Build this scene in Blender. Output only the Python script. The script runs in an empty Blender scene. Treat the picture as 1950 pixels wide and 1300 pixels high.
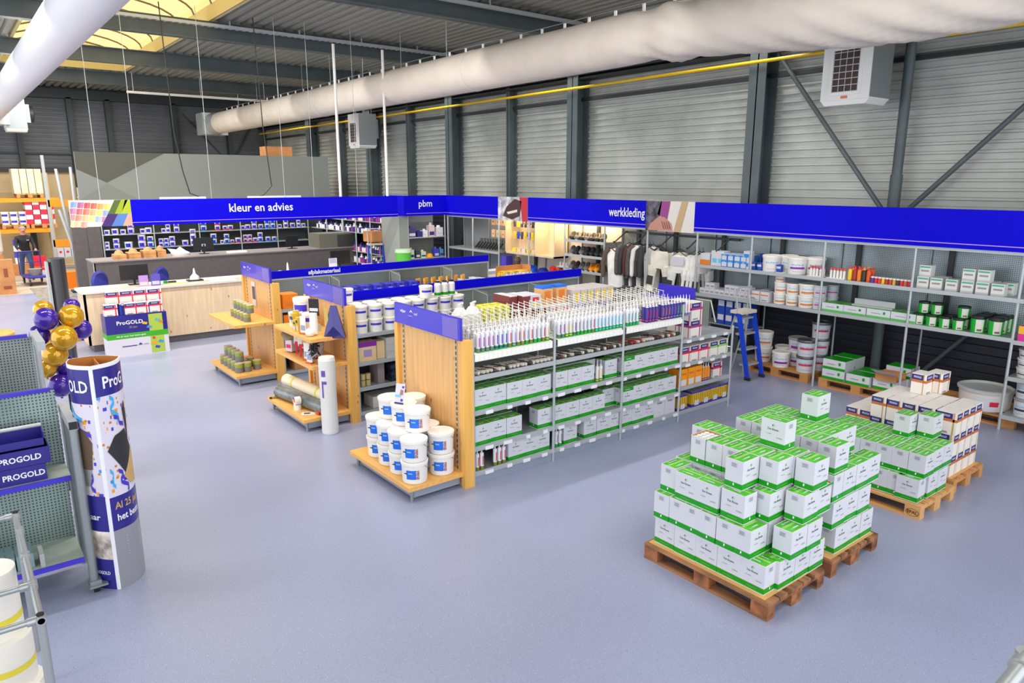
import bpy, math, random
from math import pi, sin, cos, radians
from mathutils import Matrix, Vector, Euler
RND = random.Random(11)
S = bpy.context.scene
COL = S.collection
# ---------------- camera ----------------
_cx, _cy, _v1, _v2x, _hy = 975.0, 650.0, 2748.0, -125.0, 345.0
_f = math.sqrt(-((_v1-_cx)*(_v2x-_cx)+(_hy-_cy)**2))
ax_ = Vector((_v1-_cx, _hy-_cy, _f)).normalized()
ay_ = Vector((_v2x-_cx, _hy-_cy, _f)).normalized()
az_ = ax_.cross(ay_)
if az_[1] > 0: az_ = -az_
cam = bpy.data.cameras.new('camera'); camo = bpy.data.objects.new('camera', cam); COL.objects.link(camo)
m3 = Matrix(((ax_[0], -ax_[1], -ax_[2]), (ay_[0], -ay_[1], -ay_[2]), (az_[0], -az_[1], -az_[2])))
camo.matrix_world = Matrix.Translation((0, 0, 3.2)) @ m3.to_4x4()
cam.sensor_width = 36; cam.lens = _f/1950*36; cam.clip_end = 200
S.camera = camo
# ---------------- world, light, exposure ----------------
W = bpy.data.worlds.new('world'); S.world = W; W.use_nodes = True
bg = W.node_tree.nodes['Background']; bg.inputs[0].default_value = (0.93, 0.96, 1.0, 1); bg.inputs[1].default_value = 1.75
S.view_settings.view_transform = 'Standard'; S.view_settings.look = 'None'
S.view_settings.exposure = 0.42; S.view_settings.gamma = 1; S.view_settings.use_curve_mapping = False
S.cycles.max_bounces = 6; S.cycles.diffuse_bounces = 4; S.cycles.glossy_bounces = 3; S.cycles.transparent_max_bounces = 8
S.cycles.use_denoising = True
S.cycles.sample_clamp_indirect = 6
def area(x, y, z, sx, sy, e, col=(1, .97, .93), rot=(0, 0, 0)):
    l = bpy.data.lights.new('added_fill_light', 'AREA'); l.shape = 'RECTANGLE'; l.size = sx; l.size_y = sy; l.energy = e; l.color = col
    o = bpy.data.objects.new('added_fill_light', l); o.location = (x, y, z); o.rotation_euler = rot; COL.objects.link(o); return o
for (x, y, e) in ((3.0, .5, 60), (5.6, .5, 60), (3.6, 5.2, 50), (5.8, 4.6, 40)): area(x, y, 6.1, 1.6, 1.6, e)  # added fill lights near the camera, above the view, no lamp bodies
# rows of added fill lights, kept unseen behind the roof beams, shining down
for y in (7.85, 12.85, 17.95, 22.85, 27.85):
    k_ = 1.8 if y > 12 else 1; area(3.2, y, 6.62, 5.6, .14, 200*k_); area(10.95, y, 6.62, 1.4, .14, 80); area(-.9, y, 6.62, 2.4, .14, 110)
# ---------------- helpers ----------------
def lin(c): return tuple(((v/255)/12.92 if v/255 <= .04045 else ((v/255+.055)/1.055)**2.4) for v in c)
_M = {}
def M(name, rgb=(200, 200, 200), rough=.5, metal=0.0, emit=0, kind=None, spec=.5, alpha=1, coat=0):
    if name in _M: return _M[name]
    m = bpy.data.materials.new(name); m.use_nodes = True; nt = m.node_tree; b = nt.nodes['Principled BSDF']
    L = lin(rgb)+(1,)
    b.inputs['Base Color'].default_value = L; b.inputs['Roughness'].default_value = rough; b.inputs['Metallic'].default_value = metal
    b.inputs['Specular IOR Level'].default_value = spec; b.inputs['Alpha'].default_value = alpha; b.inputs['Coat Weight'].default_value = coat
    if emit: b.inputs['Emission Color'].default_value = L; b.inputs['Emission Strength'].default_value = emit
    N = nt.nodes.new; K = nt.links.new
    if kind:
        tc = N('ShaderNodeTexCoord'); mp = N('ShaderNodeMapping'); K(tc.outputs['Object'], mp.inputs[0])
        def ramp(src, stops):
            r = N('ShaderNodeValToRGB'); K(src, r.inputs[0]); e = r.color_ramp.elements
            while len(e) < len(stops): e.new(.5)
            for i, (p, c) in enumerate(stops): e[i].position = p; e[i].color = lin(c)+(1,)
            return r
        def noise(sc, scale=(1, 1, 1), det=3):
            mp2 = N('ShaderNodeMapping'); mp2.inputs['Scale'].default_value = scale; K(tc.outputs['Object'], mp2.inputs[0])
            n = N('ShaderNodeTexNoise'); n.inputs['Scale'].default_value = sc; n.inputs['Detail'].default_value = det; K(mp2.outputs[0], n.inputs[0]); return n
        def bump(src, st, d=.01):
            bp = N('ShaderNodeBump'); bp.inputs['Strength'].default_value = st; bp.inputs['Distance'].default_value = d; K(src, bp.inputs['Height']); K(bp.outputs[0], b.inputs['Normal'])
        def mix(fac, a, c, bl='MIX'):
            x = N('ShaderNodeMix'); x.data_type = 'RGBA'; x.blend_type = bl
            if isinstance(fac, float): x.inputs[0].default_value = fac
            else: K(fac, x.inputs[0])
            for s, i in ((a, 6), (c, 7)):
                if isinstance(s, tuple): x.inputs[i].default_value = lin(s)+(1,)
                else: K(s, x.inputs[i])
            return x.outputs[2]
        if kind[0] == 'wood':    # grain axis, knots
            a = kind[1]; sc = [9, 9, 9]; sc[a] = .7
            n = noise(2.2, tuple(sc), 5); dk = tuple(int(v*.93) for v in rgb); lt = tuple(min(255, int(v*1.03)) for v in rgb)
            r = ramp(n.outputs['Fac'], [(.3, dk), (.7, lt)])
            v = N('ShaderNodeTexVoronoi'); v.inputs['Scale'].default_value = kind[2]; mpv = N('ShaderNodeMapping'); s2 = [1, 1, 1]; s2[a] = .6; mpv.inputs['Scale'].default_value = s2
            K(tc.outputs['Object'], mpv.inputs[0]); K(mpv.outputs[0], v.inputs[0])
            kr = ramp(v.outputs['Distance'], [(.06, (255, 255, 255)), (.11, (0, 0, 0))])
            K(mix(kr.outputs[0], r.outputs[0], (int(rgb[0]*.8), int(rgb[1]*.58), int(rgb[2]*.4))), b.inputs['Base Color'])
        elif kind[0] == 'floor':
            n = noise(.35, det=2); r = ramp(n.outputs['Fac'], [(.35, tuple(int(v*.95) for v in rgb)), (.65, tuple(min(255, int(v*1.02)) for v in rgb))])
            c = r.outputs[0]
            for sc, lim, colr in ((60, .1, (88, 92, 124)), (55, .065, (235, 235, 250)), (33, .035, (70, 70, 95))):
                v = N('ShaderNodeTexVoronoi'); v.inputs['Scale'].default_value = sc; K(tc.outputs['Object'], v.inputs[0])
                kr = ramp(v.outputs['Distance'], [(lim, (255, 255, 255)), (lim+.06, (0, 0, 0))]); c = mix(kr.outputs[0], c, colr)
            K(c, b.inputs['Base Color'])
            n2 = noise(1.2); rr = N('ShaderNodeMapRange'); rr.inputs['To Min'].default_value = rough-.06; rr.inputs['To Max'].default_value = rough+.08; K(n2.outputs['Fac'], rr.inputs[0]); K(rr.outputs[0], b.inputs['Roughness'])
        elif kind[0] == 'mottle':
            n = noise(kind[1], kind[3] if len(kind) > 3 else (1, 1, 1), 4); k = kind[2]
            r = ramp(n.outputs['Fac'], [(.35, tuple(int(v*(1-k)) for v in rgb)), (.65, tuple(min(255, int(v*(1+k))) for v in rgb))]); K(r.outputs[0], b.inputs['Base Color'])
            if len(kind) > 4: bump(n.outputs['Fac'], kind[4], .02)
        elif kind[0] == 'perf':   # perforated sheet: rows of round holes (no pattern across the sheet's own thickness)
            a = kind[1]; mp2 = N('ShaderNodeMapping'); s3 = [40, 40, 40]; s3[a] = 0; l3 = [0, 0, 0]; mp2.inputs['Scale'].default_value = s3; mp2.inputs['Location'].default_value = l3; K(tc.outputs['Object'], mp2.inputs[0])
            v = N('ShaderNodeTexVoronoi'); v.inputs['Scale'].default_value = 1; v.inputs['Randomness'].default_value = 0; K(mp2.outputs[0], v.inputs[0])
            kr = ramp(v.outputs['Distance'], [(.22, (255, 255, 255)), (.3, (0, 0, 0))]); n = noise(1.3, det=2)
            r = ramp(n.outputs['Fac'], [(.35, tuple(int(v_*.85) for v_ in rgb)), (.65, tuple(min(255, int(v_*1.08)) for v_ in rgb))])
            K(mix(kr.outputs[0], r.outputs[0], tuple(int(v_*.45) for v_ in rgb)), b.inputs['Base Color'])
        elif kind[0] == 'confetti':
            c = rgb
            for sc, lim, colr, off in ((11, .15, (232, 160, 30), 0), (10, .13, (70, 50, 190), 3.3), (8, .1, (50, 150, 230), 7.1), (15, .13, (206, 120, 40), 5.2)):
                mp2 = N('ShaderNodeMapping'); mp2.inputs['Location'].default_value = (off, off, off); K(tc.outputs['Object'], mp2.inputs[0])
                v = N('ShaderNodeTexVoronoi'); v.distance = 'CHEBYCHEV'; v.inputs['Scale'].default_value = sc; K(mp2.outputs[0], v.inputs[0])
                kr = ramp(v.outputs['Distance'], [(lim, (255, 255, 255)), (lim+.02, (0, 0, 0))]); c = mix(kr.outputs[0], c, colr)
            K(c, b.inputs['Base Color'])
        elif kind[0] == 'trans':  # translucent plastic sheet
            t = N('ShaderNodeBsdfTranslucent'); t.inputs[0].default_value = L; mx = N('ShaderNodeMixShader'); mx.inputs[0].default_value = kind[1]
            K(t.outputs[0], mx.inputs[1]); K(b.outputs[0], mx.inputs[2]); K(mx.outputs[0], nt.nodes['Material Output'].inputs[0])
    _M[name] = m; return m
_TX = {}
def txt(s, bold=.0):
    k = (s, bold)
    if k not in _TX:
        cu = bpy.data.curves.new('t', 'FONT'); cu.body = s; cu.size = 1; cu.offset = bold; cu.resolution_u = 2; cu.align_x = 'CENTER'; cu.align_y = 'CENTER'
        o = bpy.data.objects.new('t', cu); COL.objects.link(o); bpy.context.view_layer.update()
        me = bpy.data.meshes.new_from_object(o.evaluated_get(bpy.context.evaluated_depsgraph_get()))
        vs = [v.co.copy() for v in me.vertices]; fs = [tuple(p.vertices) for p in me.polygons]
        x0 = min(v.x for v in vs); x1 = max(v.x for v in vs)
        bpy.data.objects.remove(o); bpy.data.curves.remove(cu); bpy.data.meshes.remove(me)
        _TX[k] = ([Vector((v.x-(x0+x1)/2, v.y, 0)) for v in vs], fs, x1-x0)
    return _TX[k]
class MB:
    def __init__(s, mat=None): s.v = []; s.f = []; s.mi = []; s.sm = []; s.mats = []; s.T = None; s.cur = mat
    def mt(s, m):
        m = m or s.cur
        if m not in s.mats: s.mats.append(m)
        return s.mats.index(m)
    def add(s, vs, fs, m=None, smooth=False):
        n = len(s.v); k = s.mt(m)
        for v in vs:
            v = Vector(v); s.v.append(s.T @ v if s.T else v)
        for f in fs: s.f.append([i+n for i in f]); s.mi.append(k); s.sm.append(smooth)
    def box(s, x0, x1, y0, y1, z0, z1, m=None, top=None):
        vs = [(x0, y0, z0), (x1, y0, z0), (x1, y1, z0), (x0, y1, z0), (x0, y0, z1), (x1, y0, z1), (x1, y1, z1), (x0, y1, z1)]
        fs = [(0, 3, 2, 1), (4, 5, 6, 7), (0, 1, 5, 4), (1, 2, 6, 5), (2, 3, 7, 6), (3, 0, 4, 7)]
        if top: s.add(vs, fs[:1]+fs[2:], m); s.add(vs, fs[1:2], top)
        else: s.add(vs, fs, m)
        return s
    def quad(s, a, b, c, d, m=None): s.add([a, b, c, d], [(0, 1, 2, 3)], m); return s
    def lathe(s, prof, n=16, m=None, c=(0, 0, 0), axis=2, mats=None, cap=True, smooth=True, sx=1, sy=1):
        def P(r, z, a):
            u, v = r*cos(a)*sx, r*sin(a)*sy
            if axis == 2: return (c[0]+u, c[1]+v, c[2]+z)
            if axis == 0: return (c[0]+z, c[1]+u, c[2]+v)
            return (c[0]+v, c[1]+z, c[2]+u)
        for k in range(len(prof)-1):
            (r0, z0), (r1, z1) = prof[k], prof[k+1]; vs = []
            for i in range(n):
                a = 2*pi*i/n; vs += [P(r0, z0, a), P(r1, z1, a)]
            fs = [(2*i, 2*((i+1) % n), 2*((i+1) % n)+1, 2*i+1) for i in range(n)]
            s.add(vs, fs, mats[k] if mats else m, smooth)
        if cap:
            for (r, z), rev, mm in ((prof[0], True, mats[0] if mats else m), (prof[-1], False, mats[-1] if mats else m)):
                if r > 1e-4:
                    vs = [P(r, z, 2*pi*i/n) for i in range(n)]; s.add(vs, [tuple(range(n))[::-1] if rev else tuple(range(n))], mm)
        return s
    def cyl(s, a, b, r, m=None, n=8, r2=None):
        a, b = Vector(a), Vector(b); d = b-a; L = d.length
        if L < 1e-6: return s
        q = d.to_track_quat('Z', 'Y').to_matrix(); r2 = r if r2 is None else r2; vs = []
        for i in range(n):
            t = 2*pi*i/n; vs.append(a+q @ Vector((r*cos(t), r*sin(t), 0))); vs.append(b+q @ Vector((r2*cos(t), r2*sin(t), 0)))
        s.add(vs, [(2*i, 2*((i+1) % n), 2*((i+1) % n)+1, 2*i+1) for i in range(n)], m, True)
        s.add(vs, [tuple(2*i for i in range(n))[::-1], tuple(2*i+1 for i in range(n))], m)
        return s
    def tube(s, pts, r, m=None, n=8):
        for i in range(len(pts)-1): s.cyl(pts[i], pts[i+1], r, m, n)
        for p in pts[1:-1]: s.sph(p, r, m, n, 4)
        return s
    def sph(s, c, r, m=None, n=16, k=8, sz=(1, 1, 1)):
        vs = []; fs = []
        for j in range(k+1):
            p = pi*j/k
            for i in range(n):
                a = 2*pi*i/n; vs.append((c[0]+r*sz[0]*sin(p)*cos(a), c[1]+r*sz[1]*sin(p)*sin(a), c[2]+r*sz[2]*cos(p)))
        for j in range(k):
            for i in range(n):
                a, b2 = j*n+i, j*n+(i+1) % n; fs.append((a, a+n, b2+n, b2))
        s.add(vs, fs, m, True); return s
    def ext(s, poly, ax, d0, d1, m=None):
        # poly: 2D points in the two other axes, extruded along ax
        def P(p, d):
            return (d, p[0], p[1]) if ax == 0 else ((p[0], d, p[1]) if ax == 1 else (p[0], p[1], d))
        n = len(poly); vs = [P(p, d0) for p in poly]+[P(p, d1) for p in poly]
        fs = [tuple(range(n))[::-1], tuple(range(n, 2*n))]+[(i, (i+1) % n, (i+1) % n+n, i+n) for i in range(n)]
        s.add(vs, fs, m); return s
    def text(s, t, size, m, o, u=(1, 0, 0), v=(0, 0, 1), bold=.0, width=None, wrap=None):
        vs, fs, w = txt(t, bold); o, u, v = Vector(o), Vector(u), Vector(v); sx = size
        if width: sx = width/w
        if wrap:   # wrap=(cx,cy,r,a0): bend lettering round a vertical drum
            cx, cy, r, a0 = wrap
            s.add([(cx+r*cos(a0+p.x*sx/r), cy+r*sin(a0+p.x*sx/r), o.z+p.y*size) for p in vs], fs, m)
        else: s.add([o+u*p.x*sx+v*p.y*size for p in vs], fs, m)
        return s
    def build(s, name, parent=None, loc=None, rz=0, **pr):
        me = bpy.data.meshes.new(name); me.from_pydata([tuple(v) for v in s.v], [], s.f)
        for m in s.mats: me.materials.append(m)
        me.polygons.foreach_set('material_index', s.mi); me.polygons.foreach_set('use_smooth', s.sm); me.update()
        o = bpy.data.objects.new(name, me); COL.objects.link(o)
        if parent: o.parent = parent
        if loc: o.location = loc
        if rz: o.rotation_euler.z = rz
        for k, v in pr.items(): o[k] = v
        return o
def tag(o, label=None, cat=None, group=None, kind=None):
    for k, v in (('label', label), ('category', cat), ('group', group), ('kind', kind)):
        if v: o[k] = v
    return o
def empty(name, loc=(0, 0, 0), rz=0, label=None, cat=None, group=None):
    o = bpy.data.objects.new(name, None); COL.objects.link(o); o.location = loc; o.rotation_euler.z = rz; o.empty_display_size = .1
    return tag(o, label, cat, group)
def struct(name, mb, **k):
    o = mb.build(name, **k); o['kind'] = 'structure'; return o
KIDS = {}
def copy_tree(o, parent=None):
    c = o.copy(); COL.objects.link(c)
    if parent: c.parent = parent
    for ch in KIDS.get(o.name, None) or list(o.children): copy_tree(ch, c)
    return c
class Proto:
    ALL = []
    def __init__(s, root): s.root = root; s.used = False; s.kids = list(root.children); Proto.ALL.append(s)
    def put(s, loc, label, cat, group=None, rz=0, sc=None):
        if not s.used: o = s.root; s.used = True
        else: o = s.root.copy(); COL.objects.link(o); [copy_tree(k, o) for k in s.kids]
        o.location = loc; o.rotation_euler = (0, 0, rz)
        o.scale = (sc if isinstance(sc, tuple) else (sc,)*3) if sc else (1, 1, 1)
        for k in ('group',):
            if k in o.keys(): del o[k]
        return tag(o, label, cat, group)
ORD = ['first', 'second', 'third', 'fourth', 'fifth', 'sixth', 'seventh', 'eighth', 'ninth', 'tenth', 'eleventh', 'twelfth', 'thirteenth', 'fourteenth', 'fifteenth', 'sixteenth', 'seventeenth', 'eighteenth', 'nineteenth', 'twentieth']
ORD += ['twenty-'+ORD[i] for i in range(9)]+['thirtieth']+['thirty-'+ORD[i] for i in range(9)]+['fortieth']
# ---------------- materials ----------------
blue = M('sign_blue', (8, 0, 204), .65, spec=.12); blue2 = M('rail_blue', (62, 48, 190), .4); wht = M('print_white', (235, 235, 240), .5)
white = M('white_plastic', (232, 230, 226), .35); lid = M('lid_white', (240, 235, 226), .4); pinkline = M('sign_line', (190, 150, 225), .4)
galv = M('galvanised', (150, 156, 158), .42, .55); galvl = M('galvanised_light', (185, 190, 192), .45, .35); shelfm = M('shelf_metal', (160, 165, 166), .45, .35, kind=('mottle', 3, .06))
perf = M('perforated_sheet', (142, 150, 148), .4, .35, kind=('perf', 1)); plinth = M('plinth_grey', (150, 160, 176), .45, .1)
pine = M('pine', (226, 176, 112), .42, kind=('wood', 2, 5)); pinex = M('pine_shelf', (238, 180, 98), .38, kind=('wood', 1, 5)); pineE = M('pine_edge', (240, 182, 92), .45, kind=('wood', 2, 9))
slot = M('slot_dark', (70, 66, 62), .6); steel = M('steel_paint', (80, 90, 93), .45, kind=('mottle', 2, .06)); dark = M('dark_steel', (42, 48, 50), .5)
black = M('black', (24, 24, 26), .4); navy = M('navy_print', (44, 42, 120), .4); green = M('print_green', (6, 150, 10), .4); gtop = M('carton_green_top', (70, 172, 36), .4, kind=('mottle', 9, .16))
glime = M('print_lime', (150, 205, 100), .5); cart = M('carton_white', (208, 209, 216), .5); cartl = M('carton_cream', (232, 226, 216), .5); gtext = M('print_grey', (120, 124, 134), .6); dtext = M('print_dark', (66, 70, 82), .6)
kraft = M('kraft', (190, 130, 76), .6, kind=('mottle', 4, .06)); orange = M('print_orange', (224, 122, 32), .5); redp = M('print_red', (222, 36, 66), .5); gold = M('print_gold', (196, 160, 100), .5)
seam = M('carton_seam', (196, 150, 110), .7); palw = M('pallet_wood', (142, 98, 66), .75, kind=('mottle', 7, .28, (1, .25, 1))); palw2 = M('pallet_wood_pale', (214, 162, 100), .65, kind=('wood', 1, 6)); palo = M('pallet_wood_orange', (198, 140, 82), .65, kind=('wood', 1, 6))
palwx = M('pallet_wood_cross', (130, 82, 50), .75, kind=('mottle', 9, .3)); laminate = M('dark_laminate', (94, 88, 86), .5, kind=('mottle', 8, .04)); cfront = M('counter_front', (232, 204, 168), .5, kind=('wood', 2, 6))
purp = M('print_purple', (140, 40, 160), .5); cyanp = M('print_cyan', (60, 180, 220), .5); yel = M('print_yellow', (236, 206, 30), .5); skyb = M('print_skyblue', (110, 190, 235), .5)
fblue = M('label_blue', (24, 110, 226), .4)
# ---------------- setting ----------------
floorm = M('floor_coating', (150, 156, 182), .3, spec=.55, kind=('floor',)); conc = M('concrete', (186, 172, 150), .5, kind=('mottle', 1.2, .08))
m = MB(); m.box(-6, 11.95, -3, 25, -.1, 0, floorm); m.box(-6, 11.95, 25, 33, -.1, 0, conc); struct('floor', m)
cladm = M('cladding', (172, 175, 169), .42, .1, kind=('mottle', 1.5, .05)); clad_shade = M('cladding_recess_shade', (40, 42, 54), .5); cladb = M('cladding_charcoal', (88, 90, 95), .5, kind=('mottle', .8, .08))  # dark lower cladding: shade of the recess behind the shelving, put into its colour
def corr(fixed_ax, fix, a0, a1, z0, z1, per, dep, mat, sgn, z_split=None, mat2=None):
    # horizontally ribbed sheet: profile runs in z
    m = MB(); prof = []; z = z0
    while z < z1:
        prof += [(0, z), (0, z+per*.62), (dep, z+per*.68), (dep, z+per*.93), (0, z+per)]; z += per
    for i in range(len(prof)-1):
        (d0, p0), (d1, p1) = prof[i], prof[i+1]
        if p1 <= p0+1e-6: continue
        mm = mat2 if (z_split and p0 < z_split) else mat
        if fixed_ax == 0: m.quad((fix+sgn*d0, a0, p0), (fix+sgn*d0, a1, p0), (fix+sgn*d1, a1, p1), (fix+sgn*d1, a0, p1), mm)
        else: m.quad((a0, fix+sgn*d0, p0), (a1, fix+sgn*d0, p0), (a1, fix+sgn*d1, p1), (a0, fix+sgn*d1, p1), mm)
    return m
m = corr(0, 11.98, -3, 33.1, 0, 7.0, .135, .035, cladm, -1, 2.2, clad_shade); m.box(12.02, 12.15, -3, 33.1, 0, 7, cladm); struct('wall_right', m)
m = corr(1, 33.0, -6, 12.0, 3.6, 7.0, .16, .03, cladb, -1); m.box(-6, 12.1, 33.05, 33.2, 3.6, 7, cladb)
m.box(-6, 12.1, 33.02, 33.2, 0, 3.6, M('warehouse_wall', (206, 182, 140), .7, kind=('mottle', .8, .05))); struct('wall_back', m)
# ceiling deck: trapezoid ribs running along Y with the skylight opening left out
deck = M('roof_deck', (138, 138, 130), .5, .2); SX0, SX1 = 2.0, 5.28
m = MB(); x = -6
while x < 12:
    for (a, b, za, zb) in ((0, .11, 6.66, 6.66), (.11, .14, 6.66, 6.74), (.14, .22, 6.74, 6.74), (.22, .25, 6.74, 6.66)):
        for (y0, y1) in (((-3, 33.1),) if not (SX0 < x+.12 < SX1) else ((-3, 7.7), (26.9, 33.1))):
            m.quad((x+a, y0, za), (x+a, y1, za), (x+b, y1, zb), (x+b, y0, zb), deck)
    x += .25
m.box(-6, SX0-.03, -3, 33.1, 6.78, 6.88, deck); m.box(SX1+.03, 12.2, -3, 33.1, 6.78, 6.88, deck); struct('ceiling', m)
curb = M('skylight_curb', (205, 188, 130), .6); pc = M('skylight_sheet', (226, 196, 128), .5, kind=('trans', .05)); bar = M('glazing_bar', (120, 100, 70), .5)
for i, (y0, y1) in enumerate(((7.7, 26.9),)):
    m = MB()
    for a in ((SX0-.06, SX0, y0, y1), (SX1, SX1+.06, y0, y1), (SX0-.06, SX1+.06, y0-.05, y0), (SX0-.06, SX1+.06, y1, y1+.05)): m.box(*a, 6.657, 7.0, curb)
    m.box(SX1+.06, SX1+.3, y0, y1, 6.745, 6.78, curb); m.box(SX0-.3, SX0-.06, y0, y1, 6.745, 6.78, curb)
    g = MB(); bars = []; n = 14; cxs, hw = (SX0+SX1)/2, (SX1-SX0)/2
    P = [(cxs-hw*cos(pi*k/n), 7.0+.5*sin(pi*k/n)) for k in range(n+1)]
    for k in range(n): g.quad((P[k][0], y0, P[k][1]), (P[k+1][0], y0, P[k+1][1]), (P[k+1][0], y1, P[k+1][1]), (P[k][0], y1, P[k][1]), pc)
    g.add([(p[0], y0, p[1]) for p in P], [tuple(range(n+1))], pc); g.add([(p[0], y1, p[1]) for p in P], [tuple(range(n+1))], pc)
    q = 14
    for j in range(q+1):
        b = MB()
        yy = y0+(y1-y0)*j/q; b.tube([(p[0], yy, p[1]-.02) for p in P], .025, bar, 5); bars.append(b)
    w = struct('window_%d' % (i+1), m); g.build('skylight_sheet', w); [b.build('glazing_bar', w) for b in bars]
# beams, columns
ti = [0]
def trim(mb, label=None):
    ti[0] += 1; o = struct('trim_%d' % ti[0], mb)
    if label: o['label'] = label
def ibeam_x(y, z0, z1, x0=-6, x1=11.9):
    m = MB(steel); w = .11; m.box(x0, x1, y-w, y+w, z0, z0+.025); m.box(x0, x1, y-w, y+w, z1-.025, z1); m.box(x0, x1, y-.012, y+.012, z0, z1); return m
for y in (2.5, 7.5, 12.5, 17.6, 22.5, 27.5): trim(ibeam_x(y, 6.27, 6.655))
def hcol(x, y, w, d, z1=6.27, z0=0):
    m = MB(steel); m.box(x, x+.025, y-w, y+w, z0, z1); m.box(x+d-.025, x+d, y-w, y+w, z0, z1); m.box(x, x+d, y-.012, y+.012, z0, z1); return m
for y in (2.5, 7.75, 12.5, 17.6, 22.5, 27.5): trim(hcol(11.58, y, .17, .36))
trim(hcol(11.7, 15.03, .07, .24)); trim(hcol(11.7, 20.1, .07, .24)); trim(hcol(11.7, 25, .07, .24))
m = MB(steel); m.cyl((11.72, 5.25, 0), (11.72, 5.25, 6.3), .075, n=12); m.cyl((11.72, 5.25, 2.6), (11.72, 5.25, 3.3), .09, n=12); trim(m)
m = MB(steel); m.cyl((11.75, 5.32, 2.62), (11.78, 7.5, 5.35), .04, n=8); m.cyl((11.75, 5.18, 2.62), (11.78, 2.6, 5.35), .04, n=8); m.cyl((11.75, 4.7, .1), (11.78, 2.9, 2.3), .03); trim(m)
m = MB(dark); m.box(11.85, 11.97, -3, 33, 4.98, 5.05); m.box(11.55, 11.97, -3, 33, 5.5, 5.85); m.box(11.62, 11.97, -3, 33, 5.42, 5.46); trim(m)
m = MB(dark)   # back wall columns and rails
for x in (2.6, 4.3, 8.0, 10.2, 5.6): m.box(x, x+.18, 32.7, 33, 0 if x < 3 else 2, 6.3)
m.box(-6, 12, 32.7, 33, 6.25, 6.6); m.box(-6, 12, 32.85, 33, 3.55, 3.7); m.box(-6, 12, 32.85, 33, 4.2, 4.27); trim(m)
m = MB(dark); m.cyl((10.5, 32.6, 4.3), (11.4, 32.6, 5.9), .04); m.cyl((8.4, 32.6, 5.9), (9.9, 32.6, 4.2), .04); trim(m)
# ---------------- ducts ----------------
ductm = M('duct_fabric', (224, 213, 200), .6, kind=('mottle', 2.2, .02, (1, 1, 1), .15)); ductw = M('duct_white', (222, 222, 226), .5)
def duct(x, z, r, y0, y1, mat, folds=(), sag=None, n=36):
    m = MB(mat); ys = []; y = y0
    while y < y1: ys.append(y); y += .12 if y < 9 else .5
    ys.append(y1); rings = []
    for y in ys:
        k = 1+sum(a*math.exp(-((y-c)/w)**2) for c, w, a in folds); cz = z-(sag(y) if sag else 0)
        ring = []
        for i in range(n):
            a = 2*pi*i/n; rr = r*k*(1+sum(b*sin(a*7+y*9)*math.exp(-((y-c)/(w*1.3))**2) for c, w, b in [(f[0], f[1], abs(f[2])*.35) for f in folds])); ring.append((x+rr*cos(a), y, cz+rr*sin(a)))
        rings.append(ring)
    vs = [p for r_ in rings for p in r_]; fs = []
    for j in range(len(ys)-1):
        for i in range(n): fs.append((j*n+i, j*n+(i+1) % n, (j+1)*n+(i+1) % n, (j+1)*n+i))
    m.add(vs, fs, mat, True); m.add(rings[0], [tuple(range(n))], mat); m.add(rings[-1], [tuple(range(n))[::-1]], mat); return m
DX, DZ, DR = 9.2, 5.45, .40
d1 = empty('air_duct', (0, 0, 0), 0, 'long round beige fabric air duct hanging along the corrugated grey wall', 'air duct')
duct(DX, DZ, DR, 1.2, 30.2, ductm, folds=((8.05, .3, -.09), (7.6, .22, .08), (7.25, .15, -.05), (12.9, .1, -.02), (4.2, 1.9, .17)), sag=lambda y: .17*min(1, max(0, (8-y)/3.5))).build('fabric_sleeve', d1)
m = MB(galvl); m.cyl((DX, 30.2, DZ), (DX, 31, DZ), .36, n=20, r2=.44); m.box(DX-.48, DX+.48, 31, 31.9, DZ-.42, DZ+.42); m.build('end_box', d1)
y = 5.2
while y < 30: MB(white).box(DX-.012, DX+.012, y-.025, y+.025, DZ+DR-.02, DZ+DR+.09).build('hook', d1); y += .62
m = MB(galv); m.tube([(DX, 1.5, DZ+DR+.1), (DX, 30, DZ+DR+.1)], .009, n=5); m.build('cable', d1)
m = MB(ductm)
for yy in (12.9, 20.5): MB().lathe([(DR+.004, -.012), (DR+.012, 0), (DR+.004, .012)], 36, ductw, (DX, yy, DZ), 1, cap=False).build('seam_ring', d1)
d2 = empty('air_duct', (0, 0, 0), 0, 'white round duct passing under the row of skylights', 'air duct')
duct(1.8, 5.45, .335, 1.5, 30, ductw).build('duct_sleeve', d2); m = MB(galvl); m.box(1.35, 2.25, 30, 31, 5.05, 5.85); m.build('end_box', d2)
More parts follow.
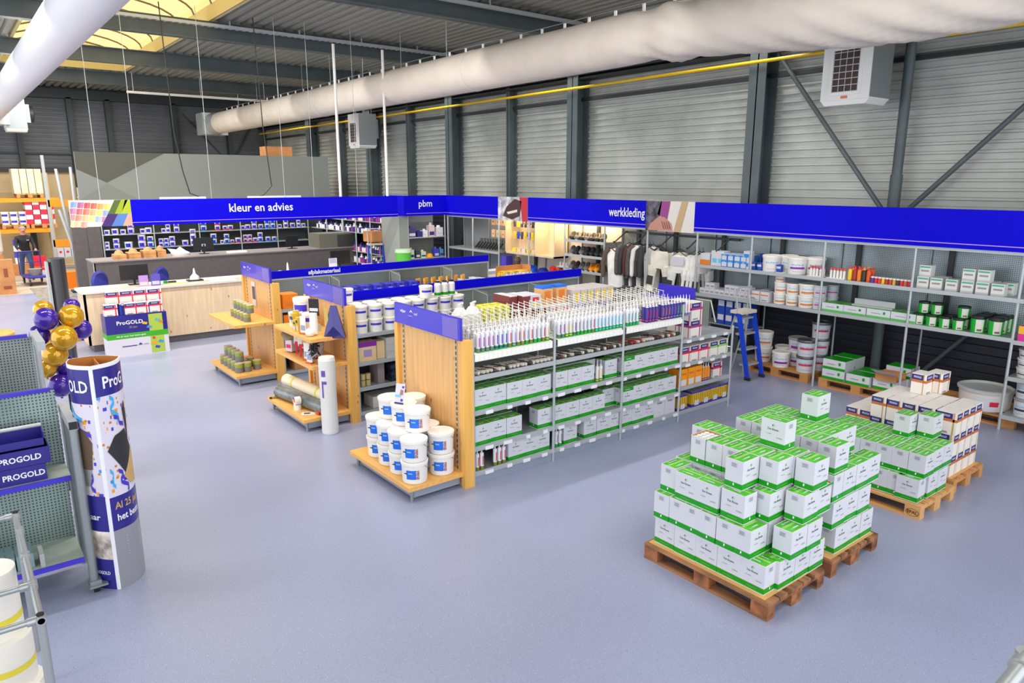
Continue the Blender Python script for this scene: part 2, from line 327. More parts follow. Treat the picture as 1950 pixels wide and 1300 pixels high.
# heaters
grid = M('grille_dark', (60, 34, 26), .5)
def heater(loc, label, w=.74, h=.95, d=.62):
    r = empty('air_heater', loc, 0, label, 'heater', 'white air heaters under the ducts')
    m = MB(M('heater_white', (228, 228, 226), .4)); m.box(-d, 0, -w/2, w/2, -.04, h); m.ext([(-w/2, -.04), (w/2, -.04), (w/2-.06, -.11), (-w/2+.06, -.11)], 0, -d+.02, -.02); m.build('casing', r)
    m = MB(galv); m.box(-d+.005, 0, -w/2-.006, -w/2-.001, -.02, h); m.build('side_panel', r)
    m = MB(galv); m.box(-.05, .12, -.28, .28, .2, .8); m.build('rear_housing', r); m = MB(dark); m.lathe([(.3, .0), (.26, .12), (.05, .16)], 16, dark, (.12, 0, .5), 0); m.build('fan', r)
    g0, g1 = .07, .66; m = MB(grid); m.box(-d-.012, -d, -.2, .2, g0, g1)
    for k in range(7): m.box(-d-.03, -d-.013, -.2, .2, g0+k*.092, g0+.01+k*.092, galvl)
    for k in range(5): m.box(-d-.022, -d-.013, -.2+k*.097, -.192+k*.097, g0, g1, galvl)
    m.build('grille', r); m = MB(white); m.box(-d-.02, -d-.002, -.24, .24, g0-.04, g0); m.box(-d-.02, -d-.002, -.24, .24, g1, g1+.04); m.box(-d-.02, -d-.002, -.24, -.2, g0, g1); m.box(-d-.02, -d-.002, .2, .24, g0, g1); m.build('grille_surround', r)
    m = MB(M('warning_sticker', (214, 120, 70), .5)); m.box(-d-.004, -d-.001, -.05, .05, -.02, .02); m.build('sticker', r)
    m = MB(galv); [m.cyl((-.1-q*.3, s*.25, h), (-.1-q*.3, s*.25, 6.66-loc[2]), .012) for s in (-1, 1) for q in (0, 1)]; m.build('hanger_rod', r)
heater((11.4, 5.72, 4.42), 'large white gas heater with dark grille hanging near the diagonal braces')
heater((11.4, 21.9, 4.35), 'small looking white gas heater hanging far down the wall by the white pipe')
heater((2.75, 30.5, 4.95), 'grey white heater box half hidden behind the white duct')
m = MB(M('gas_yellow', (232, 190, 20), .4)); m.tube([(11.5, -2, 5.22), (11.5, 32.5, 5.22)], .03, n=8); m.tube([(11.5, 5.6, 5.22), (11.3, 5.5, 5.3), (11.2, 5.5, 5.1)], .02)
o = m.build('gas_pipe'); tag(o, 'thin yellow gas pipe running level along the corrugated wall', 'pipe')
m = MB(white); m.cyl((7.6, 16.28, 2.84), (7.6, 16.28, 6.27), .035); tag(m.build('riser_pipe'), 'white vertical pipe from fascia to roof standing clear of the far heater', 'pipe', 'white riser pipes')
m = MB(white); m.cyl((8.86, 16.28, 2.84), (8.86, 16.28, 6.27), .035); tag(m.build('riser_pipe'), 'white vertical pipe passing in front of the far heater', 'pipe', 'white riser pipes')
# line lamps, trays, hanging wires
m = MB(white); m.box(5.3, 10.0, 26.9, 27.0, 6.0, 6.07); [m.cyl((x, 26.95, 6.07), (x, 26.95, 6.66), .01, n=4) for x in (5.5, 7.6, 9.8)]; tag(m.build('strip_lamp'), 'long slim white strip lamp below the last roof beam', 'lamp')
m = MB(galvl)
m.box(2.3, 11.5, 17.2, 17.3, 6.5, 6.56); [m.box(x, x+.03, 17.23, 17.26, 6.56, 6.66) for x in (5.6, 7.2, 8.8, 10.4)]
for k in range(60): m.box(2.3+k*.15, 2.36+k*.15, 17.19, 17.31, 6.49, 6.5)
tag(m.build('cable_tray'), 'perforated cable tray running along the roof beam between two skylights', 'cable tray')
m = MB(galvl); m.box(-1, 11.5, 12.1, 12.2, 6.5, 6.56); m.box(4, 4.04, 12.14, 12.16, 6.5, 6.66); m.box(9, 9.04, 12.14, 12.16, 6.5, 6.66); tag(m.build('cable_tray'), 'cable tray along the dark roof beam above the duct hooks', 'cable tray')
WL = [('outer end of the swatch fascia', 2.5, 16.2), ('junction of swatches and blue fascia', 3.2, 16.2), ('middle of the kleur en advies fascia', 4.6, 16.2), ('word advies', 6.2, 16.2), ('fascia just past the word advies', 6.9, 16.2), ('fascia end near the pbm corner', 8.0, 16.2)]
for k, (w, x, y) in enumerate(WL):
    m = MB(galvl); m.cyl((x, y, 2.84), (x, y, 6.3 if k < 2 else 6.66), .006, n=4)
    tag(m.build('hanging_wire'), 'thin steel wire dropping from the roof to the %s' % w, 'wire', 'fascia wires')
for k, y in enumerate((14, 16, 18, 20, 22, 24, 26, 28)):
    m = MB(galvl); m.cyl((DX, y, DZ+DR), (DX, y, 6.67), .007, n=4)
    tag(m.build('hanging_wire'), '%s wire from the front among those holding up the beige duct' % ORD[k], 'wire', 'duct wires')
for (w, pts) in (('black cable curling onto the blue fascia beside the swatches', [(3.95, 16.3, 6.66), (4.0, 16.3, 4.2), (4.1, 16.3, 3.4), (4.2, 16.3, 2.95), (4.4, 16.3, 2.87)]), ('black cable curling onto the blue fascia above the word advies', [(5.8, 16.3, 6.6), (5.85, 16.3, 4.4), (5.95, 16.3, 3.1), (5.75, 16.3, 2.9), (5.65, 16.3, 2.87)])):
    m = MB(black); m.tube(pts, .012, n=5); tag(m.build('power_cable'), w, 'cable')
for (w, x0, x1) in (('near the swatches', 3.6, 4.5), ('above the word advies', 5.4, 6.6)):
    m = MB(white); m.box(x0, x1, 16.25, 16.33, 2.84, 2.88); tag(m.build('cable_duct'), 'slim white strip lying on top of the blue fascia %s' % w, 'strip')
# ---------------- fascia signs ----------------
zt, zb = 2.84, 2.33
fs = empty('fascia_sign', (0, 0, 0), 0, 'long blue fascia reading kleur en advies with colour swatches at one end', 'sign')
m = MB(blue); m.box(3.02, 9.08, 16.18, 16.24, zb, zt); m.build('sign_panel', fs)
m = MB(pinkline); m.box(3.02, 9.08, 16.172, 16.18, zb+.055, zb+.065); m.build('trim_line', fs, label='thin pink line along the bottom of the sign')
m = MB(); m.text('kleur en advies', .25, wht, (5.65, 16.17, 2.63), bold=.012, width=1.42); m.build('lettering', fs, label='white letters kleur en advies')
# swatch panel
sw = MB(M('swatch_ground', (250, 225, 205), .5)); sw.box(1.96, 3.02, 16.18, 16.24, zb, zt); x0, x1 = 1.96, 3.02
cols = [(120, 150, 190), (170, 90, 140), (214, 70, 80), (226, 90, 60), (238, 150, 80), (228, 190, 90)]
for r_ in range(4):
    for c_ in range(6):
        cx0 = x0+.015+c_*.112-(r_*.03); w = .106; z0 = zt-.012-(r_+1)*.122; z1 = z0+.108; sl = -.02
        for q in range(2):
            col = tuple(min(255, int(v+(255-v)*(.12*r_+.15*q))) for v in cols[(c_+r_) % 6 if r_ < 3 else 5-c_ % 3]); a = cx0+q*w/2
            sw.quad((max(a, x0), 16.176, z0+sl*c_*.5), (a+w/2-.004, 16.176, z0+sl*c_*.5), (a+w/2+.02, 16.176, z1+sl*c_*.5), (max(a+.02, x0), 16.176, z1+sl*c_*.5), M('sw%d_%d_%d' % col, col, .5)) if z0+sl*c_*.5 > zb-.02 else None
def par(a0, a1, b0, b1, z0, z1, col, nm): sw.quad((a0, 16.174, z0), (a1, 16.174, z0), (b1, 16.174, z1), (b0, 16.174, z1), M(nm, col, .5))
zm = zb+.24; par(2.7, 2.83, 2.8, 2.98, zm, zt, (150, 170, 30), 'sw_lime'); sw.quad((2.6, 16.173, zm), (2.72, 16.173, zm), (2.86, 16.173, zt), (2.74, 16.173, zt), M('sw_olive', (80, 100, 44), .5)); par(2.84, 3.02, 2.93, 3.02, zm, zt, (166, 182, 30), 'sw_lime2')
par(2.46, 2.64, 2.6, 2.78, zb, zm, (62, 32, 106), 'sw_plum'); par(2.64, 2.84, 2.78, 2.96, zb, zm, (84, 122, 190), 'sw_blue'); par(2.84, 3.02, 2.97, 3.02, zb, zm, (240, 160, 140), 'sw_coral')
sw.build('swatch_print', fs, label='printed fan of red, orange, green and blue colour swatches')
f2 = empty('fascia_sign', (0, 0, 0), 0, 'blue fascia corner reading pbm above the small shelf niche', 'sign')
m = MB(blue); m.box(9.38, 10.62, 16.28, 16.34, zb, zt); m.box(9.32, 9.38, 16.28, 17.3, zb, zt); m.build('sign_panel', f2)
m = MB(pinkline); m.box(9.38, 10.6, 16.272, 16.28, zb+.055, zb+.065); m.build('trim_line', f2); m = MB(); m.text('pbm', .24, wht, (9.95, 16.27, 2.63), bold=.012); m.build('lettering', f2, label='white letters pbm')
f3 = empty('fascia_sign', (0, 0, 0), 0, 'long blue fascia reading werkkleding with two photo panels above the wall shelves', 'sign')
m = MB(blue); m.box(10.56, 10.62, 13.95, 16.28, zb, zt); m.box(10.56, 10.62, 9.28, 12.82, zb, zt); m.box(10.56, 10.62, 1.5, 8.15, zb, zt); m.build('sign_panel', f3)
m = MB(pinkline)
for a, b in ((13.95, 16.28), (9.28, 12.82), (1.5, 8.15)): m.box(10.552, 10.56, a, b, zb+.055, zb+.066)
m.build('trim_line', f3)
m = MB(); m.text('werkkleding', .25, wht, (10.55, 9.78, 2.6), (0, -1, 0), (0, 0, 1), bold=.012, width=.95); m.build('lettering', f3, label='white letters werkkleding')
m = MB(M('photo_grey', (196, 196, 206), .5, kind=('mottle', 6, .25))); m.box(10.56, 10.62, 12.82, 13.95, zb-.04, zt)
xp = 10.552
m.add([(xp, 13.3, 2.8), (xp, 13.6, 2.62), (xp, 13.75, 2.4), (xp, 13.4, 2.32), (xp, 13.1, 2.42), (xp, 13.05, 2.75)], [(0, 1, 2, 3, 4, 5)], M('photo_brown', (74, 50, 44), .5)); m.quad((xp, 12.82, zb-.04), (xp, 13.02, zb-.04), (xp, 13.12, zt), (xp, 12.82, zt), M('photo_red', (186, 44, 62), .5))
m.quad((xp-.001, 13.2, 2.5), (xp-.001, 13.55, 2.44), (xp-.001, 13.6, 2.49), (xp-.001, 13.2, 2.56), M('photo_pale', (222, 216, 210), .5)); m.build('photo_print', f3, label='photo of dark brown work shoe and red cloth')
m = MB(M('photo_overall', (224, 218, 212), .5)); m.box(10.56, 10.62, 8.15, 9.28, zb-.04, zt)
m.quad((xp, 8.98, zb-.04), (xp, 9.28, zb-.04), (xp, 9.28, zt), (xp, 8.9, zt), M('photo_blur', (84, 78, 92), .6, kind=('mottle', 9, .4))); m.quad((xp, 8.76, 2.5), (xp, 9.0, 2.6), (xp, 8.92, zt), (xp, 8.7, zt), M('photo_mauve', (150, 70, 140), .6))
skin = M('skin', (206, 140, 118), .5)
m.add([(xp-.001, 9.22, 2.3), (xp-.001, 9.16, 2.42), (xp-.001, 8.95, 2.56), (xp-.001, 8.82, 2.55), (xp-.001, 8.66, 2.44), (xp-.001, 8.62, 2.3)], [(0, 1, 2, 3, 4, 5)], M('photo_hand', (196, 140, 122), .5)); m.quad((xp-.002, 8.45, zb-.04), (xp-.002, 8.6, zb-.04), (xp-.002, 8.44, zt), (xp-.002, 8.3, zt), M('photo_wood', (196, 164, 124), .5))
for q in range(4): m.quad((xp-.003, 8.66+q*.05, 2.33), (xp-.003, 8.69+q*.05, 2.34), (xp-.003, 8.74+q*.05, 2.47), (xp-.003, 8.72+q*.05, 2.47), M('photo_finger_shadow', (128, 66, 58), .5))
m.build('photo_print', f3, label='photo of a hand with a wooden stick against white overalls')
# ---------------- cartons ----------------
def carton(w=.212, d=.156, h=.236, band=.045, open_top=False, strip=False):
    m = MB(cart); gap = .008
    m.box(-w/2, w/2, -d/2, d/2, 0, gap); m.box(-w/2, w/2, -d/2, d/2, gap, gap+band, green)
    if not open_top: m.box(-w/2, w/2, -d/2, d/2, gap+band, h, cart, top=cartl)
    else:
        for a in ((-w/2, w/2, -d/2, -d/2+.004), (-w/2, w/2, d/2-.004, d/2), (-w/2, -w/2+.004, -d/2, d/2), (w/2-.004, w/2, -d/2, d/2)): m.box(*a, gap+band, h)
        m.box(-w/2+.004, w/2-.004, d/2-.006, d/2-.004, h-.06, h, kraft); m.box(w/2-.006, w/2-.004, -d/2+.004, d/2-.004, h-.06, h, kraft); m.box(-w/2+.005, w/2-.005, -d/2+.005, d/2-.005, gap+band, h-.075, seam)
        for i in range(4):
            for j in range(3): m.lathe([(.024, h-.07), (.024, h-.012), (.016, h-.008)], 8, white, (-.075+i*.05, -.05+j*.05, 0))
        m.box(-w/2, w/2, -d/2-.012, -d/2, h-.006, h, green)
    if not open_top:
        e = .0008; m.quad((-w/2+.006, -d/2+.006, h+e), (w/2-.006, -d/2+.006, h+e), (w/2-.006, d/2-.006, h+e), (-w/2+.006, d/2-.006, h+e), gtop)
        m.quad((-w/2+.012, -.004, h+2*e), (w/2-.012, -.004, h+2*e), (w/2-.012, .02, h+2*e), (-w/2+.012, .02, h+2*e), glime)
        m.text('Den Braven', .022, wht, (0, .045, h+3*e), (1, 0, 0), (0, 1, 0), .02); m.text('Den Braven', .012, wht, (-.04, -.04, h+3*e), (1, 0, 0), (0, 1, 0), .02)
        m.box(-.03, .035, -.042, -.03, h+e, h+3*e, cart)
    if strip: m.box(-w/2-.001, w/2+.001, -d/2-.0015, -d/2, h-.045, h, green); m.text('Den Braven', .018, wht, (0, -d/2-.003, h-.022), bold=.02)
    for s in (-1, 1):
        y = s*(d/2+.001); u = (1, 0, 0) if s < 0 else (-1, 0, 0); ux = u[0]
        zz = h-.045 if not strip else h-.075
        m.add([(ux*-.012, y, zz), (ux*.002, y, zz+.012), (ux*-.002, y, zz-.014)], [(0, 1, 2)], M('leaf_green', (30, 130, 60), .5)); m.add([(ux*.006, y, zz+.014), (ux*.014, y, zz), (ux*.005, y, zz-.014)], [(0, 1, 2)], glime)
        m.text('Den Braven', .026, dtext, (0, y, zz-.034), u, bold=.015, width=.095)
        m.text('Acrylaatkit', .014, gtext, (ux*-.035, y, zz-.075), u, width=.05); m.text('12 x 310 ml', .016, dtext, (ux*.058, y, zz-.095), u, bold=.01, width=.046)
        m.text('www.denbraven.nl', .013, glime, (0, y, gap+band*.5), u, width=.09)
        x = s*(w/2+.001); v = (0, 1, 0) if s > 0 else (0, -1, 0)
        m.quad((x, -.03*s, h-.02), (x, .03*s, h-.02), (x, .03*s, h-.062), (x, -.03*s, h-.062), M('label_frame', (196, 198, 206), .5))
        for q in range(3): m.quad((x+s*.0008, -.024*s, h-.028-q*.011), (x+s*.0008, .02*s, h-.028-q*.011), (x+s*.0008, .02*s, h-.033-q*.011), (x+s*.0008, -.024*s, h-.033-q*.011), gtext)
        m.quad((x, -.006*s, gap+band*.4), (x, .006*s, gap+band*.4), (x, .008*s, gap+band*.85), (x, -.004*s, gap+band*.85), wht)
    return m
CART = Proto(carton().build('sealant_carton')); COPEN = Proto(carton(open_top=True).build('sealant_carton')); CSTRIP = Proto(carton(strip=True).build('sealant_carton'))
# pallets: long side along Y
def pallet(wood, wx, epal=False):
    r = empty('euro_pallet'); L, Wd = 1.2, .8
    xs = [0, .1625, .3275, .4925, .655]; ws = [.145, .1, .145, .1, .145]
    m = MB(wood)
    for x, w in zip(xs, ws): m.box(x, x+w, 0, L, .122, .144)
    m.build('deck_boards', r); m = MB(wx)
    for y in (0, .53, 1.055): m.box(0, Wd, y, y+.145, .1, .122)
    m.build('cross_boards', r)
    for x, w in ((0, .1), (.3275, .145), (.7, .1)):
        b = MB(wood); b.box(x, x+w, 0, L, 0, .022); b.build('runner', r)
        for y in (0, .5275, 1.055):
            b = MB(wx); b.box(x, x+w, y, y+.145, .022, .1); b.build('block', r)
    if epal:
        m = MB(); m.text('EPAL', .045, M('burn_mark', (90, 50, 24), .7), (-.002, .07, .062), (0, -1, 0), bold=.03); m.lathe([(.045, 0), (.05, 0)], 20, M('burn_mark'), (-.002, .07, .062), 0, cap=False, sx=1.25, sy=.75); m.build('brand_mark', r, label='burnt oval EPAL mark on the corner block')
    return Proto(r)
PD, PL, PO = pallet(palw, palwx), pallet(palw2, palw2, True), pallet(palo, palo)
PD.put((4.42, 2.55, 0), 'dark worn wooden pallet under the big front pyramid of green and white cartons', 'pallet')
PD.put((5.37, 2.57, 0), 'dark worn wooden pallet under the second carton pyramid, just behind the front one', 'pallet')
PL.put((7.03, 2.57, 0), 'pale new wooden pallet with burnt oval mark under the lower green carton block', 'pallet')
PO.put((7.93, 2.62, 0), 'orange brown pallet under the navy, orange and white cartons', 'pallet')
sheet = M('slip_sheet', (214, 164, 96), .6)
for (x, y, w) in ((4.45, 2.6, 'front pyramid'), (5.4, 2.6, 'second carton pyramid'), (7.96, 2.66, 'navy and orange cartons')):
    m = MB(sheet); m.box(0, .74, 0, 1.13, 0, .004); tag(m.build('slip_sheet', loc=(x, y, .145)), 'thin brown cardboard sheet between pallet and the %s' % w, 'cardboard sheet')
LAYN = ['bottom', 'second', 'third', 'fourth', 'topmost']
def stack(boxes, where, z0=.15, hh=.2405, proto=None, kind='green-banded carton', cat='carton', group=None, jit=.004):
    cnt = {}; P = proto or CART
    boxes = sorted(boxes, key=lambda b: (b[2], round(b[0], 1), b[1]))
    for b in boxes:
        x, y, l, o = b[:4]; cnt[l] = cnt.get(l, 0)+1
    idx = {}
    for b in boxes:
        x, y, l, o = b[:4]; idx[l] = idx.get(l, 0)+1
        rz = (0 if o == 'X' else -pi/2)+RND.uniform(-.012, .012)
        p = b[4] if len(b) > 4 else P
        if cnt[l] == 1: t = 'single %s standing alone on top of the %s' % (kind, where)
        else: t = '%s %s from the aisle corner, %s layer of the %s' % (ORD[idx[l]-1], kind, LAYN[l], where)
        if p is COPEN: t = 'opened carton with white tube ends showing, %s layer of the %s' % (LAYN[l], where)
        p.put((x+RND.uniform(-jit, jit), y+RND.uniform(-jit, jit), z0+l*hh), t, cat, group or 'cartons stacked on the %s' % where, rz)
a, b = .215, .158
B1 = []
for i in range(5): B1.append((4.485+b/2, 2.63+a/2+i*.214, 0, 'Y'))
for j in range(7):
    for i in range(3 if j in (0,) else 2):
        B1.append((4.62+.028+a/2+i*.214+(0 if j else -.02), 2.60+b/2+j*b, 0, 'X'))
for j in range(6): B1.append((4.47+a/2, 2.76+b/2+j*b, 1, 'X'))
for i in range(2): B1.append((4.70+a/2+i*.214, 2.56+b/2, 1, 'X'))
for i in range(2):
    for j in range(6): B1.append((4.70+a/2+i*.214, 2.76+b/2+j*b, 1, 'X'))
# third layer
B1 += [(4.5+b/2, 2.86+a/2, 2, 'Y'), (4.49+b/2, 3.085+a/2, 2, 'Y'), (4.49+b/2, 3.30+a/2, 2, 'Y'), (4.52+a/2, 3.535+b/2, 2, 'X')]
B1 += [(4.68+a/2, 2.76+b/2, 2, 'X'), (4.86+a/2, 2.585+b/2, 2, 'X'), (5.075+a/2, 2.59+b/2, 2, 'X', COPEN)]
for j in range(5): B1 += [(4.74+a/2-(.0 if j else 0), 2.93+b/2+j*b, 2, 'X'), (4.955+a/2, 2.93+b/2+j*b, 2, 'X')]
B1 += [(4.9+a/2, 2.765+b/2, 2, 'X')]
# fourth layer
B1 += [(4.55+a/2, 2.93+b/2, 3, 'X'), (4.765+a/2, 2.765+b/2, 3, 'X'), (4.965+a/2, 2.585+b/2, 3, 'X'), (4.765+a/2, 2.93+b/2, 3, 'X'), (4.98+a/2, 2.93+b/2, 3, 'X'), (4.985+a/2, 2.755+b/2, 3, 'X')]
for j in range(3): B1.append((4.74+a/2, 3.095+b/2+j*b, 3, 'X', COPEN) if j == 2 else (4.74+a/2, 3.095+b/2+j*b, 3, 'X'))
for j in range(4): B1.append((4.955+a/2, 3.095+b/2+j*b, 3, 'X'))
B1.append((4.99+b/2, 2.86+a/2, 4, 'Y'))
stack(B1, 'front pallet pyramid')
B2 = []
for j in range(7):
    for i in range(3): B2.append((5.44+a/2+i*.216+(.05 if j == 0 else 0), 2.62+b/2+j*b, 0, 'X'))
for j in range(7):
    for i in range(3): B2.append((5.41+a/2+i*.216, 2.63+b/2+j*b, 1, 'X'))
B2 += [(5.4+b/2, 2.64+a/2, 2, 'Y')]
for i in range(3): B2.append((5.57+a/2+i*.214, 2.64+b/2, 2, 'X'))
for j in range(6):
    for i in range(3): B2.append((5.44+a/2+i*.214, 2.86+b/2+j*b*.99, 2, 'X')) if j or i else None
B2 += [(5.42+a/2, 2.65+b/2, 3, 'X')]
for j in range(5):
    for i in range(3): B2.append((5.44+a/2+i*.214, 2.82+b/2+j*b, 3, 'X'))
B2.append((5.85+a/2, 3.07+b/2, 4, 'X'))
stack(B2, 'second pallet pyramid')
B3 = []
for l in range(2):
    for j in range(7):
        for i in range(3): B3.append((7.08+(.03 if l else 0)+a/2+i*.216, 2.61+b/2+j*b, l, 'X')) if l or j else None
for i in range(2): B3.append((7.06+b/2, 2.62+a/2, 0, 'Y')) if i == 0 else B3.append((7.25+a/2, 2.61+b/2, 0, 'X'))
B3.append((7.47+a/2, 2.61+b/2, 0, 'X'))
B3 += [(7.48+a/2, 2.94+b/2, 2, 'X'), (7.62+a/2+.01, 2.77+b/2, 2, 'X')]
stack(B3, 'low green block')
# navy/orange/white cartons
def pgbox(name, w, d, h, band=redp, trim_=None, word='ProGold'):
    m = MB(M('paint_carton', (232, 226, 218), .5)); m.box(-w/2, w/2, -d/2, d/2, 0, h); e = .001
    b0, b1 = h*.70, h*.96
    m.box(-w/2-e, w/2+e, -d/2-e, d/2+e, b0-.03*h/.23, b0, band)
    for s in (-1, 1):
        y = s*(d/2+e); x = s*(w/2+e); u = (-s, 0, 0)
        m.quad((w*.5*s*-1, y, b0), (w*.28*s, y, b0), (w*.28*s, y, b1), (w*.5*s*-1, y, b1), navy) if s > 0 else m.quad((-w*.5, y, b0), (w*.28, y, b0), (w*.28, y, b1), (-w*.5, y, b1), navy)
        m.text('PROGOLD', .03, wht, (-.1*w, y-.001, (b0+b1)/2), bold=.02, width=w*.5) if s < 0 else None
        xa = w*.3; m.box(xa, xa+w*.09, min(y, 0), max(y, 0), .0, h-.001, trim_ or band) if s < 0 else None
        m.quad((x, -d*.5*s, b0), (x, d*.3*s, b0), (x, d*.3*s, b1), (x, -d*.5*s, b1), navy)
        m.text('PROGOLD', .03, wht, (x+s*.001, -.1*d*s, (b0+b1)/2), (0, s, 0), bold=.02, width=d*.5)
        m.box(min(x, 0), max(x, 0), d*.3*s-.006, d*.3*s+.006, 0, h-.001, trim_ or band)
        m.box(-w*.35, w*.1, y-.0005, y+.0005, .02*h, .10*h, M('bar_grey', (150, 146, 150), .5)) if s < 0 else None
    return m
gbrown = M('box_brown_band', (196, 112, 50), .5)
PG = Proto(pgbox('paint_carton', .2, .16, .232, gbrown, gold).build('paint_carton'))
B4 = []
a4, b4 = .205, .165
for l in range(3):
    for j in range(7):
        for i in range(4):
            x = 8.0+b4/2+i*.168+.06*(l == 1)*(i == 0)*0
            B4.append((8.02+a4/2+i*.19*1.0, 2.69+b4/2+j*.168, l, 'X')) if i < 3 or j < 7 else None
B4 = [q for q in B4 if q[0] < 8.75]
B4 = []
for l in range(3):
    for j in range(5 if l == 2 else 7):
        if l == 1 and j > 6: continue
        for i in range(4):
            if j == 0: B4.append((7.99+b4/2+i*.172, 2.69+a4/2, l, 'Y'))
            elif i < 3: B4.append((7.99+a4/2+i*.212+(.12 if l < 2 and j > 4 else 0), 2.905+b4/2+(j-1)*.168, l, 'X'))
for i in range(2): B4.append((8.42+a4/2+i*.2, 3.1+b4/2+.09*(1-i), 3, 'X'))
stack(B4, 'navy carton block', z0=.15, hh=.234, proto=PG, kind='navy and white carton')
# ---------------- gondolas ----------------
def gond(y0, y1, label, xs, shelves_near, shelf_d=.46, spine=1.55, fas=None, word=None, top_end=True):
    r = empty('shelf_unit', (4.0, (y0+y1)/2, 0), 0, label, 'shelving'); O = Vector((4.0, (y0+y1)/2, 0))
    def B(name, m, **k): o = m.build(name, r, **k); o.location = -O; return o
    h = 1.84
    m = MB(pine); m.box(4.02, 4.07, y0+.052, y1-.052, .0, 1.607); B('end_panel', m)
    for y in (y0, y1-.05):
        m = MB(pineE); m.box(4.0 if y == y0 else 3.985, 4.12, y-.02, y+.05, 0, 1.607); B('end_post', m)
    for y in (y0+.13, y1-.17):
        m = MB(slot)
        z = .12
        while z < 1.6: m.box(4.012, 4.021, y, y+.018, z, z+.035); z += .06
        m.box(4.014, 4.02, y-.008, y+.026, .1, 1.6, M('slot_rail', (190, 170, 140), .5)); B('slot_rail', m)
    m = MB(M('end_sign_blue', (58, 44, 196), .25, coat=.3)); m.box(3.985, 4.02, y0+.02, y1-.02, 1.61, h); B('end_sign', m, label='blue header board with small white logo')
    m = MB(M('end_sign_pale', (112, 98, 190), .35)); m.box(3.982, 3.985, y0+.05, y0+.34, 1.62, h-.01); B('price_field', m)
    m = MB(wht); yl = y1-.1; m.text('wijzer', .05, wht, (3.982, yl-.12, 1.765), (0, -1, 0), bold=.02); m.add([(3.982, yl-.26, 1.765), (3.982, yl-.30, 1.80), (3.982, yl-.34, 1.765), (3.982, yl-.30, 1.78)], [(0, 1, 2, 3)], wht); m.text('verf', .05, wht, (3.982, yl-.40, 1.765), (0, -1, 0)); m.text('in vakwerk', .02, wht, (3.982, yl-.28, 1.73), (0, -1, 0)); B('logo', m)
    m = MB(pinex); m.box(3.34, 4.03, y0+.02, y1-.02, .13, .175); B('end_platform', m)
    m = MB(plinth); m.box(3.42, 4.0, y0+.08, y1-.08, .03, .13); B('platform_plinth', m)
    for (x, y) in ((3.4, y0+.07), (3.4, y1-.1)):
        m = MB(galv); m.cyl((x, y, 0), (x, y, .13), .018); B('foot', m)
    ym = (y0+y1)/2; nb = len(xs)-1
    for x in xs:
        for (y, hh) in ((y0-.0, shelves_near[-1]+(.42 if spine == 1.5 else .02)), (ym, spine), (y1, shelves_near[-1])):
            m = MB(galvl); m.cyl((x, y, 0), (x, y, hh), .017)
            for z in shelves_near: m.lathe([(.024, -.012), (.024, .012)], 8, galvl, (x, y, z-.02))
            B('upright', m)
    for z in shelves_near:
        for (ya, yb) in ((y0, ym-.02), (ym+.02, y1)):
            if z == shelves_near[-1]+9: continue
            m = MB(shelfm); m.box(xs[0], xs[-1], ya, yb, z-.018, z); yy = ya if ya == y0 else yb
            s = -1 if ya == y0 else 1
            m.box(xs[0], xs[-1], yy-.006, yy+.006, z-.04, z+.012, galvl); B('shelf', m)
    for (yy, s) in ((y0, -1), (y1, 1)):
        m = MB(plinth); m.box(xs[0], xs[-1], min(yy+.012*-s, yy+.03*-s), max(yy+.012*-s, yy+.03*-s), .0, .11); B('plinth', m)
    m = MB(perf); m.box(xs[0], xs[-1], ym-.012, ym+.012, .12, spine); B('back_panel', m)
    for x in xs[1:-1]:
        m = MB(M('divider_sheet', (128, 134, 130), .5, .2)); m.box(x-.004, x+.004, ym-.4, ym+.4, spine-.34, spine-.01); m.tube([(x, ym-.4, spine-.34), (x, ym-.4, spine-.06), (x, ym, spine-.005)], .008, galvl, 5); B('divider_panel', m)
    if fas:
        m = MB(blue); m.box(fas[0], fas[1], ym-.03, ym+.03, fas[2], fas[3]); B('aisle_sign', m)
        m = MB(galvl); m.box(xs[0], xs[-1], ym-.025, ym+.025, fas[2]-.03, fas[2]); B('sign_rail', m)
        if word: m = MB(); m.text(word, .1, wht, (5.2, ym-.035, (fas[2]+fas[3])/2), bold=.03); B('lettering', m, label='white letters '+word)
    return r, B
X4 = [4.13, 5.26, 6.39, 7.52, 8.65]
SH1 = [.14, .42, .82, 1.2]
g1, G1B = gond(5.9, 7.28, 'long tube aisle with pine end panel, tubes on top and cartons below', X4[:4], SH1, spine=1.5)
# fourth bay has its own shelf heights
for z in (.13, .47, .80, 1.13):
    m = MB(shelfm); m.box(7.52, 8.65, 5.9, 7.2, z-.018, z); m.box(7.52, 8.65, 5.894, 5.906, z-.04, z+.012, galvl); G1B('shelf', m)
for y in (5.9, 7.2):
    m = MB(galvl); m.cyl((8.65, y, 0), (8.65, y, 1.2 if y < 6 else 1.45), .017); G1B('upright', m)
m = MB(plinth); m.box(7.52, 8.65, 5.912, 5.93, 0, .11); G1B('plinth', m)
m = MB(M('divider_sheet')); m.box(8.62, 8.63, 6.3, 7.2, 1.13, 1.5); m.tube([(8.65, 6.2, 1.2), (8.65, 6.3, 1.5), (8.65, 7.2, 1.5)], .012, galvl, 6); G1B('divider_panel', m)
for z in (.14, .42, .82):
    for i in range(13): G1B('price_tag', MB(wht).box(4.3+i*.26+RND.uniform(-.04, .03), 4.38+i*.26, 5.884, 5.893, z-.045, z-.008))
for z in (.8, 1.13):
    for i in range(4): G1B('price_tag', MB(wht).box(7.62+i*.27, 7.71+i*.27, 5.884, 5.893, z-.045, z-.008))
X3 = [4.13, 5.3, 6.5, 7.65, 8.8]
g2, G2B = gond(8.58, 9.95, 'middle shelf aisle with blue header and white tubs on its top shelf', X3, [.12, .46, .81, 1.2], spine=1.54, fas=(4.2, 8.85, 1.55, 1.68))
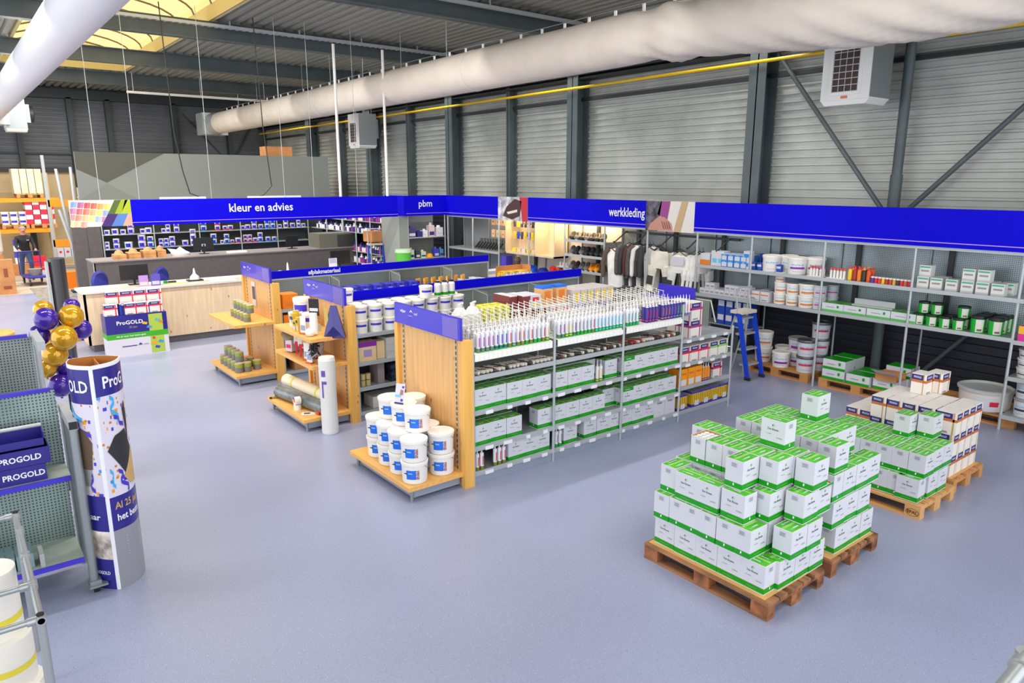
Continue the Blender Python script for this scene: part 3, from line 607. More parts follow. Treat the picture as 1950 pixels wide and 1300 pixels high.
g3, G3B = gond(11.28, 12.7, 'back shelf aisle with afplakmateriaal sign and green tins on its end', X3, [.12, .5, .83, 1.16], spine=1.57, fas=(4.1, 8.8, 1.585, 1.71), word='afplakmateriaal')
for (B, y0, y1, z, xx, w) in ((G3B, 11.3, 12.68, .99, 3.38, 'x'), (G2B, 8.62, 9.9, 1.22, 3.5, 'x'), (G2B, 8.62, 9.9, .86, 3.5, 'x')):
    m = MB(pinex); m.box(xx, 4.02, y0, y1, z-.045, z); B('end_shelf', m)
# ---------------- G1 goods ----------------
def row(P, xs, y, z, what, grp, where, cat='carton', rz=0, j=.004):
    for i, x in enumerate(xs): P.put((x+RND.uniform(-j, j), y+RND.uniform(-j, j), z), '%s, %s from pine end, %s' % (what, ORD[i], where), cat, grp, rz+RND.uniform(-.02, .02))
gw = 'cartons on the tube aisle'; kd = 'green-banded carton'
yc = 5.925+.08
row(CART, [4.27+i*.216 for i in range(5)], yc, .82, kd, gw, 'upper carton shelf, tube aisle bay one')
row(CART, [4.27+i*.214 for i in range(3)], yc, .42, kd, gw, 'middle shelf, tube aisle bay one')
row(CART, [4.72, 4.93, 5.12], yc, .14, kd, gw, 'lowest shelf, tube aisle bay one')
row(CART, [5.39, 5.605, 5.82], yc, .82, kd, gw, 'upper carton shelf, tube aisle bay two')
row(CART, [6.26], yc+.04, .82, kd, gw, 'past two tubes, upper shelf, bay two')
row(CART, [5.16, 5.375, 5.59, 5.81, 6.03], yc+.01, .42, kd, gw, 'middle shelf, tube aisle bay two')
row(CART, [5.56], yc, .14, kd, gw, 'lone carton, lowest shelf, bay two')
row(CART, [5.88, 6.11], yc, .14, kd, gw, 'paired, lowest shelf, tube aisle bay two')
row(CSTRIP, [6.53], yc, .82, 'green-topped carton', gw, 'upper shelf, tube aisle bay three')
row(CART, [6.74+i*.212 for i in range(4)], yc, .82, kd, gw, 'upper shelf, tube aisle bay three')
row(CSTRIP, [6.53], yc, .42, 'green-topped carton', gw, 'middle shelf, tube aisle bay three')
row(CART, [6.31], yc+.12, .42, 'set-back '+kd, gw, 'middle shelf at the post before bay three')
row(CART, [6.74+i*.212 for i in range(4)], yc, .42, kd, gw, 'middle shelf, tube aisle bay three')
row(CART, [6.3, 6.52, 6.73, 6.94], yc, .14, kd, gw, 'lowest shelf, tube aisle bay three')
m = MB(cart); m.box(-.106, .106, -.078, .078, 0, .236); m.text('Zwaluw', .04, M('red_brown_print', (120, 60, 60), .5), (0, -.079, .19), bold=.02, width=.1); m.text('12 x 300 ml', .014, gtext, (0, -.079, .06))
P = Proto(m.build('plain_carton')); row(P, [7.155, 7.37], yc, .14, 'plain white carton', gw, 'lowest shelf, bay three')
# second rows, seen above and between the front ones
row(CART, [4.27+i*.216 for i in range(5)], yc+.17, .82, kd+' behind', gw, 'upper carton shelf, tube aisle bay one')
row(CART, [4.27+i*.214 for i in range(3)], yc+.17, .42, kd+' behind', gw, 'middle shelf, tube aisle bay one')
row(CART, [5.39+i*.214 for i in range(4)], yc+.2, .82, kd+' behind', gw, 'upper shelf, tube aisle bay two')
row(CART, [6.53+i*.214 for i in range(5)], yc+.17, .82, kd+' behind', gw, 'upper shelf, tube aisle bay three')
row(CART, [6.53+i*.214 for i in range(5)], yc+.17, .42, kd+' behind', gw, 'middle shelf, tube aisle bay three')
# sealant tubes
TB = {}
def tube(ca, cb, body=(226, 226, 232)):
    k = (ca, cb, body)
    if k not in TB:
        m = MB(); bm = M('tube%d_%d_%d' % body, body, .35); c1 = M('c%d_%d_%d' % ca, ca, .45); c2 = M('c%d_%d_%d' % cb, cb, .45)
        m.lathe([(.0235, 0), (.0235, .018), (.0235, .03), (.0235, .045), (.0235, .185), (.0225, .195), (.009, .2), (.008, .218), (.005, .222), (.003, .275)], 12, mats=[c1, c2, c1, bm, bm, white, white, white, white])
        m.T = Matrix.Translation((0, 0, .1)) @ Matrix.Rotation(radians(0), 4, 'Z'); m.T = None
        g_ = M('tube_print', (150, 150, 166), .5); 
        m.quad((-.006, -.0242, .06), (.006, -.0242, .06), (.008, -.0242, .16), (-.004, -.0242, .16), g_ if cb == ca else c2)
        TB[k] = Proto(m.build('sealant_tube'))
    return TB[k]
GR = (24, 160, 50); seq = [(GR, (190, 40, 180))]*4+[(GR, (40, 40, 190))]*3+[(GR, (220, 30, 30)), (GR, (190, 140, 230))]+[(GR, (200, 30, 30)), (GR, (230, 60, 40)), (GR, GR), (GR, (220, 30, 30)), (GR, GR), (GR, GR), (GR, (220, 30, 30)), (GR, (240, 180, 30))]
seq2 = [(GR, (170, 30, 150))]*2+[(GR, (230, 200, 30))]*2+[(GR, (120, 40, 140))]+[(GR, GR)]*4+[(GR, (200, 40, 70))]+[(GR, (60, 200, 230))]*8
seq3 = [(GR, (0, 160, 150))]*4; NV = (52, 40, 140)
ti3 = seq3+[None, None]+[(NV, (225, 50, 80))]*4+[None]+[(NV, (230, 130, 60))]*3+[(NV, (150, 110, 210))]*2+[(NV, (110, 190, 60))]*3+[((50, 150, 200), (220, 50, 60))]*2
RACK = []
allseq = [(4.2, seq, 0), (5.33, seq2, 1), (6.46, ti3, 2)]
BAY = ['first', 'second', 'third']
def cname(c): 
    T = {(190, 40, 180): 'magenta', (40, 40, 190): 'dark blue', (220, 30, 30): 'red', (190, 140, 230): 'lilac', (200, 30, 30): 'red', (230, 60, 40): 'orange red', GR: 'all green', (240, 180, 30): 'yellow', (170, 30, 150): 'purple', (230, 200, 30): 'yellow', (120, 40, 140): 'violet', (200, 40, 70): 'crimson', (60, 200, 230): 'cyan', (0, 160, 150): 'teal', (225, 50, 80): 'red', (230, 130, 60): 'orange', (150, 110, 210): 'lilac', (110, 190, 60): 'light green'}
    return T.get(c, 'red')
for x0, sq, bi in allseq:
    for k, cc in enumerate(sq):
        if cc is None: continue
        for row_ in range(2 if k % 2 == 0 else 2):
            body = NV if cc[0] == NV else (226, 226, 232)
            p = tube(cc[0], cc[1], (70, 60, 150) if cc[0] == NV else body)
            x = x0+.02+k*.0595+(.03 if bi == 2 and k > 5 else 0)*0
            p.put((x, 5.93+row_*.052, 1.455+row_*.004), '%s-banded upright tube, %s row, %s from the pine end, %s bay of tube rack' % (cname(cc[1]), ['front', 'second'][row_], ORD[k], BAY[bi]), 'tube', 'sealant tubes in the rack on top of the tube aisle')
# rack: white wire dividers and lip
wire = M('white_wire', (236, 234, 226), .4)
for bi, (x0, x1) in enumerate(((4.15, 5.22), (5.3, 6.35), (6.43, 7.48))):
    r = empty('wire_rack', (x0, 5.9, 1.36), 0, 'white wire tube rack on top of the %s bay of tube aisle' % BAY[bi], 'rack', 'white wire tube racks'); O = Vector((x0, 5.9, 1.36))
    m = MB(wire); m.box(x0, x1, 5.9, 6.5, 1.445, 1.453); m.box(x0, x1, 5.888, 5.896, 1.37, 1.45)
    for k in range(18): m.box(x0+.01+k*.06, x0+.045+k*.06, 5.884, 5.888, 1.378, 1.43, M('ticket', (246, 246, 246), .5))
    m.build('front_lip', r).location = -O
    m = MB(wire); m.box(x0, x1, 6.49, 6.5, 1.45, 1.48); m.build('rear_lip', r).location = -O
    k = 0; x = x0
    while x <= x1+.001:
        m = MB(wire)
        for z, ya, yb in ((1.52, 5.98, 6.5), (1.6, 6.03, 6.5), (1.69, 6.1, 6.5), (1.78, 6.16, 6.5)): m.cyl((x, ya, z), (x, yb, z+.03), .0035, n=4)
        for y, z1 in ((6.04, 1.63), (6.16, 1.79), (6.28, 1.81), (6.4, 1.82), (6.5, 1.82)): m.cyl((x, y, 1.45), (x, y, z1), .004, n=4)
        m.build('wire_divider', r).location = -O; x += .0595*1.5
        k += 1
# further tubes behind the front rows
p2t = [tube((200, 200, 205), (200, 200, 205)), tube((150, 80, 60), (150, 80, 60), (214, 206, 196)), tube((120, 170, 60), (120, 170, 60)), tube((80, 60, 160), (80, 60, 160), (220, 216, 220))]
cl = ['plain white', 'brown and cream', 'green-footed', 'violet-footed']; cnt = [0]*4
for bi, x0 in enumerate((4.2, 5.33, 6.46)):
    for k in range(17):
        for rw in (2, 4):
            q = RND.choice((0, 0, 1, 2, 3)); p2t[q].put((x0+.02+k*.0595, 5.93+rw*.085, 1.46+.006*rw), '%s tube behind wires, %s from pine end, %s rear row, %s bay rack' % (cl[q], ORD[k], 'front' if rw == 2 else 'back', BAY[bi]), 'tube', 'sealant tubes behind the wire dividers')
# sachets lying under the rack
sk = [M('sachet_a', (214, 208, 196), .35), M('sachet_b', (96, 66, 56), .35), M('sachet_c', (66, 66, 62), .35), M('sachet_d', (180, 60, 50), .35)]
SP = []
for q in range(4):
    m = MB(sk[q]); m.lathe([(.004, -.11), (.021, -.1), (.023, 0), (.021, .1), (.004, .11)], 8, sk[q], (0, 0, .022), 1); m.box(-.012, .012, -.07, -.02, .043, .046, sk[(q+1) % 3]); SP.append(Proto(m.build('foil_sausage')))
sn = ['cream', 'brown', 'dark grey', 'red-brown']
for bi, x0 in enumerate((4.17, 5.3, 6.43)):
    for k in range(20):
        q = RND.choice((0, 0, 0, 1, 2, 2, 3 if bi == 2 else 0)); SP[q].put((x0+.03+k*.054, 6.03+RND.uniform(-.01, .01), 1.202+(k % 2)*.002), '%s foil tube lying under the tube rack, %s from pine end, %s bay' % (sn[q], ORD[k], BAY[bi]), 'foil tube', 'foil sausages on the tray under the tube rack', RND.uniform(.25, .6))
# loose tubes on low shelves
rt = tube(GR, (220, 30, 30)); gt = tube(GR, GR); yt = tube(GR, (240, 180, 30))
for i, (p, x, y, z, w) in enumerate(((rt, 4.2, 5.94, .14, 'red-banded tube beside the pine post on the lowest shelf'), (rt, 4.26, 5.94, .14, 'second of the five red-banded tubes on the lowest shelf'), (rt, 4.44, 5.94, .14, 'middle of the five red-banded tubes on the lowest shelf'), (rt, 4.5, 5.94, .14, 'fourth of the five red-banded tubes on the lowest shelf'), (rt, 4.56, 5.94, .14, 'last of the five red-banded tubes on the lowest shelf'), (gt, 5.34, 5.94, .14, 'green-banded tube beside the first post, lowest shelf'), (gt, 5.4, 5.94, .14, 'green-banded tube beside the lone carton, lowest shelf'), (yt, 6.0, 5.95, .82, 'yellow-banded tube touching the third carton, second bay upper shelf'), (yt, 6.06, 5.95, .82, 'yellow-banded tube before the set-back carton, second bay upper shelf'))):
    p.put((x, y, z), w, 'tube', 'loose tubes on the carton shelves')
# fourth bay goods
RP = Proto(pgbox('paint_carton', .2, .2, .22, redp).build('paint_carton')); LP = Proto(pgbox('paint_carton', .2, .2, .22, glime).build('paint_carton')); VP = Proto(pgbox('paint_carton', .23, .18, .24, M('print_plum', (176, 50, 120), .5)).build('paint_carton'))
row(RP, [7.65, 7.86, 8.07], 6.02, .8, 'red-banded navy and white paint carton', gw, 'second shelf, bay four')
row(LP, [8.28, 8.49], 6.02, .8, 'lime-banded navy and white paint carton', gw, 'second shelf, bay four')
VP.put((7.85, 6.02, 1.13), 'plum-banded paint carton, lower of the two stacked at the end of the tube rack', 'carton', gw); VP.put((7.85, 6.02, 1.372), 'plum-banded paint carton, upper of the two stacked at the end of the tube rack', 'carton', gw)
VP.put((7.85, 6.24, 1.13), 'plum-banded paint carton hidden low behind the stacked pair at the rack end', 'carton', gw); VP.put((7.85, 6.24, 1.372), 'plum-banded paint carton on top behind the stacked pair at the rack end', 'carton', gw)
RP.put((8.42, 6.05, .47), 'red-banded paint carton alone past the orange cartons', 'carton', gw)
m = MB(M('orange_carton', (244, 150, 20), .45)); m.box(-.075, .075, -.1, .1, 0, .25); m.box(-.055, .055, -.102, -.1, .02, .1, cart); m.text('REPAIR', .03, M('orange_print', (220, 90, 20), .5), (0, -.102, .18), bold=.03, width=.1)
OP = Proto(m.build('filler_carton')); row(OP, [7.62, 7.78, 7.94], 6.01, .47, 'orange carton with white label panel', gw, 'third shelf, bay four')
ot = tube((90, 60, 150), (236, 150, 40), (236, 150, 40)); [ot.put((8.09+i*.055, 5.95, .47), 'orange tube with purple foot, %s past the orange cartons' % ORD[i], 'tube', 'orange tubes') for i in range(3)]
m = MB(); yb = M('yellow_carton', (226, 186, 30), .45); vb = M('violet_print', (70, 56, 170), .45); m.box(-.1, .1, -.1, .1, 0, .04, vb); m.box(-.1, .1, -.1, .1, .04, .19, yb); m.box(-.1, .1, -.1, .1, .19, .22, vb, top=shelfm)
[m.box(-.09+i*.04, -.075+i*.04, -.102, -.1, .05, .18, M('ochre_stripe', (160, 120, 20), .5)) for i in range(5)]; m.box(-.04, .05, -.104, -.1, .02, .09, cart); YP = Proto(m.build('filler_carton'))
row(YP, [7.64, 7.95, 8.16, 8.37, 8.58], 6.03, .13, 'yellow carton with violet bands', gw, 'lowest shelf, bay four')
# ---------------- white tubs on the nearest end platform ----------------
def tub(r=.135, h=.235, lbl=fblue, vert='yeyup', ang=-2.35):
    t = empty('paint_tub'); m = MB(white); m.lathe([(r*.88, 0), (r*.94, .01), (r, h*.8), (r, h*.86)], 28); 
    s0 = ang-.42; n = 8; R_ = r*.985+.002
    for i in range(n):
        a0, a1 = s0+.8*i/n, s0+.8*(i+1)/n; z0, z1 = h*.24, h*.66
        q = lambda a, z: ((r*(.935+.07*z/h)+.0012)*cos(a), (r*(.935+.07*z/h)+.0012)*sin(a), z)
        m.quad(q(a0, z0), q(a1, z0), q(a1, z1), q(a0, z1), lbl)
        if i in (1, 2, 3, 4): m.quad(*[(p[0]*1.004, p[1]*1.004, p[2]) for p in (q(a0, h*.5), q(a1, h*.48), q(a1, h*.53), q(a0, h*.55))], M('label_streak', (150, 200, 245), .4))
    # vertical red lettering
    a = ang+.55; c = Vector((cos(a), sin(a), 0)); u = Vector((0, 0, -1)); v = Vector((-sin(a), cos(a), 0))
    m.text(vert, .058, M('tub_red', (150, 60, 80), .5), c*(r*1.0+.003)+Vector((0, 0, h*.46)), u, v, .02, width=h*.42)
    m.build('tub_body', t); m = MB(lid); m.lathe([(r*1.045, h*.84), (r*1.06, h*.9), (r*1.06, h*.985), (r*.98, h), (r*.93, h*.975), (0, h*.97)], 28, cap=False); m.build('lid', t)
    m = MB(galv); pts = [(r*1.07*cos(ang+1.1+t_*.2), r*1.07*sin(ang+1.1+t_*.2), h*.82-.05*sin(pi*t_/7)) for t_ in range(8)]; m.tube(pts, .003, n=4); m.build('handle', t)
    m = MB(dark); m.cyl((r*.99*cos(ang-.3), r*.99*sin(ang-.3), h*.5), (r*1.2*cos(ang-.42), r*1.2*sin(ang-.42), h*.56), .006, n=5); m.build('brush_grip', t)
    return Proto(t)
T1 = tub()
TG = 'blue-labelled tubs on the pine platform'
pos = [(3.50, 6.07), (3.52, 6.37), (3.54, 6.66), (3.56, 6.95)]
nm = ['first', 'second', 'third', 'fourth']
for l in range(2):
    for i, (x, y) in enumerate(pos): T1.put((x, y, .176+l*.232), 'blue-labelled white tub in the aisle-side row, %s from its corner, %s layer' % (nm[i], ['bottom', 'second'][l]), 'tub', TG, RND.uniform(-.08, .08))
for l in range(2): T1.put((3.84, 6.09, .176+l*.232), 'blue-labelled white tub, %s of the pair beside the pine post' % ['lower', 'upper'][l], 'tub', TG)
for i in range(1, 4): T1.put((3.84, 6.09+i*.29, .176), 'white tub hidden low in the inner row, %s behind the pair' % ORD[i], 'tub', TG)
for i in range(1, 3): T1.put((3.84, 6.09+i*.29, .408), 'white tub in the inner row, second layer, %s behind the pair' % ORD[i], 'tub', TG)
T1.put((3.66, 6.26, .64), 'white tub topping the pile, beside the pine post', 'tub', TG); T1.put((3.66, 6.54, .64), 'white tub topping the pile, middle one carrying the leaflet', 'tub', TG); T1.put((3.66, 6.83, .64), 'white tub topping the pile, beyond the leaflet one', 'tub', TG); T1.put((3.865, 6.69, .64), 'white tub topping the pile, against the pine panel behind the others', 'tub', TG)
m = MB(M('leaflet', (214, 206, 222), .35)); m.box(-.055, .055, -.002, .002, 0, .22); m.box(-.055, .055, -.0035, -.002, 0, .02, purp if 0 else navy); m.box(-.055, .02, -.0035, -.002, .075, .1, skyb); m.lathe([(.016, -.004), (.016, -.001)], 12, M('violet_print'), (.03, 0, .045), 1); m.lathe([(.014, -.004), (.014, -.001)], 12, M('violet_print'), (.035, 0, .185), 1); m.quad((.0, -.003, .1), (.04, -.003, .1), (.045, -.003, .15), (.01, -.003, .16), M('leaflet_photo', (170, 110, 96), .5))
o = m.build('leaflet'); o.location = (3.58, 6.5, .875); o.rotation_euler = (radians(-14), 0, radians(-60)); tag(o, 'pale leaflet with violet dots leaning on top of the white tub pile', 'leaflet')
# ---------------- wall shelving ----------------
PY = [1.8, 3.08, 4.38, 5.70, 6.98, 8.10, 9.27, 10.42, 11.62, 12.85, 14.0, 15.1, 16.25]
ws = empty('wall_shelving', (10.6, 5, 0), 0, 'long galvanised wall shelving under the blue werkkleding fascia', 'shelving'); WO = Vector((10.6, 5, 0))
def WB(n, m, **k): o = m.build(n, ws, **k); o.location = -WO; return o
for y in PY:
    m = MB(galvl); m.cyl((10.62, y, 0), (10.62, y, 2.33), .019)
    for z in (1.2, 1.72): m.lathe([(.026, -.014), (.026, .014)], 8, galvl, (10.62, y, z))
    WB('upright', m); m = MB(galv); m.cyl((11.14, y, 0), (11.14, y, 2.33), .016); WB('upright', m)
def shelf(y0, y1, z, x0=10.6, x1=11.15):
    m = MB(shelfm); m.box(x0, x1, y0, y1, z-.02, z); m.box(x0-.006, x0+.006, y0, y1, z-.045, z+.01, galvl); WB('shelf', m)
for i in range(1, 5): shelf(PY[i], PY[i+1], 1.735); shelf(PY[i], PY[i+1], 1.22)
for z in (.2, .72, 1.2, 1.735): shelf(1.8, 3.08, z)
for z in (1.0,): shelf(8.1, 10.42, z)
for z in (.95, 1.33, 1.66, 1.97): shelf(10.42, 11.62, z)
for z in (.95, 1.12): shelf(11.62, 14.0, z)
shelf(14.0, 16.25, 1.5)
m = MB(M('perf_wall', (160, 174, 178), .35, .45, kind=('perf', 0))); m.box(11.16, 11.18, 1.8, 8.1, 1.18, 2.33); WB('back_panel', m)
m = MB(perf); m.box(11.16, 11.18, 8.1, 10.42, 1.0, 2.33); WB('back_panel', m)
m = MB(M('niche_panel', (205, 196, 184), .5)); m.box(11.16, 11.18, 10.42, 14, .9, 2.5); m.box(11.16, 11.18, 14, 16.3, .9, 2.5, M('niche_grey', (122, 130, 134), .4)); WB('back_panel', m)
for y in (4.1, 5.42, 6.72, 7.9, 9.0, 9.95, 11.1, 13.2):
    m = MB(dark); m.box(11.1, 11.16, y-.035, y+.035, 1.2 if y < 8 else 1.0, 2.33); WB('rear_bracket', m)
m = MB(black); m.box(10.7, 10.72, 1.8, 1.82, 0, .1)
m = MB(galvl); m.box(10.6, 10.64, 1.8, 16.28, 2.29, 2.33); WB('top_rail', m)
# generic goods
def scrib(m, c, w, y, z, s=1, col=None):  # illegible print as short strokes on a -X facing side
    for k in range(6): m.box(c[0]-.0015, c[0], y-w/2+w*k/6, y-w/2+w*(k+.62)/6, z-.006*s+.003*(k % 2), z+.008*s-.002*(k % 3), col or skyb)
def bucketP(r, h, band, body=None, lidm=None, scr=True, name='paint_bucket', ang=pi, bz=.32, bh=.12, sb=None, hd=True):
    t = empty(name); body = body or white; m = MB(body); m.lathe([(r*.9, 0), (r*.99, h*.85)], 20)
    def patch(a, da, z0, z1, mat, e=1.012, n=6):
        for i in range(n):
            a0, a1 = a-da+2*da*i/n, a-da+2*da*(i+1)/n; rr = lambda z: r*(.9+.106*z/h)*e
            m.quad((rr(z0)*cos(a0), rr(z0)*sin(a0), z0), (rr(z0)*cos(a1), rr(z0)*sin(a1), z0), (rr(z1)*cos(a1), rr(z1)*sin(a1), z1), (rr(z1)*cos(a0), rr(z1)*sin(a0), z1), mat)
    if band: patch(ang, .85, h*bz, h*(bz+bh), band)
    if scr:
        for k in range(7): patch(ang-.6+k*.2, .07, h*(.52+.02*(k % 2)), h*(.62-.02*(k % 3)), sb or skyb, 1.012, 1)
        for k in range(4): patch(ang-.4+k*.25, .08, h*.16, h*.19, M('bar_grey'), 1.012, 1)
    m.build('bucket_body', t); m = MB(lidm or lid); m.lathe([(r*1.03, h*.84), (r*1.05, h*.93), (r*1.03, h*.985), (r*.96, h), (r*.92, h*.975), (0, h*.97)], 20, cap=False); m.build('lid', t)
    if hd: m = MB(galv); m.tube([(r*1.05*cos(ang+1.3+q*.24), r*1.05*sin(ang+1.3+q*.24), h*.86-.3*h*sin(pi*q/6)) for q in range(7)], .003, n=4); m.build('handle', t)
    return Proto(t)
def boxP(name, w, d, h, mat, parts=(), top=None):   # w along Y, d along X, front face looks to -X
    m = MB(mat); m.box(-d/2, d/2, -w/2, w/2, 0, h, mat, top=top)
    for (y0, y1, z0, z1, mm) in parts: m.box(-d/2-.0015, -d/2+.001, y0*w, y1*w, z0*h, z1*h, mm)
    return Proto(m.build(name))
AY = -2.6  # facing angle towards the aisle
lad = 'on the upper wall shelf'; 
def put_row(P, ys, x, z, what, where, cat, grp, sc=None, start='the clothes rail'):
    for i, y in enumerate(ys): P.put((x, y, z), '%s, %s from %s, %s' % (what, ORD[i], start, where), cat, grp, RND.uniform(-.06, .06), sc)
U, Lw = 1.736, 1.221
oc = boxP('filler_carton', .2, .2, .2, cart, ((-.5, .5, .0, .45, orange),)); put_row(oc, [7.98], 10.8, U, 'white and orange carton', 'upper wall shelf', 'carton', 'wall shelf goods')
wc = boxP('filler_carton', .14, .18, .26, cart, ((-.4, .3, .2, .5, skyb),)); put_row(wc, [7.78, 7.66], 10.8, U, 'tall white carton', 'upper wall shelf', 'carton', 'wall shelf goods')
bc = boxP('filler_carton', .125, .14, .11, M('box_azure', (40, 130, 220), .45), ((-.4, .4, .1, .75, cart), (-.2, .2, .78, .92, skyb)), top=cart)
for l in range(2): put_row(bc, [7.56-.13*i for i in range(4)], 10.76, U+l*.111, 'azure and white box', ['lower', 'upper'][l]+' layer, upper wall shelf', 'box', 'azure and white boxes')
put_row(bc, [7.56-.13*i for i in range(4)], 10.95, U+.111, 'azure and white box', 'back row, upper wall shelf', 'box', 'azure and white boxes'); put_row(bc, [7.56-.13*i for i in range(4)], 10.95, U, 'azure and white box', 'hidden low back row, upper wall shelf', 'box', 'azure and white boxes')
wb = boxP('filler_carton', .12, .14, .15, cart, ((-.4, .4, .3, .7, M('box_azure')),)); put_row(wb, [7.13, 7.12], 10.76, U, 'white box with azure panel', 'upper wall shelf', 'box', 'azure and white boxes') if 0 else [wb.put((10.76, 7.12, U+l*.151), 'white box with azure panel beside the blue cans, %s of two' % ['lower', 'upper'][l], 'box', 'azure and white boxes') for l in range(2)]
dbm = M('can_blue', (30, 70, 170), .4); db = bucketP(.055, .125, cart, dbm, dbm, name='blue_can', bz=.5, bh=.3, scr=False, hd=False)
for l in range(1): put_row(db, [7.0-.12*i for i in range(5)], 10.75, U+l*.126, 'small blue can with white label', 'upper wall shelf', 'can', 'small blue cans')
bl = boxP('blue_bottle', .04, .04, .17, dbm); put_row(bl, [7.02, 6.95, 6.88], 10.98, U, 'narrow dark blue bottle', 'upper wall shelf', 'bottle', 'dark blue bottles', (1, 1, 1.5))
PB = bucketP(.15, .27, None, ang=AY); PB2 = bucketP(.15, .27, purp, ang=AY)
for (p, x, y, w) in ((PB, 10.8, 6.70, 'white bucket with pale blue print at the front of the upper shelf'), (PB, 10.98, 6.5, 'white bucket set back behind the pale blue printed one'), (PB2, 10.8, 6.24, 'white bucket with purple bar at the front of the upper shelf'), (PB2, 10.98, 6.03, 'white bucket with purple bar set back beside the post')):
    p.put((x, y-.0, U), w, 'bucket', 'large white buckets on the upper wall shelf')
bt = M('bottle_cap_pink', (214, 90, 90), .5); m = MB(white); m.lathe([(.02, 0), (.02, .11), (.012, .12)], 8); m.lathe([(.024, .12), (.024, .15)], 8, bt); SB = Proto(m.build('small_bottle'))
put_row(SB, [5.95-.05*i for i in range(3)]+[5.79+.0-.05*i for i in range(2)]+[5.62-.052*i for i in range(5)], 10.72, U+.012, 'small white bottle with pink cap', 'upper wall shelf', 'bottle', 'small pink-capped bottles', start='the purple-barred bucket'); 
for (y0, y1) in ((5.73, 5.99), (5.38, 5.67)): m = MB(white); m.box(10.66, 10.78, y0, y1, 0, .012); tag(m.build('display_tray', loc=(0, 0, U)), 'white tray under the pink-capped bottles, %s' % ('before the post' if y0 > 5.7 else 'after the post'), 'tray')
for i, (cb, ccap) in enumerate((((240, 200, 40), (220, 40, 30)), ((170, 50, 40), (210, 40, 40)), ((235, 130, 40), (220, 40, 30)), ((60, 50, 40), (230, 150, 40)), ((220, 90, 40), (210, 40, 40)))):
    m = MB(M('bt%d' % i, cb, .35)); m.lathe([(.03, 0), (.033, .02), (.033, .15), (.022, .17)], 10); m.lathe([(.02, .17), (.016, .21)], 10, M('btc%d' % i, ccap, .4)); nm_ = ['yellow', 'dark red', 'orange', 'brown', 'reddish orange'][i]
    q = Proto(m.build('colour_bottle')); q.put((10.72, 5.32-.07*i, U), '%s tinting bottle with bright cap on the upper wall shelf' % nm_, 'bottle', 'tinting bottles'); q.put((10.84, 5.32-.07*i, U), '%s tinting bottle in the back row of the upper wall shelf' % nm_, 'bottle', 'tinting bottles')
for i in range(11):
    c_ = [(90, 60, 170), (220, 40, 60), (235, 60, 60), (240, 200, 40), (180, 60, 40), (200, 70, 60), (225, 170, 50), (60, 60, 60), (220, 50, 70), (200, 100, 60), (190, 50, 50)][i]
    m = MB(M('sc%d' % i, c_, .4)); m.lathe([(.023, 0), (.023, .075)], 10); m.lathe([(.025, .075), (.025, .095)], 10, white); Proto(m.build('tint_pot')).put((10.7, 4.97-.052*i, U), 'small round tint pot with pale lid, %s in its row past the tinting bottles' % ORD[i], 'pot', 'tint pots in a row')
m = MB(cart)
tins = M('tin_white', (222, 222, 216), .4); tl = M('tin_teal', (80, 170, 150), .5)
TN = boxP('square_tin', .15, .15, .16, tins, ((-.45, .45, .78, .92, tl), (-.35, .35, .45, .6, M('bar_grey')), (-.5, .5, .0, .18, M('bar_silver', (190, 192, 190), .5))), top=M('lid_grey', (190, 194, 194), .4))
put_row(TN, [4.27, 4.1, 3.9, 3.71, 3.53, 3.35], 10.76, U, 'white tin with teal stripe', 'bottom layer, upper wall shelf', 'tin', 'white teal-striped tins', start='the post'); 
for y, w in ((4.26, 'beside the post'), (3.71, 'in the middle'), (3.53, 'past the middle one')): TN.put((10.77, y, U+.161), 'white teal-striped tin stacked on another, '+w, 'tin', 'white teal-striped tins')
put_row(TN, [4.1, 3.5, 3.3], 10.95, U, 'white tin with teal stripe', 'back row, upper wall shelf', 'tin', 'white teal-striped tins', start='the post')
# fix the tin row to the bay between the posts at 4.38 and 3.08
# middle shelf
sw1 = boxP('small_carton', .1, .14, .1, cart, ((-.4, .3, .3, .6, M('bar_grey')), (-.45, .45, .05, .12, M('bar_lilac', (170, 160, 210), .5))))
k = 0
for i in range(11):
    sw1.put((10.74, 7.98-.105*i, Lw), 'small white carton, %s from the clothes, bottom layer, middle wall shelf' % ORD[i], 'carton', 'small white cartons on the middle wall shelf')
for i in (1, 2, 5, 6, 7, 8, 9): sw1.put((10.75, 7.98-.105*i, Lw+.101), 'small white carton over the %s bottom one from the clothes, middle wall shelf' % ORD[i], 'carton', 'small white cartons on the middle wall shelf')
for i in (0, 1, 2, 3, 6, 7): sw1.put((10.92, 7.98-.105*i, Lw), 'small white carton behind the %s bottom one from the clothes' % ORD[i], 'carton', 'small white cartons on the middle wall shelf')
ob = bucketP(.085, .16, orange, ang=AY, bz=.2, bh=.12); obm = bucketP(.105, .18, orange, ang=AY, bz=.2, bh=.14); obl = bucketP(.13, .19, orange, ang=AY, bz=.22, bh=.14); sq = boxP('filler_carton', .16, .18, .17, cart, ((-.45, .45, .6, .72, orange), (-.3, .3, .1, .2, M('bar_grey'))))
put_row(sq, [6.88, 6.71], 10.76, Lw, 'white square carton with orange stripe', 'middle wall shelf', 'carton', 'orange-striped cartons', start='the post')
sq.put((10.98, 6.85, Lw+.0), 'white orange-striped carton in the back row of the middle wall shelf', 'carton'); 
gb = bucketP(.09, .16, M('band_brick', (170, 60, 40), .5), M('tin_grey', (150, 152, 150), .4), M('lid_grey'), name='paint_tin'); gb.put((10.98, 6.62, Lw), 'grey tin with brick red band behind the orange-striped cartons', 'tin')
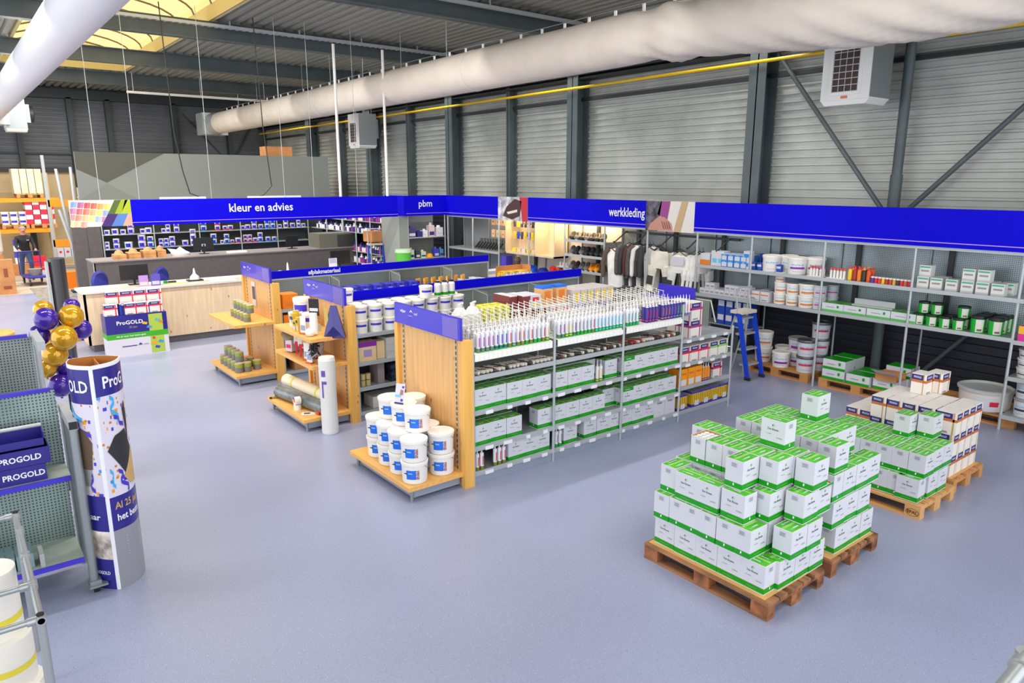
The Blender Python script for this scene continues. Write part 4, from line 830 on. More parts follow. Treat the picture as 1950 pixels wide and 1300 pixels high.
for (p, y, hh, w) in ((obm, 6.48, 0, 'lower white orange-barred bucket in the three-high stack'), (obm, 6.48, .181, 'middle white orange-barred bucket in the three-high stack'), (ob, 6.5, .362, 'topmost small bucket of the three-high stack'), (obm, 6.26, 0, 'lower orange-barred bucket beside the three-high stack'), (obm, 6.26, .181, 'upper orange-barred bucket beside the three-high stack'), (obl, 6.01, 0, 'lower wide orange-barred bucket before the pink pair'), (obl, 6.01, .191, 'upper wide orange-barred bucket before the pink pair')):
    p.put((10.77, y, Lw+hh), w, 'bucket', 'orange-barred buckets on the middle wall shelf')
mgb = M('band_magenta', (214, 60, 150), .5); mb_ = bucketP(.1, .19, mgb, M('tin_pale', (206, 208, 216), .35), M('lid_grey'), name='paint_tin', ang=AY); 
for l in range(2): mb_.put((10.78, 5.8, Lw+l*.191), 'white tin with pink bar at the post, %s of two' % ['lower', 'upper'][l], 'tin', 'pink-barred tins'); mb_.put((11.0, 5.72, Lw+l*.191), 'pink-barred tin in the back row of the middle wall shelf, %s' % ['lower', 'upper'][l], 'tin', 'pink-barred tins')
# long green cartons
lg = boxP('sealant_carton', .34, .3, .14, cart, ((-.5, .5, 0, .3, M('green_soft', (90, 180, 90), .5)), (-.3, -.2, .55, .8, green), (-.1, .3, .55, .62, M('bar_grey'))), top=gtop); 
put_row(lg, [5.5, 5.15, 4.8, 4.57-.12], 10.78, Lw, 'long low white carton with green foot', 'middle wall shelf', 'carton', 'long low cartons', start='the pink-barred tins')
m = MB(galvl); m.box(0, .1, -.3, .3, 0, .02); m.box(.08, .1, -.3, .3, .02, .1); tag(m.build('loose_shelf_panel', loc=(10.72, 4.95, Lw+.141)), 'loose folded metal panel lying on the long low cartons', 'panel')
gcan = M('can_green', (20, 180, 50), .4); blk = M('lid_black', (30, 30, 32), .4)
GC = bucketP(.075, .16, None, gcan, blk, scr=False, name='green_can', hd=False); 
t_ = MB(M('can_label', (220, 214, 206), .5)); 
for i in range(5):
    a0, a1 = AY-.55+1.1*i/5, AY-.55+1.1*(i+1)/5; f = lambda a, z: (.0765*cos(a)*(.93+.07*z/.16), .0765*sin(a)*(.93+.07*z/.16), z)
    t_.quad(f(a0, .01), f(a1, .01), f(a1, .13), f(a0, .13)); t_.quad(*[(q[0]*1.01, q[1]*1.01, q[2]) for q in (f(a0, .02), f(a1, .02), f(a1, .04), f(a0, .04))], M('bar_brown', (120, 100, 60), .5)) if i in (1, 2, 3) else None
o = t_.build('label', GC.root); GC.kids = list(GC.root.children)
for i, y in enumerate([4.27, 4.1, 3.93, 3.76]):
    GC.put((10.72, y, Lw), 'green can with black lid, front row bottom, %s from the post' % ORD[i], 'can', 'green black-lidded cans'); GC.put((10.9, y, Lw), 'green can with black lid, rear row bottom, %s from the post' % ORD[i], 'can', 'green black-lidded cans')
    if i in (0, 1, 3): GC.put((10.8, y-.02, Lw+.161), 'green can with black lid stacked upper, %s from the post' % ORD[i], 'can', 'green black-lidded cans')
for j in range(3):
    for i in range(2): GC.put((10.74+j*.17, 3.53-i*.21, Lw), 'tall green can with black lid, %s row deep, %s of the big ones' % (ORD[j], ORD[i]), 'can', 'tall green black-lidded cans', 0, (1.2, 1.2, 1.4))
# lowest: pallets with buckets
for (y, w) in ((7.0, 'orange brown pallet under the white buckets by the blue ladder'), (5.62, 'orange brown pallet under flat green cartons by the wall')): 
    PO.put((10.68, y-1.2+.02, 0), w, 'pallet')
PO.put((10.75, 2.95, 0), 'orange brown pallet under the big open tub by the wall', 'pallet')
bp = bucketP(.145, .26, purp, ang=AY, bz=.25, bh=.14); bo = bucketP(.145, .26, orange, ang=AY, bz=.25, bh=.12); ls = M('lid_steel', (110, 112, 114), .3, .6)
br = bucketP(.145, .27, redp, M('tin_pale'), ls, name='paint_tin', ang=AY, bz=.42, bh=.13); bq = bucketP(.16, .22, purp, M('tin_pale'), M('tin_grey'), ang=AY, name='paint_bucket', bz=.2, bh=.2)
z0 = .145
for (p, x, y, z, w) in ((bo, 10.98, 6.84, z0, 'lower white bucket with orange bar behind the ladder'), (bo, 10.98, 6.84, z0+.26, 'upper white bucket with orange bar behind the ladder'), (bo, 11.25, 6.62, z0, 'white bucket half hidden low behind the orange-barred pair'),
    (bp, 10.85, 6.42, z0, 'white bucket with purple bar alone at the front of the wall pallet'), (bp, 11.15, 6.3, z0, 'lower purple-barred bucket behind the front one'), (bq, 11.15, 6.3, z0+.26, 'pale grey bucket with purple bar on top of another'),
    (br, 10.85, 5.98, z0, 'lower red-barred steel tin at the pallet corner'), (br, 10.85, 5.98, z0+.27, 'upper red-barred steel tin at the pallet corner'), (br, 11.15, 5.92, z0, 'bottom red-barred steel tin of the three-high stack'), (br, 11.15, 5.92, z0+.27, 'middle red-barred steel tin of the three-high stack'), (br, 11.15, 5.92, z0+.54, 'topmost red-barred steel tin by the wall')):
    p.put((x, y, z), w, 'bucket', 'buckets on the wall pallet')
fg = boxP('flat_carton', .36, .3, .16, cart, ((-.5, .5, 0, .26, green), (-.3, -.2, .5, .8, green), (-.05, .3, .5, .58, M('bar_grey'))), top=green)
for (x, y, l, w) in ((10.85, 5.42, 0, 'lower flat carton at the pallet corner beside the buckets'), (10.85, 5.42, 1, 'upper flat carton at the pallet corner beside the buckets'), (11.17, 5.42, 0, 'flat green-topped carton in the back row, lowest'), (11.17, 5.42, 1, 'flat green-topped carton in the back row, middle'), (10.85, 5.03, 0, 'single flat carton beside the two-high stack'), (11.17, 5.03, 0, 'flat carton at the wall behind the single one'), (10.9, 4.64, 0, 'flat green-topped carton before the opened kraft box'), (11.2, 4.6, 1, 'flat carton resting on kraft box edge by the wall'), (11.2, 4.62, 0, 'flat carton at the wall under the tilted one')):
    fg.put((x, y, z0+l*.161), w, 'carton', 'flat green-topped cartons')
m = MB(kraft); m.box(-.14, .14, -.16, .16, 0, .012); m.box(-.15, -.145, -.16, .16, 0, .1); m.box(.145, .15, -.16, .16, 0, .1); m.box(-.15, .15, .155, .16, 0, .1); m.quad((-.15, -.16, .1), (.15, -.16, .1), (.17, -.3, .17), (-.17, -.3, .17)); m.quad((-.15, -.16, .1), (-.15, .16, .1), (-.27, .18, .17), (-.27, -.18, .17), cart)
tag(m.build('opened_box', loc=(10.85, 4.62, z0+.161)), 'opened kraft box with flaps on top of the flat cartons', 'box')
m = MB(M('tub_cream', (226, 216, 204), .45)); m.lathe([(.26, 0), (.3, .03), (.32, .27), (.34, .27), (.345, .3), (.32, .31), (.3, .28), (0, .27)], 28, cap=False, mats=[M('tub_cream'), M('tub_cream'), M('tub_cream'), M('lid_grey'), M('lid_grey'), M('lid_grey'), M('lid_grey')]); 
a = -2.75; 
for i in range(8):
    a0, a1 = a-.45+.9*i/8, a-.45+.9*(i+1)/8; m.quad((.305*cos(a0), .305*sin(a0), .05), (.305*cos(a1), .305*sin(a1), .05), (.322*cos(a1), .322*sin(a1), .22), (.322*cos(a0), .322*sin(a0), .22), cart)
    if i in (5, 6, 7): m.quad((.31*cos(a0), .31*sin(a0), .1), (.31*cos(a1), .31*sin(a1), .1), (.325*cos(a1), .325*sin(a1), .17), (.325*cos(a0), .325*sin(a0), .17), redp)
tag(m.build('big_tub', loc=(10.98, 3.4, .145)), 'very wide cream tub with steel rim and red round mark by the wall', 'tub'); 
gbk = bucketP(.13, .24, M('band_dark', (60, 60, 64), .5), M('tin_pale'), M('tin_grey')); wbk = bucketP(.14, .12, M('band_dark'), name='flat_tub')
for i, z in enumerate((.72, .842, .964)): wbk.put((10.82, 2.9, z), 'flat white tub with dark band, %s in the stack beyond the last post' % ['bottom', 'middle', 'top'][i], 'tub', 'flat tubs beyond the last post')
for i, z in enumerate((.2, .442)): gbk.put((10.82, 2.88, z), 'grey labelled bucket beyond the last post, %s one' % ['lower', 'upper'][i], 'bucket', 'grey buckets beyond the last post')
mg = boxP('colour_carton', .1, .14, .2, M('magenta_box', (226, 40, 150), .45), ((-.5, .5, .5, 1, M('amber_box', (240, 180, 40), .45)),)); mg.put((10.7, 2.98, 1.2), 'magenta and yellow box just beyond the last post', 'box')
dbk = boxP('blue_drum', .15, .2, .25, dbm, ((-.4, .4, .3, .7, cart),)); 
m = MB(shelfm); m.box(10.75, 11.15, 6.98, 8.1, .68, .7); m.build('shelf', ws).location = -WO
for i in range(4): dbk.put((10.86, 7.1+.17*i, .7), 'blue and white pack on the low shelf behind the ladder, %s from the post' % ORD[i], 'pack', 'blue packs behind the ladder'); dbk.put((10.86, 7.1+.17*i, .952), 'upper blue and white pack behind the ladder, %s from the post' % ORD[i], 'pack', 'blue packs behind the ladder')
# ladders
lb = M('ladder_blue', (20, 70, 215), .4)
def ladder(loc, rz, label, h=1.15, n=4):
    t = empty('step_ladder', loc, rz, label, 'ladder'); 
    for s in (-1, 1):
        m = MB(lb); m.ext([(-.12, .03), (-.04, .03), (.21, h), (.13, h)], 1, s*.19-.03-(s*.0), s*.19+.0, lb); o = m.build('side_rail', t)
        m = MB(dark); m.box(-.13, -.03, s*.19-.035, s*.19+.005, 0, .05); m.build('foot', t)
        m = MB(galvl); m.tube([(.2, s*.17, h), (.25, s*.17, h+.3), (.22, s*.17, h+.42)], .014, n=6); m.tube([(.52, s*.19, .02), (.25, s*.17, h-.05)], .013, n=6); m.build('rear_leg', t)
    m = MB(galvl); m.tube([(.22, -.17, h+.42), (.22, .17, h+.42)], .014, n=6); m.build('grab_bar', t)
    for i in range(n-1):
        z = .25*(i+1); x = -.08+.25*z/h; m = MB(galvl); m.box(x, x+.12, -.19, .17, z-.03, z); m.build('step', t)
    m = MB(M('platform_cream', (216, 208, 188), .5)); m.box(.1, .34, -.2, .18, h-.01, h+.04); m.build('platform', t); return t
ladder((10.25, 6.6, 0), pi/2-.05, 'blue and silver step ladder standing before the wall pallets', 1.08, 5)
ladder((8.95, 17.15, 0), 1.35, 'blue step ladder standing by the pbm niche beyond the counters', 1.55, 6)
# clothes
cgray = M('cloth_charcoal', (84, 80, 80), .8, kind=('mottle', 9, .15)); cw = M('cloth_white', (232, 230, 226), .8, kind=('mottle', 5, .05, (1, 1, 1), .3)); cb_ = M('cloth_brown', (96, 78, 70), .8); cd = M('cloth_dark', (56, 56, 58), .8); crd = M('cloth_maroon', (90, 44, 46), .8); ccr = M('cloth_cream', (226, 220, 206), .8, kind=('mottle', 5, .06, (1, 1, 1), .3))
rt_ = empty('clothes_rail', (11.0, 9.2, 2.2), 0, 'dark clothes rail with slanting arms above the hanging work clothes', 'rail'); RO = Vector((11.0, 9.2, 2.2))
m = MB(dark); m.box(11.08, 11.12, 7.55, 10.35, 2.16, 2.2); m.build('rail', rt_).location = -RO
for y in (7.75, 8.4, 9.05, 9.7, 10.25): m = MB(dark); m.cyl((11.1, y, 2.2), (10.72, y, 1.98), .014, n=6); m.cyl((10.72, y, 1.98), (10.71, y, 2.01), .014, n=6); m.build('slanting_arm', rt_).location = -RO
def cloth_sheet(prof, th, fold, mat, seed):
    # prof: list of (z, half width); thickness swells and folds ripple; garment front looks to -X, width along Y
    m = MB(mat); n = 22; rings = []
    for z, w in prof:
        ring = []
        for i in range(n):
            a = 2*pi*i/n; y = w*cos(a); tx = th*(.6+.4*abs(sin(a)))*sin(a); tx += fold*sin(y*60+seed+z*4)*(1 if sin(a) < 0 else .5)
            ring.append((tx, y, z+.008*sin(y*40+seed)))
        rings.append(ring)
    vs = [p for r_ in rings for p in r_]; fs = []
    for j in range(len(rings)-1):
        for i in range(n): fs.append((j*n+i, (j+1)*n+i, (j+1)*n+(i+1) % n, j*n+(i+1) % n))
    m.add(vs, fs, mat, True); m.add(rings[0], [tuple(range(n))[::-1]], mat); m.add(rings[-1], [tuple(range(n))], mat); return m
def hanger(t, w=.2): m = MB(black); m.tube([(0, -w, -.1), (0, 0, 0), (0, w, -.1)], .008, n=5); m.tube([(0, 0, 0), (0, 0, .05), (0, .02, .07)], .004, n=5); m.build('hanger', t)
def shirt(loc, rz, label, body, sleeve, L=.75):
    t = empty('work_shirt', loc, rz, label, 'shirt', 'work clothes on the rail'); hanger(t, .19)
    m = cloth_sheet([(-.05, .06), (-.08, .16), (-.14, .2), (-.3, .19), (-L*.7, .17), (-L, .16)], .035, .006, body, loc[1]*7); m.build('shirt_body', t)
    for s in (-1, 1):
        m = MB(sleeve); P = [(0, s*.14, -.06), (0, s*.23, -.14), (-.02, s*.27, -.34), (-.02, s*.27, -.6)]; r = [.05, .06, .05, .042]
        for i in range(3): m.cyl(P[i], P[i+1], r[i], sleeve, 10, r[i+1]); m.sph(P[i+1], r[i+1], sleeve, 10, 5)
        m.build('sleeve', t)
    m = MB(sleeve); m.tube([(-.03, -.07, -.06), (-.045, 0, -.1), (-.03, .07, -.06)], .012, n=5); m.build('collar', t)
    return t
def trousers(loc, rz, label, mat, knee, L=.8, bib=False):
    t = empty('work_overall' if bib else 'work_trousers', loc, rz, label, 'overalls' if bib else 'trousers', 'work clothes on the rail'); hanger(t, .17)
    m = cloth_sheet([(-.08, .16), (-.1, .18), (-.3, .2), (-.4, .18)], .05, .008, mat, loc[1]*5); m.build('waist', t)
    for s in (-1, 1):
        m = cloth_sheet([(-.36, .105), (-.55, .09), (-.75, .085), (-L, .08)], .045, .006, mat, s*3+loc[1]); o = m.build('trouser_leg', t); o.location = (0, s*.095, 0); o.rotation_euler.x = s*.12
        m = MB(knee); m.box(-.058, -.046, -.06, .06, -.72, -.55); k_ = m.build('knee_patch', o)
    if bib: m = MB(cart); m.box(-.075, -.068, -.14, .13, -.26, -.1); m.build('paper_sheet', t, label='white paper sheet pinned on the overalls')
    return t
shirt((10.58, 10.05, 1.93), .3, 'white and brown raglan work shirt hanging first beside the shoe shelves', cw, cb_, .82)
for i, (y, a, b_) in enumerate(((9.9, cw, cgray), (9.82, cd, cd), (9.72, cw, crd), (9.6, cd, cgray), (9.5, ccr, cw), (9.4, cgray, cd), (9.28, cw, cd))):
    shirt((10.8+.02*(i % 3), y, 2.0), 1.15, '%s of the edge-on hanging work shirts after the raglan one' % ORD[i], a, b_, .85)
trousers((10.7, 9.02, 1.97), .2, 'cream work trousers with dark knees hanging in front', ccr, cd, .85)
for i, y in enumerate((8.82, 8.74)): trousers((10.95, y, 1.95), 1.2, 'cream trousers hanging edge-on behind the front pair, %s' % ['first', 'second'][i], ccr, cd)
trousers((10.7, 8.55, 1.93), .1, 'bright white work overalls with a paper sheet pinned on', cw, cd, .85, True)
for i, y in enumerate((8.32, 8.22, 8.14)): trousers((10.86, y, 1.95), 1.2, 'white overalls hanging edge-on before the shelf post, %s' % ORD[i], cw, cgray)
# shoes
shoe_seed = 0
def shoe(loc, col, sole, label, L=.32, rz=0, grp='work shoes on the shoe shelves'):
    t = empty('work_shoe', loc, rz, label, 'shoe', grp)
    m = MB(col); n = 12; st = [(-.5, .3, .26), (-.42, .36, .36), (-.25, .38, .36), (-.05, .36, .27), (.15, .42, .19), (.32, .42, .17), (.45, .32, .13), (.5, .12, .08)]; rings = []
    for (u, w, h) in st: rings.append([(w*L*.5*cos(2*pi*i/n), -u*L, .018+max(0, h*L*1.3*(.5+.5*sin(2*pi*i/n)))) for i in range(n)])
    vs = [p for r_ in rings for p in r_]; fs = [(j*n+i, j*n+(i+1) % n, (j+1)*n+(i+1) % n, (j+1)*n+i) for j in range(len(st)-1) for i in range(n)]
    m.add(vs, fs, col, True); m.add(rings[0], [tuple(range(n))[::-1]], col); m.add(rings[-1], [tuple(range(n))], col); m.build('upper', t)
    m = MB(sole); m.ext([(.05*cos(a)*(1 if abs(a) < 9 else 1)*1.0, .5*L*sin(a)) for a in [2*pi*i/14 for i in range(14)]], 2, 0, .022, sole); m.build('sole', t)
    m = MB(black); [m.box(-.025, .025, -.02-.022*q, -.012-.022*q, .13-.014*q, .139-.014*q) for q in range(-1, 3)]; m.build('laces', t)
    return t
sh = M('shoe_black', (40, 40, 42), .6); sg = M('shoe_grey', (110, 110, 112), .7); so = M('shoe_orange', (240, 150, 20), .5); sw_ = M('sole_white', (225, 225, 222), .5)
SN = {id(sh): 'black', id(sg): 'grey', id(so): 'orange'}
for (z, cl_) in ((1.975, (sh, sg, sh, sg, sh, sh, sh)), (1.665, (sg, sh, sg, sh, sh, sh, sh)), (1.335, (sg, sh, sg, sg, so, so, sh))):
    for i, c_ in enumerate(cl_): shoe((10.74, 11.5-.155*i, z), c_, sw_ if c_ is not sh else black, '%s work shoe, %s from the niche, %s shoe shelf' % (SN[id(c_)], ORD[i], 'top' if z > 1.9 else ('middle' if z > 1.5 else 'lower')), rz=-.95)
warm = M('carton_warm', (230, 190, 140), .5)
for i, y in enumerate((11.35, 11.1)): m = MB(warm); m.box(-.09, .09, -.1, .1, 0, .14); m.lathe([(.035, -.0925), (.035, -.09)], 12, M('dot_red', (170, 40, 20), .5), (0, 0, .07), 0); tag(m.build('shoe_box', loc=(11.0, y, 1.66)), 'cream box with round red mark behind the shoes, %s' % ORD[i], 'box')
# niche: cabinet, hooks, helmets, lamps
cr = M('cabinet_cream', (222, 206, 178), .5); t = empty('display_cabinet', (10.62, 13, 1.5), 0, 'cream open cabinet with blue gloves hanging inside the lit niche', 'cabinet'); O = Vector((10.62, 13, 1.5))
m = MB(cr); y0, y1, x0, x1, z0_, z1_ = 12.05, 13.85, 10.7, 11.12, 1.5, 2.5
m.box(x0, x1, y0, y0+.03, z0_, z1_); m.box(x0, x1, y1-.03, y1, z0_, z1_); m.box(x0, x1, y0, y1, z0_, z0_+.04); m.box(x1-.02, x1, y0, y1, z0_, z1_); m.box(x0, x1, 12.72, 12.75, z0_, z1_); m.build('carcass', t).location = -O
glv = M('glove_blue', (60, 70, 200), .6); glg = M('glove_grey', (70, 76, 90), .7); gly = M('glove_yellow', (230, 200, 40), .6)
for i in range(7):
    for rw in range(2):
        c_ = (glv, glg, glv, glg, glg, gly, glg)[i] if rw == 0 else (glg, gly, glv, gly, glg, glv, gly)[i]
        m = MB(c_); m.box(-.015, .015, -.04, .04, -.1, 0); [m.cyl((0, -.032+q*.021, -.1), (0, -.036+q*.024, -.17), .01, n=6) for q in range(4)]; m.cyl((0, .035, -.03), (0, .06, -.09), .01, n=6); m.cyl((0, 0, 0), (.1, 0, .03), .003, n=4, m=galv)
        tag(m.build('work_glove', loc=(10.85, 12.85+.135*i, 2.3-.28*rw)), '%s work glove hanging in the cream cabinet, %s row, %s from the wall side' % ({id(glv): 'blue', id(glg): 'grey', id(gly): 'yellow'}[id(c_)], ['upper', 'lower'][rw], ORD[i]), 'glove', 'work gloves in the cream cabinet')
for i in range(5): m = MB((cr, M('box_yellow', (236, 214, 70), .5), cart)[i % 3]); m.box(-.06, .06, -.07, .07, 0, .09); tag(m.build('glove_box', loc=(10.85, 12.9+.18*i, 1.542)), 'small pale box on the cabinet floor, %s from the partition' % ORD[i], 'box', 'small boxes in the cream cabinet')
em = M('lamp_glow', (255, 214, 150), .4, emit=9)
for i, (y, x) in enumerate(((14.75, 10.85), (14.05, 10.85), (13.4, 10.78), (12.35, 10.85), (11.75, 10.9), (11.2, 10.9), (10.75, 10.9))):
    t = empty('spot_lamp', (x, y, 2.4), 0, 'small warm spot lamp under the fascia, %s from the pbm corner' % ORD[i], 'lamp', 'small warm spot lamps')
    m = MB(white); m.lathe([(.035, 0), (.035, .03), (.01, .05), (.01, .1)], 12); m.build('housing', t); m = MB(em); m.lathe([(.028, -.006), (.028, 0)], 12); m.build('bulb', t)
    l = bpy.data.lights.new('spot_light', 'POINT'); l.energy = 9 if i not in (0, 7) else 4; l.color = (1, .68, .36); l.shadow_soft_size = .03; lo = bpy.data.objects.new('spot_light', l); lo.location = (0, 0, -.05); lo.parent = t; COL.objects.link(lo)
    MB(galv).cyl((x, y, 2.5), (x, y, 2.62), .004)
m = MB(M('niche_roof', (200, 196, 190), .6)); m.box(10.64, 11.2, 10.4, 16.3, 2.5, 2.53); WB('top_panel', m)
hel = M('helmet_blue', (20, 90, 230), .3); 
def dome(loc, r, mat, label, nm='safety_helmet', cat='helmet'):
    m = MB(mat); m.lathe([(r*1.2, 0), (r*1.18, r*.1), (r, r*.14), (r*.94, r*.55), (r*.65, r*.9), (0, r*1.02)], 18, cap=False); m.box(-r*1.5, -r*.9, -r*.5, r*.5, .005, r*.14); tag(m.build(nm, loc=loc), label, cat)
dome((10.78, 12.95, 1.12), .16, hel, 'bright blue helmet on the shelf under the cream cabinet'); dome((10.8, 12.55, 1.12), .13, M('helmet_navy', (30, 40, 140), .4), 'dark blue helmet beside the bright blue one')
for i, (c_, nm_) in enumerate((((200, 40, 40), 'red'), ((214, 130, 50), 'orange'))): m = MB(M('bag%d' % i, c_, .6)); m.lathe([(.07, 0), (.09, .05), (.08, .16), (.04, .2)], 12); tag(m.build('goods_bag', loc=(10.8, 12.2-.22*i, 1.12)), '%s pouch on the shelf beside the helmets' % nm_, 'pouch')
m = MB(M('violet_box', (80, 60, 190), .5)); m.box(-.1, .1, -.1, .1, 0, .3); tag(m.build('box_stand', loc=(10.75, 13.85, 1.12)), 'tall violet box at the end of the helmet shelf', 'box')
m = MB(black); m.lathe([(.07, 0), (.1, .08), (.06, .16)], 12); m.lathe([(.07, .14), (.09, .22), (.05, .3)], 12, M('mask_brown', (110, 80, 70), .6)); tag(m.build('face_mask', loc=(10.8, 13.5, 1.12)), 'dark face mask and brown strap heap beside the violet box', 'mask')
rb = M('sprayred', (220, 50, 50), .5); k = 0
for z in (1.12,):
    for i in range(6): m = MB(M('can_dark', (60, 50, 50), .4)); m.lathe([(.027, 0), (.027, .12)], 10); m.lathe([(.022, .12), (.022, .16)], 10, rb); tag(m.build('spray_can', loc=(10.72, 11.98-.07*i, z)), 'dark spray can with red cap, %s past the pouches' % ORD[i], 'can', 'red-capped spray cans')
m = MB(cart); m.box(-.1, .1, -.22, .22, 0, .012); [m.cyl((-.05, y_, .012), (-.05, y_, .1), .018, n=8) for y_ in (-.15, -.05, .05, .15)]; tag(m.build('spray_stand', loc=(10.8, 11.75, 1.34)), 'small white stand above the red-capped spray cans', 'stand'); m = MB(galv); m.box(10.7, 10.9, 11.5, 12.0, 1.32, 1.34); WB('bracket_shelf', m)
# knee pads / long tools leaning in the grey niche, jars on hooks
for i in range(9): m = MB(dark); m.cyl((0, 0, 0), (-.0, -.28, .22), .03, n=8, r2=.02); m.box(-.05, .05, -.34, -.26, .17, .25, M('tool_grey', (90, 96, 92), .6)); tag(m.build('hand_tool', loc=(10.85, 15.3-.12*i, 1.53)), 'dark slanting hand tool on the grey niche shelf, %s from the pbm corner' % ORD[i], 'tool', 'slanting tools on the niche shelf')
for i in range(3):
    for rw in range(2): m = MB((warm, cr)[i % 2]); m.box(-.03, .03, -.06, .06, -.18, 0); m.cyl((.03, 0, -.01), (.28, 0, -.0), .004, n=4, m=galv); m.lathe([(.02, -.032), (.02, -.03)], 8, cb_, (0, 0, -.1), 0); tag(m.build('hanging_pack', loc=(10.85, 14.5-.2*i, 2.32-.3*rw)), 'warm-lit pack hanging in the niche, %s row, %s from the grey side' % (['upper', 'lower'][rw], ORD[i]), 'pack', 'hanging packs in the lit niche')
# pbm cabinet
t = empty('display_cabinet', (10, 16.9, 0), 0, 'grey cabinet below the pbm sign holding safety goods', 'cabinet'); O = Vector((10, 16.9, 0)); gl = M('cabinet_grey', (142, 148, 142), .5)
m = MB(gl); m.box(9.2, 9.45, 16.35, 17.3, 0, 2.32); m.box(9.45, 10.62, 17.0, 17.05, 0, 2.33); m.build('carcass', t).location = -O
for z in (1.22, 1.77): m = MB(galvl); m.box(9.45, 10.62, 16.35, 17.0, z-.025, z); m.build('shelf', t).location = -O
for x in (9.47, 10.6): m = MB(galvl); m.cyl((x, 16.37, 0), (x, 16.37, 2.33), .018); m.build('upright', t).location = -O
for i, (x, z, w, h, c_, nm_) in enumerate(((9.62, 1.77, .2, .3, (70, 60, 110), 'dark striped pack'), (9.85, 1.77, .14, .18, (40, 40, 120), 'navy box'), (10.02, 1.77, .14, .2, (226, 226, 230), 'white box'), (10.22, 1.77, .16, .36, (220, 200, 200), 'tall white and brown pack'), (10.47, 1.77, .2, .28, (226, 226, 234), 'white box with violet letters'), (9.6, 1.22, .12, .28, (190, 210, 190), 'pale green bottle pack'), (9.78, 1.22, .12, .24, (50, 70, 70), 'dark bottle pack'), (9.95, 1.22, .14, .2, (200, 220, 200), 'white and green pack'), (10.36, 1.22, .14, .26, (70, 70, 190), 'blue and white pack'), (10.52, 1.22, .1, .24, (90, 150, 200), 'sky blue pack'))):
    m = MB(M('pk%d' % i, c_, .5)); m.box(-w/2, w/2, -.08, .08, 0, h*.8); m.box(-w/2+.01, w/2-.01, -.082, -.08, .03, h*.35, navy if i % 2 else cart); m.lathe([(w*.3, h*.8), (w*.2, h)], 10, M('pk%d' % i)); tag(m.build('goods_pack', loc=(x, 16.5, z)), nm_+' in the pbm cabinet, %s shelf' % ('upper' if z > 1.5 else 'lower'), 'pack')
dome((10.17, 16.5, 1.22), .1, M('helmet_orange', (250, 170, 10), .35), 'orange yellow helmet in the pbm cabinet')
# ---------------- left foreground: shelf units ----------------
lsu = empty('shelf_unit', (.3, 6.4, 0), 0, 'grey perforated shelf unit on castors beside the printed cardboard column', 'shelving'); LO = Vector((.3, 6.4, 0))
def LB(n, m, **k): o = m.build(n, lsu, **k); o.location = -LO; return o
pl = M('perf_green', (150, 172, 166), .4, .25, kind=('perf', 1))
m = MB(pl); m.box(-.9, .53, 6.62, 6.64, .1, 1.56); LB('back_panel', m)
for z, d in ((.3, .48), (.95, .36)):
    m = MB(M('shelf_sage', (168, 180, 170), .5, kind=('mottle', 3, .06))); m.box(-.9, .53, 6.62-d, 6.62, z-.03, z); LB('shelf', m); m = MB(blue2); m.box(-.9, .53, 6.62-d-.012, 6.62-d, z-.035, z+.005); LB('price_rail', m, label='blue price rail')
m = MB(blue2); m.box(-.9, .5, 6.6, 6.63, 1.56, 1.59); LB('top_rail', m, label='blue strip along the top edge')
m = MB(galvl); m.box(.545, .605, 6.1, 6.72, 1.36, 1.43); LB('top_bar', m); m = MB(black); m.box(.547, .603, 6.095, 6.1, 1.365, 1.425); LB('end_cap', m)
m = MB(galv); m.cyl((.575, 6.13, .1), (.575, 6.13, 1.36), .032, n=12); LB('upright', m); m = MB(galv); m.cyl((.575, 6.68, .02), (.575, 6.68, 1.36), .028, n=10); LB('upright', m)
m = MB(slot); m.box(.5255, .5285, 6.575, 6.615, .12, 1.52, galvl); [m.box(.525, .531, 6.58, 6.61, z/100, z/100+.02) for z in range(14, 150, 4)]; LB('slot_rail', m)
m = MB(galv); m.box(.54, .62, 6.08, 6.18, .07, .1); m.box(.53, .66, 6.05, 6.2, .055, .07); LB('castor_plate', m); m = MB(black); m.lathe([(.035, -.02), (.035, .02)], 14, black, (.58, 6.1, .036), 0); LB('castor', m)
l2 = empty('shelf_unit', (.2, 7.7, 0), 0, 'second perforated shelf unit standing behind the first one with blue top strip', 'shelving'); O2 = Vector((.2, 7.7, 0))
m = MB(perf); m.box(-.9, .5, 7.7, 7.72, .1, 1.82); m.build('back_panel', l2).location = -O2; m = MB(blue2); m.box(-.9, .47, 7.68, 7.72, 1.82, 1.85); m.build('top_rail', l2).location = -O2
m = MB(galvl); m.box(.5, .56, 7.2, 7.8, 1.78, 1.86); m.cyl((.53, 7.75, 0), (.53, 7.75, 1.78), .03, n=10); m.build('end_frame', l2).location = -O2
m = MB(galv); m.box(-.9, .5, 7.25, 7.7, .28, .31); m.build('shelf', l2).location = -O2
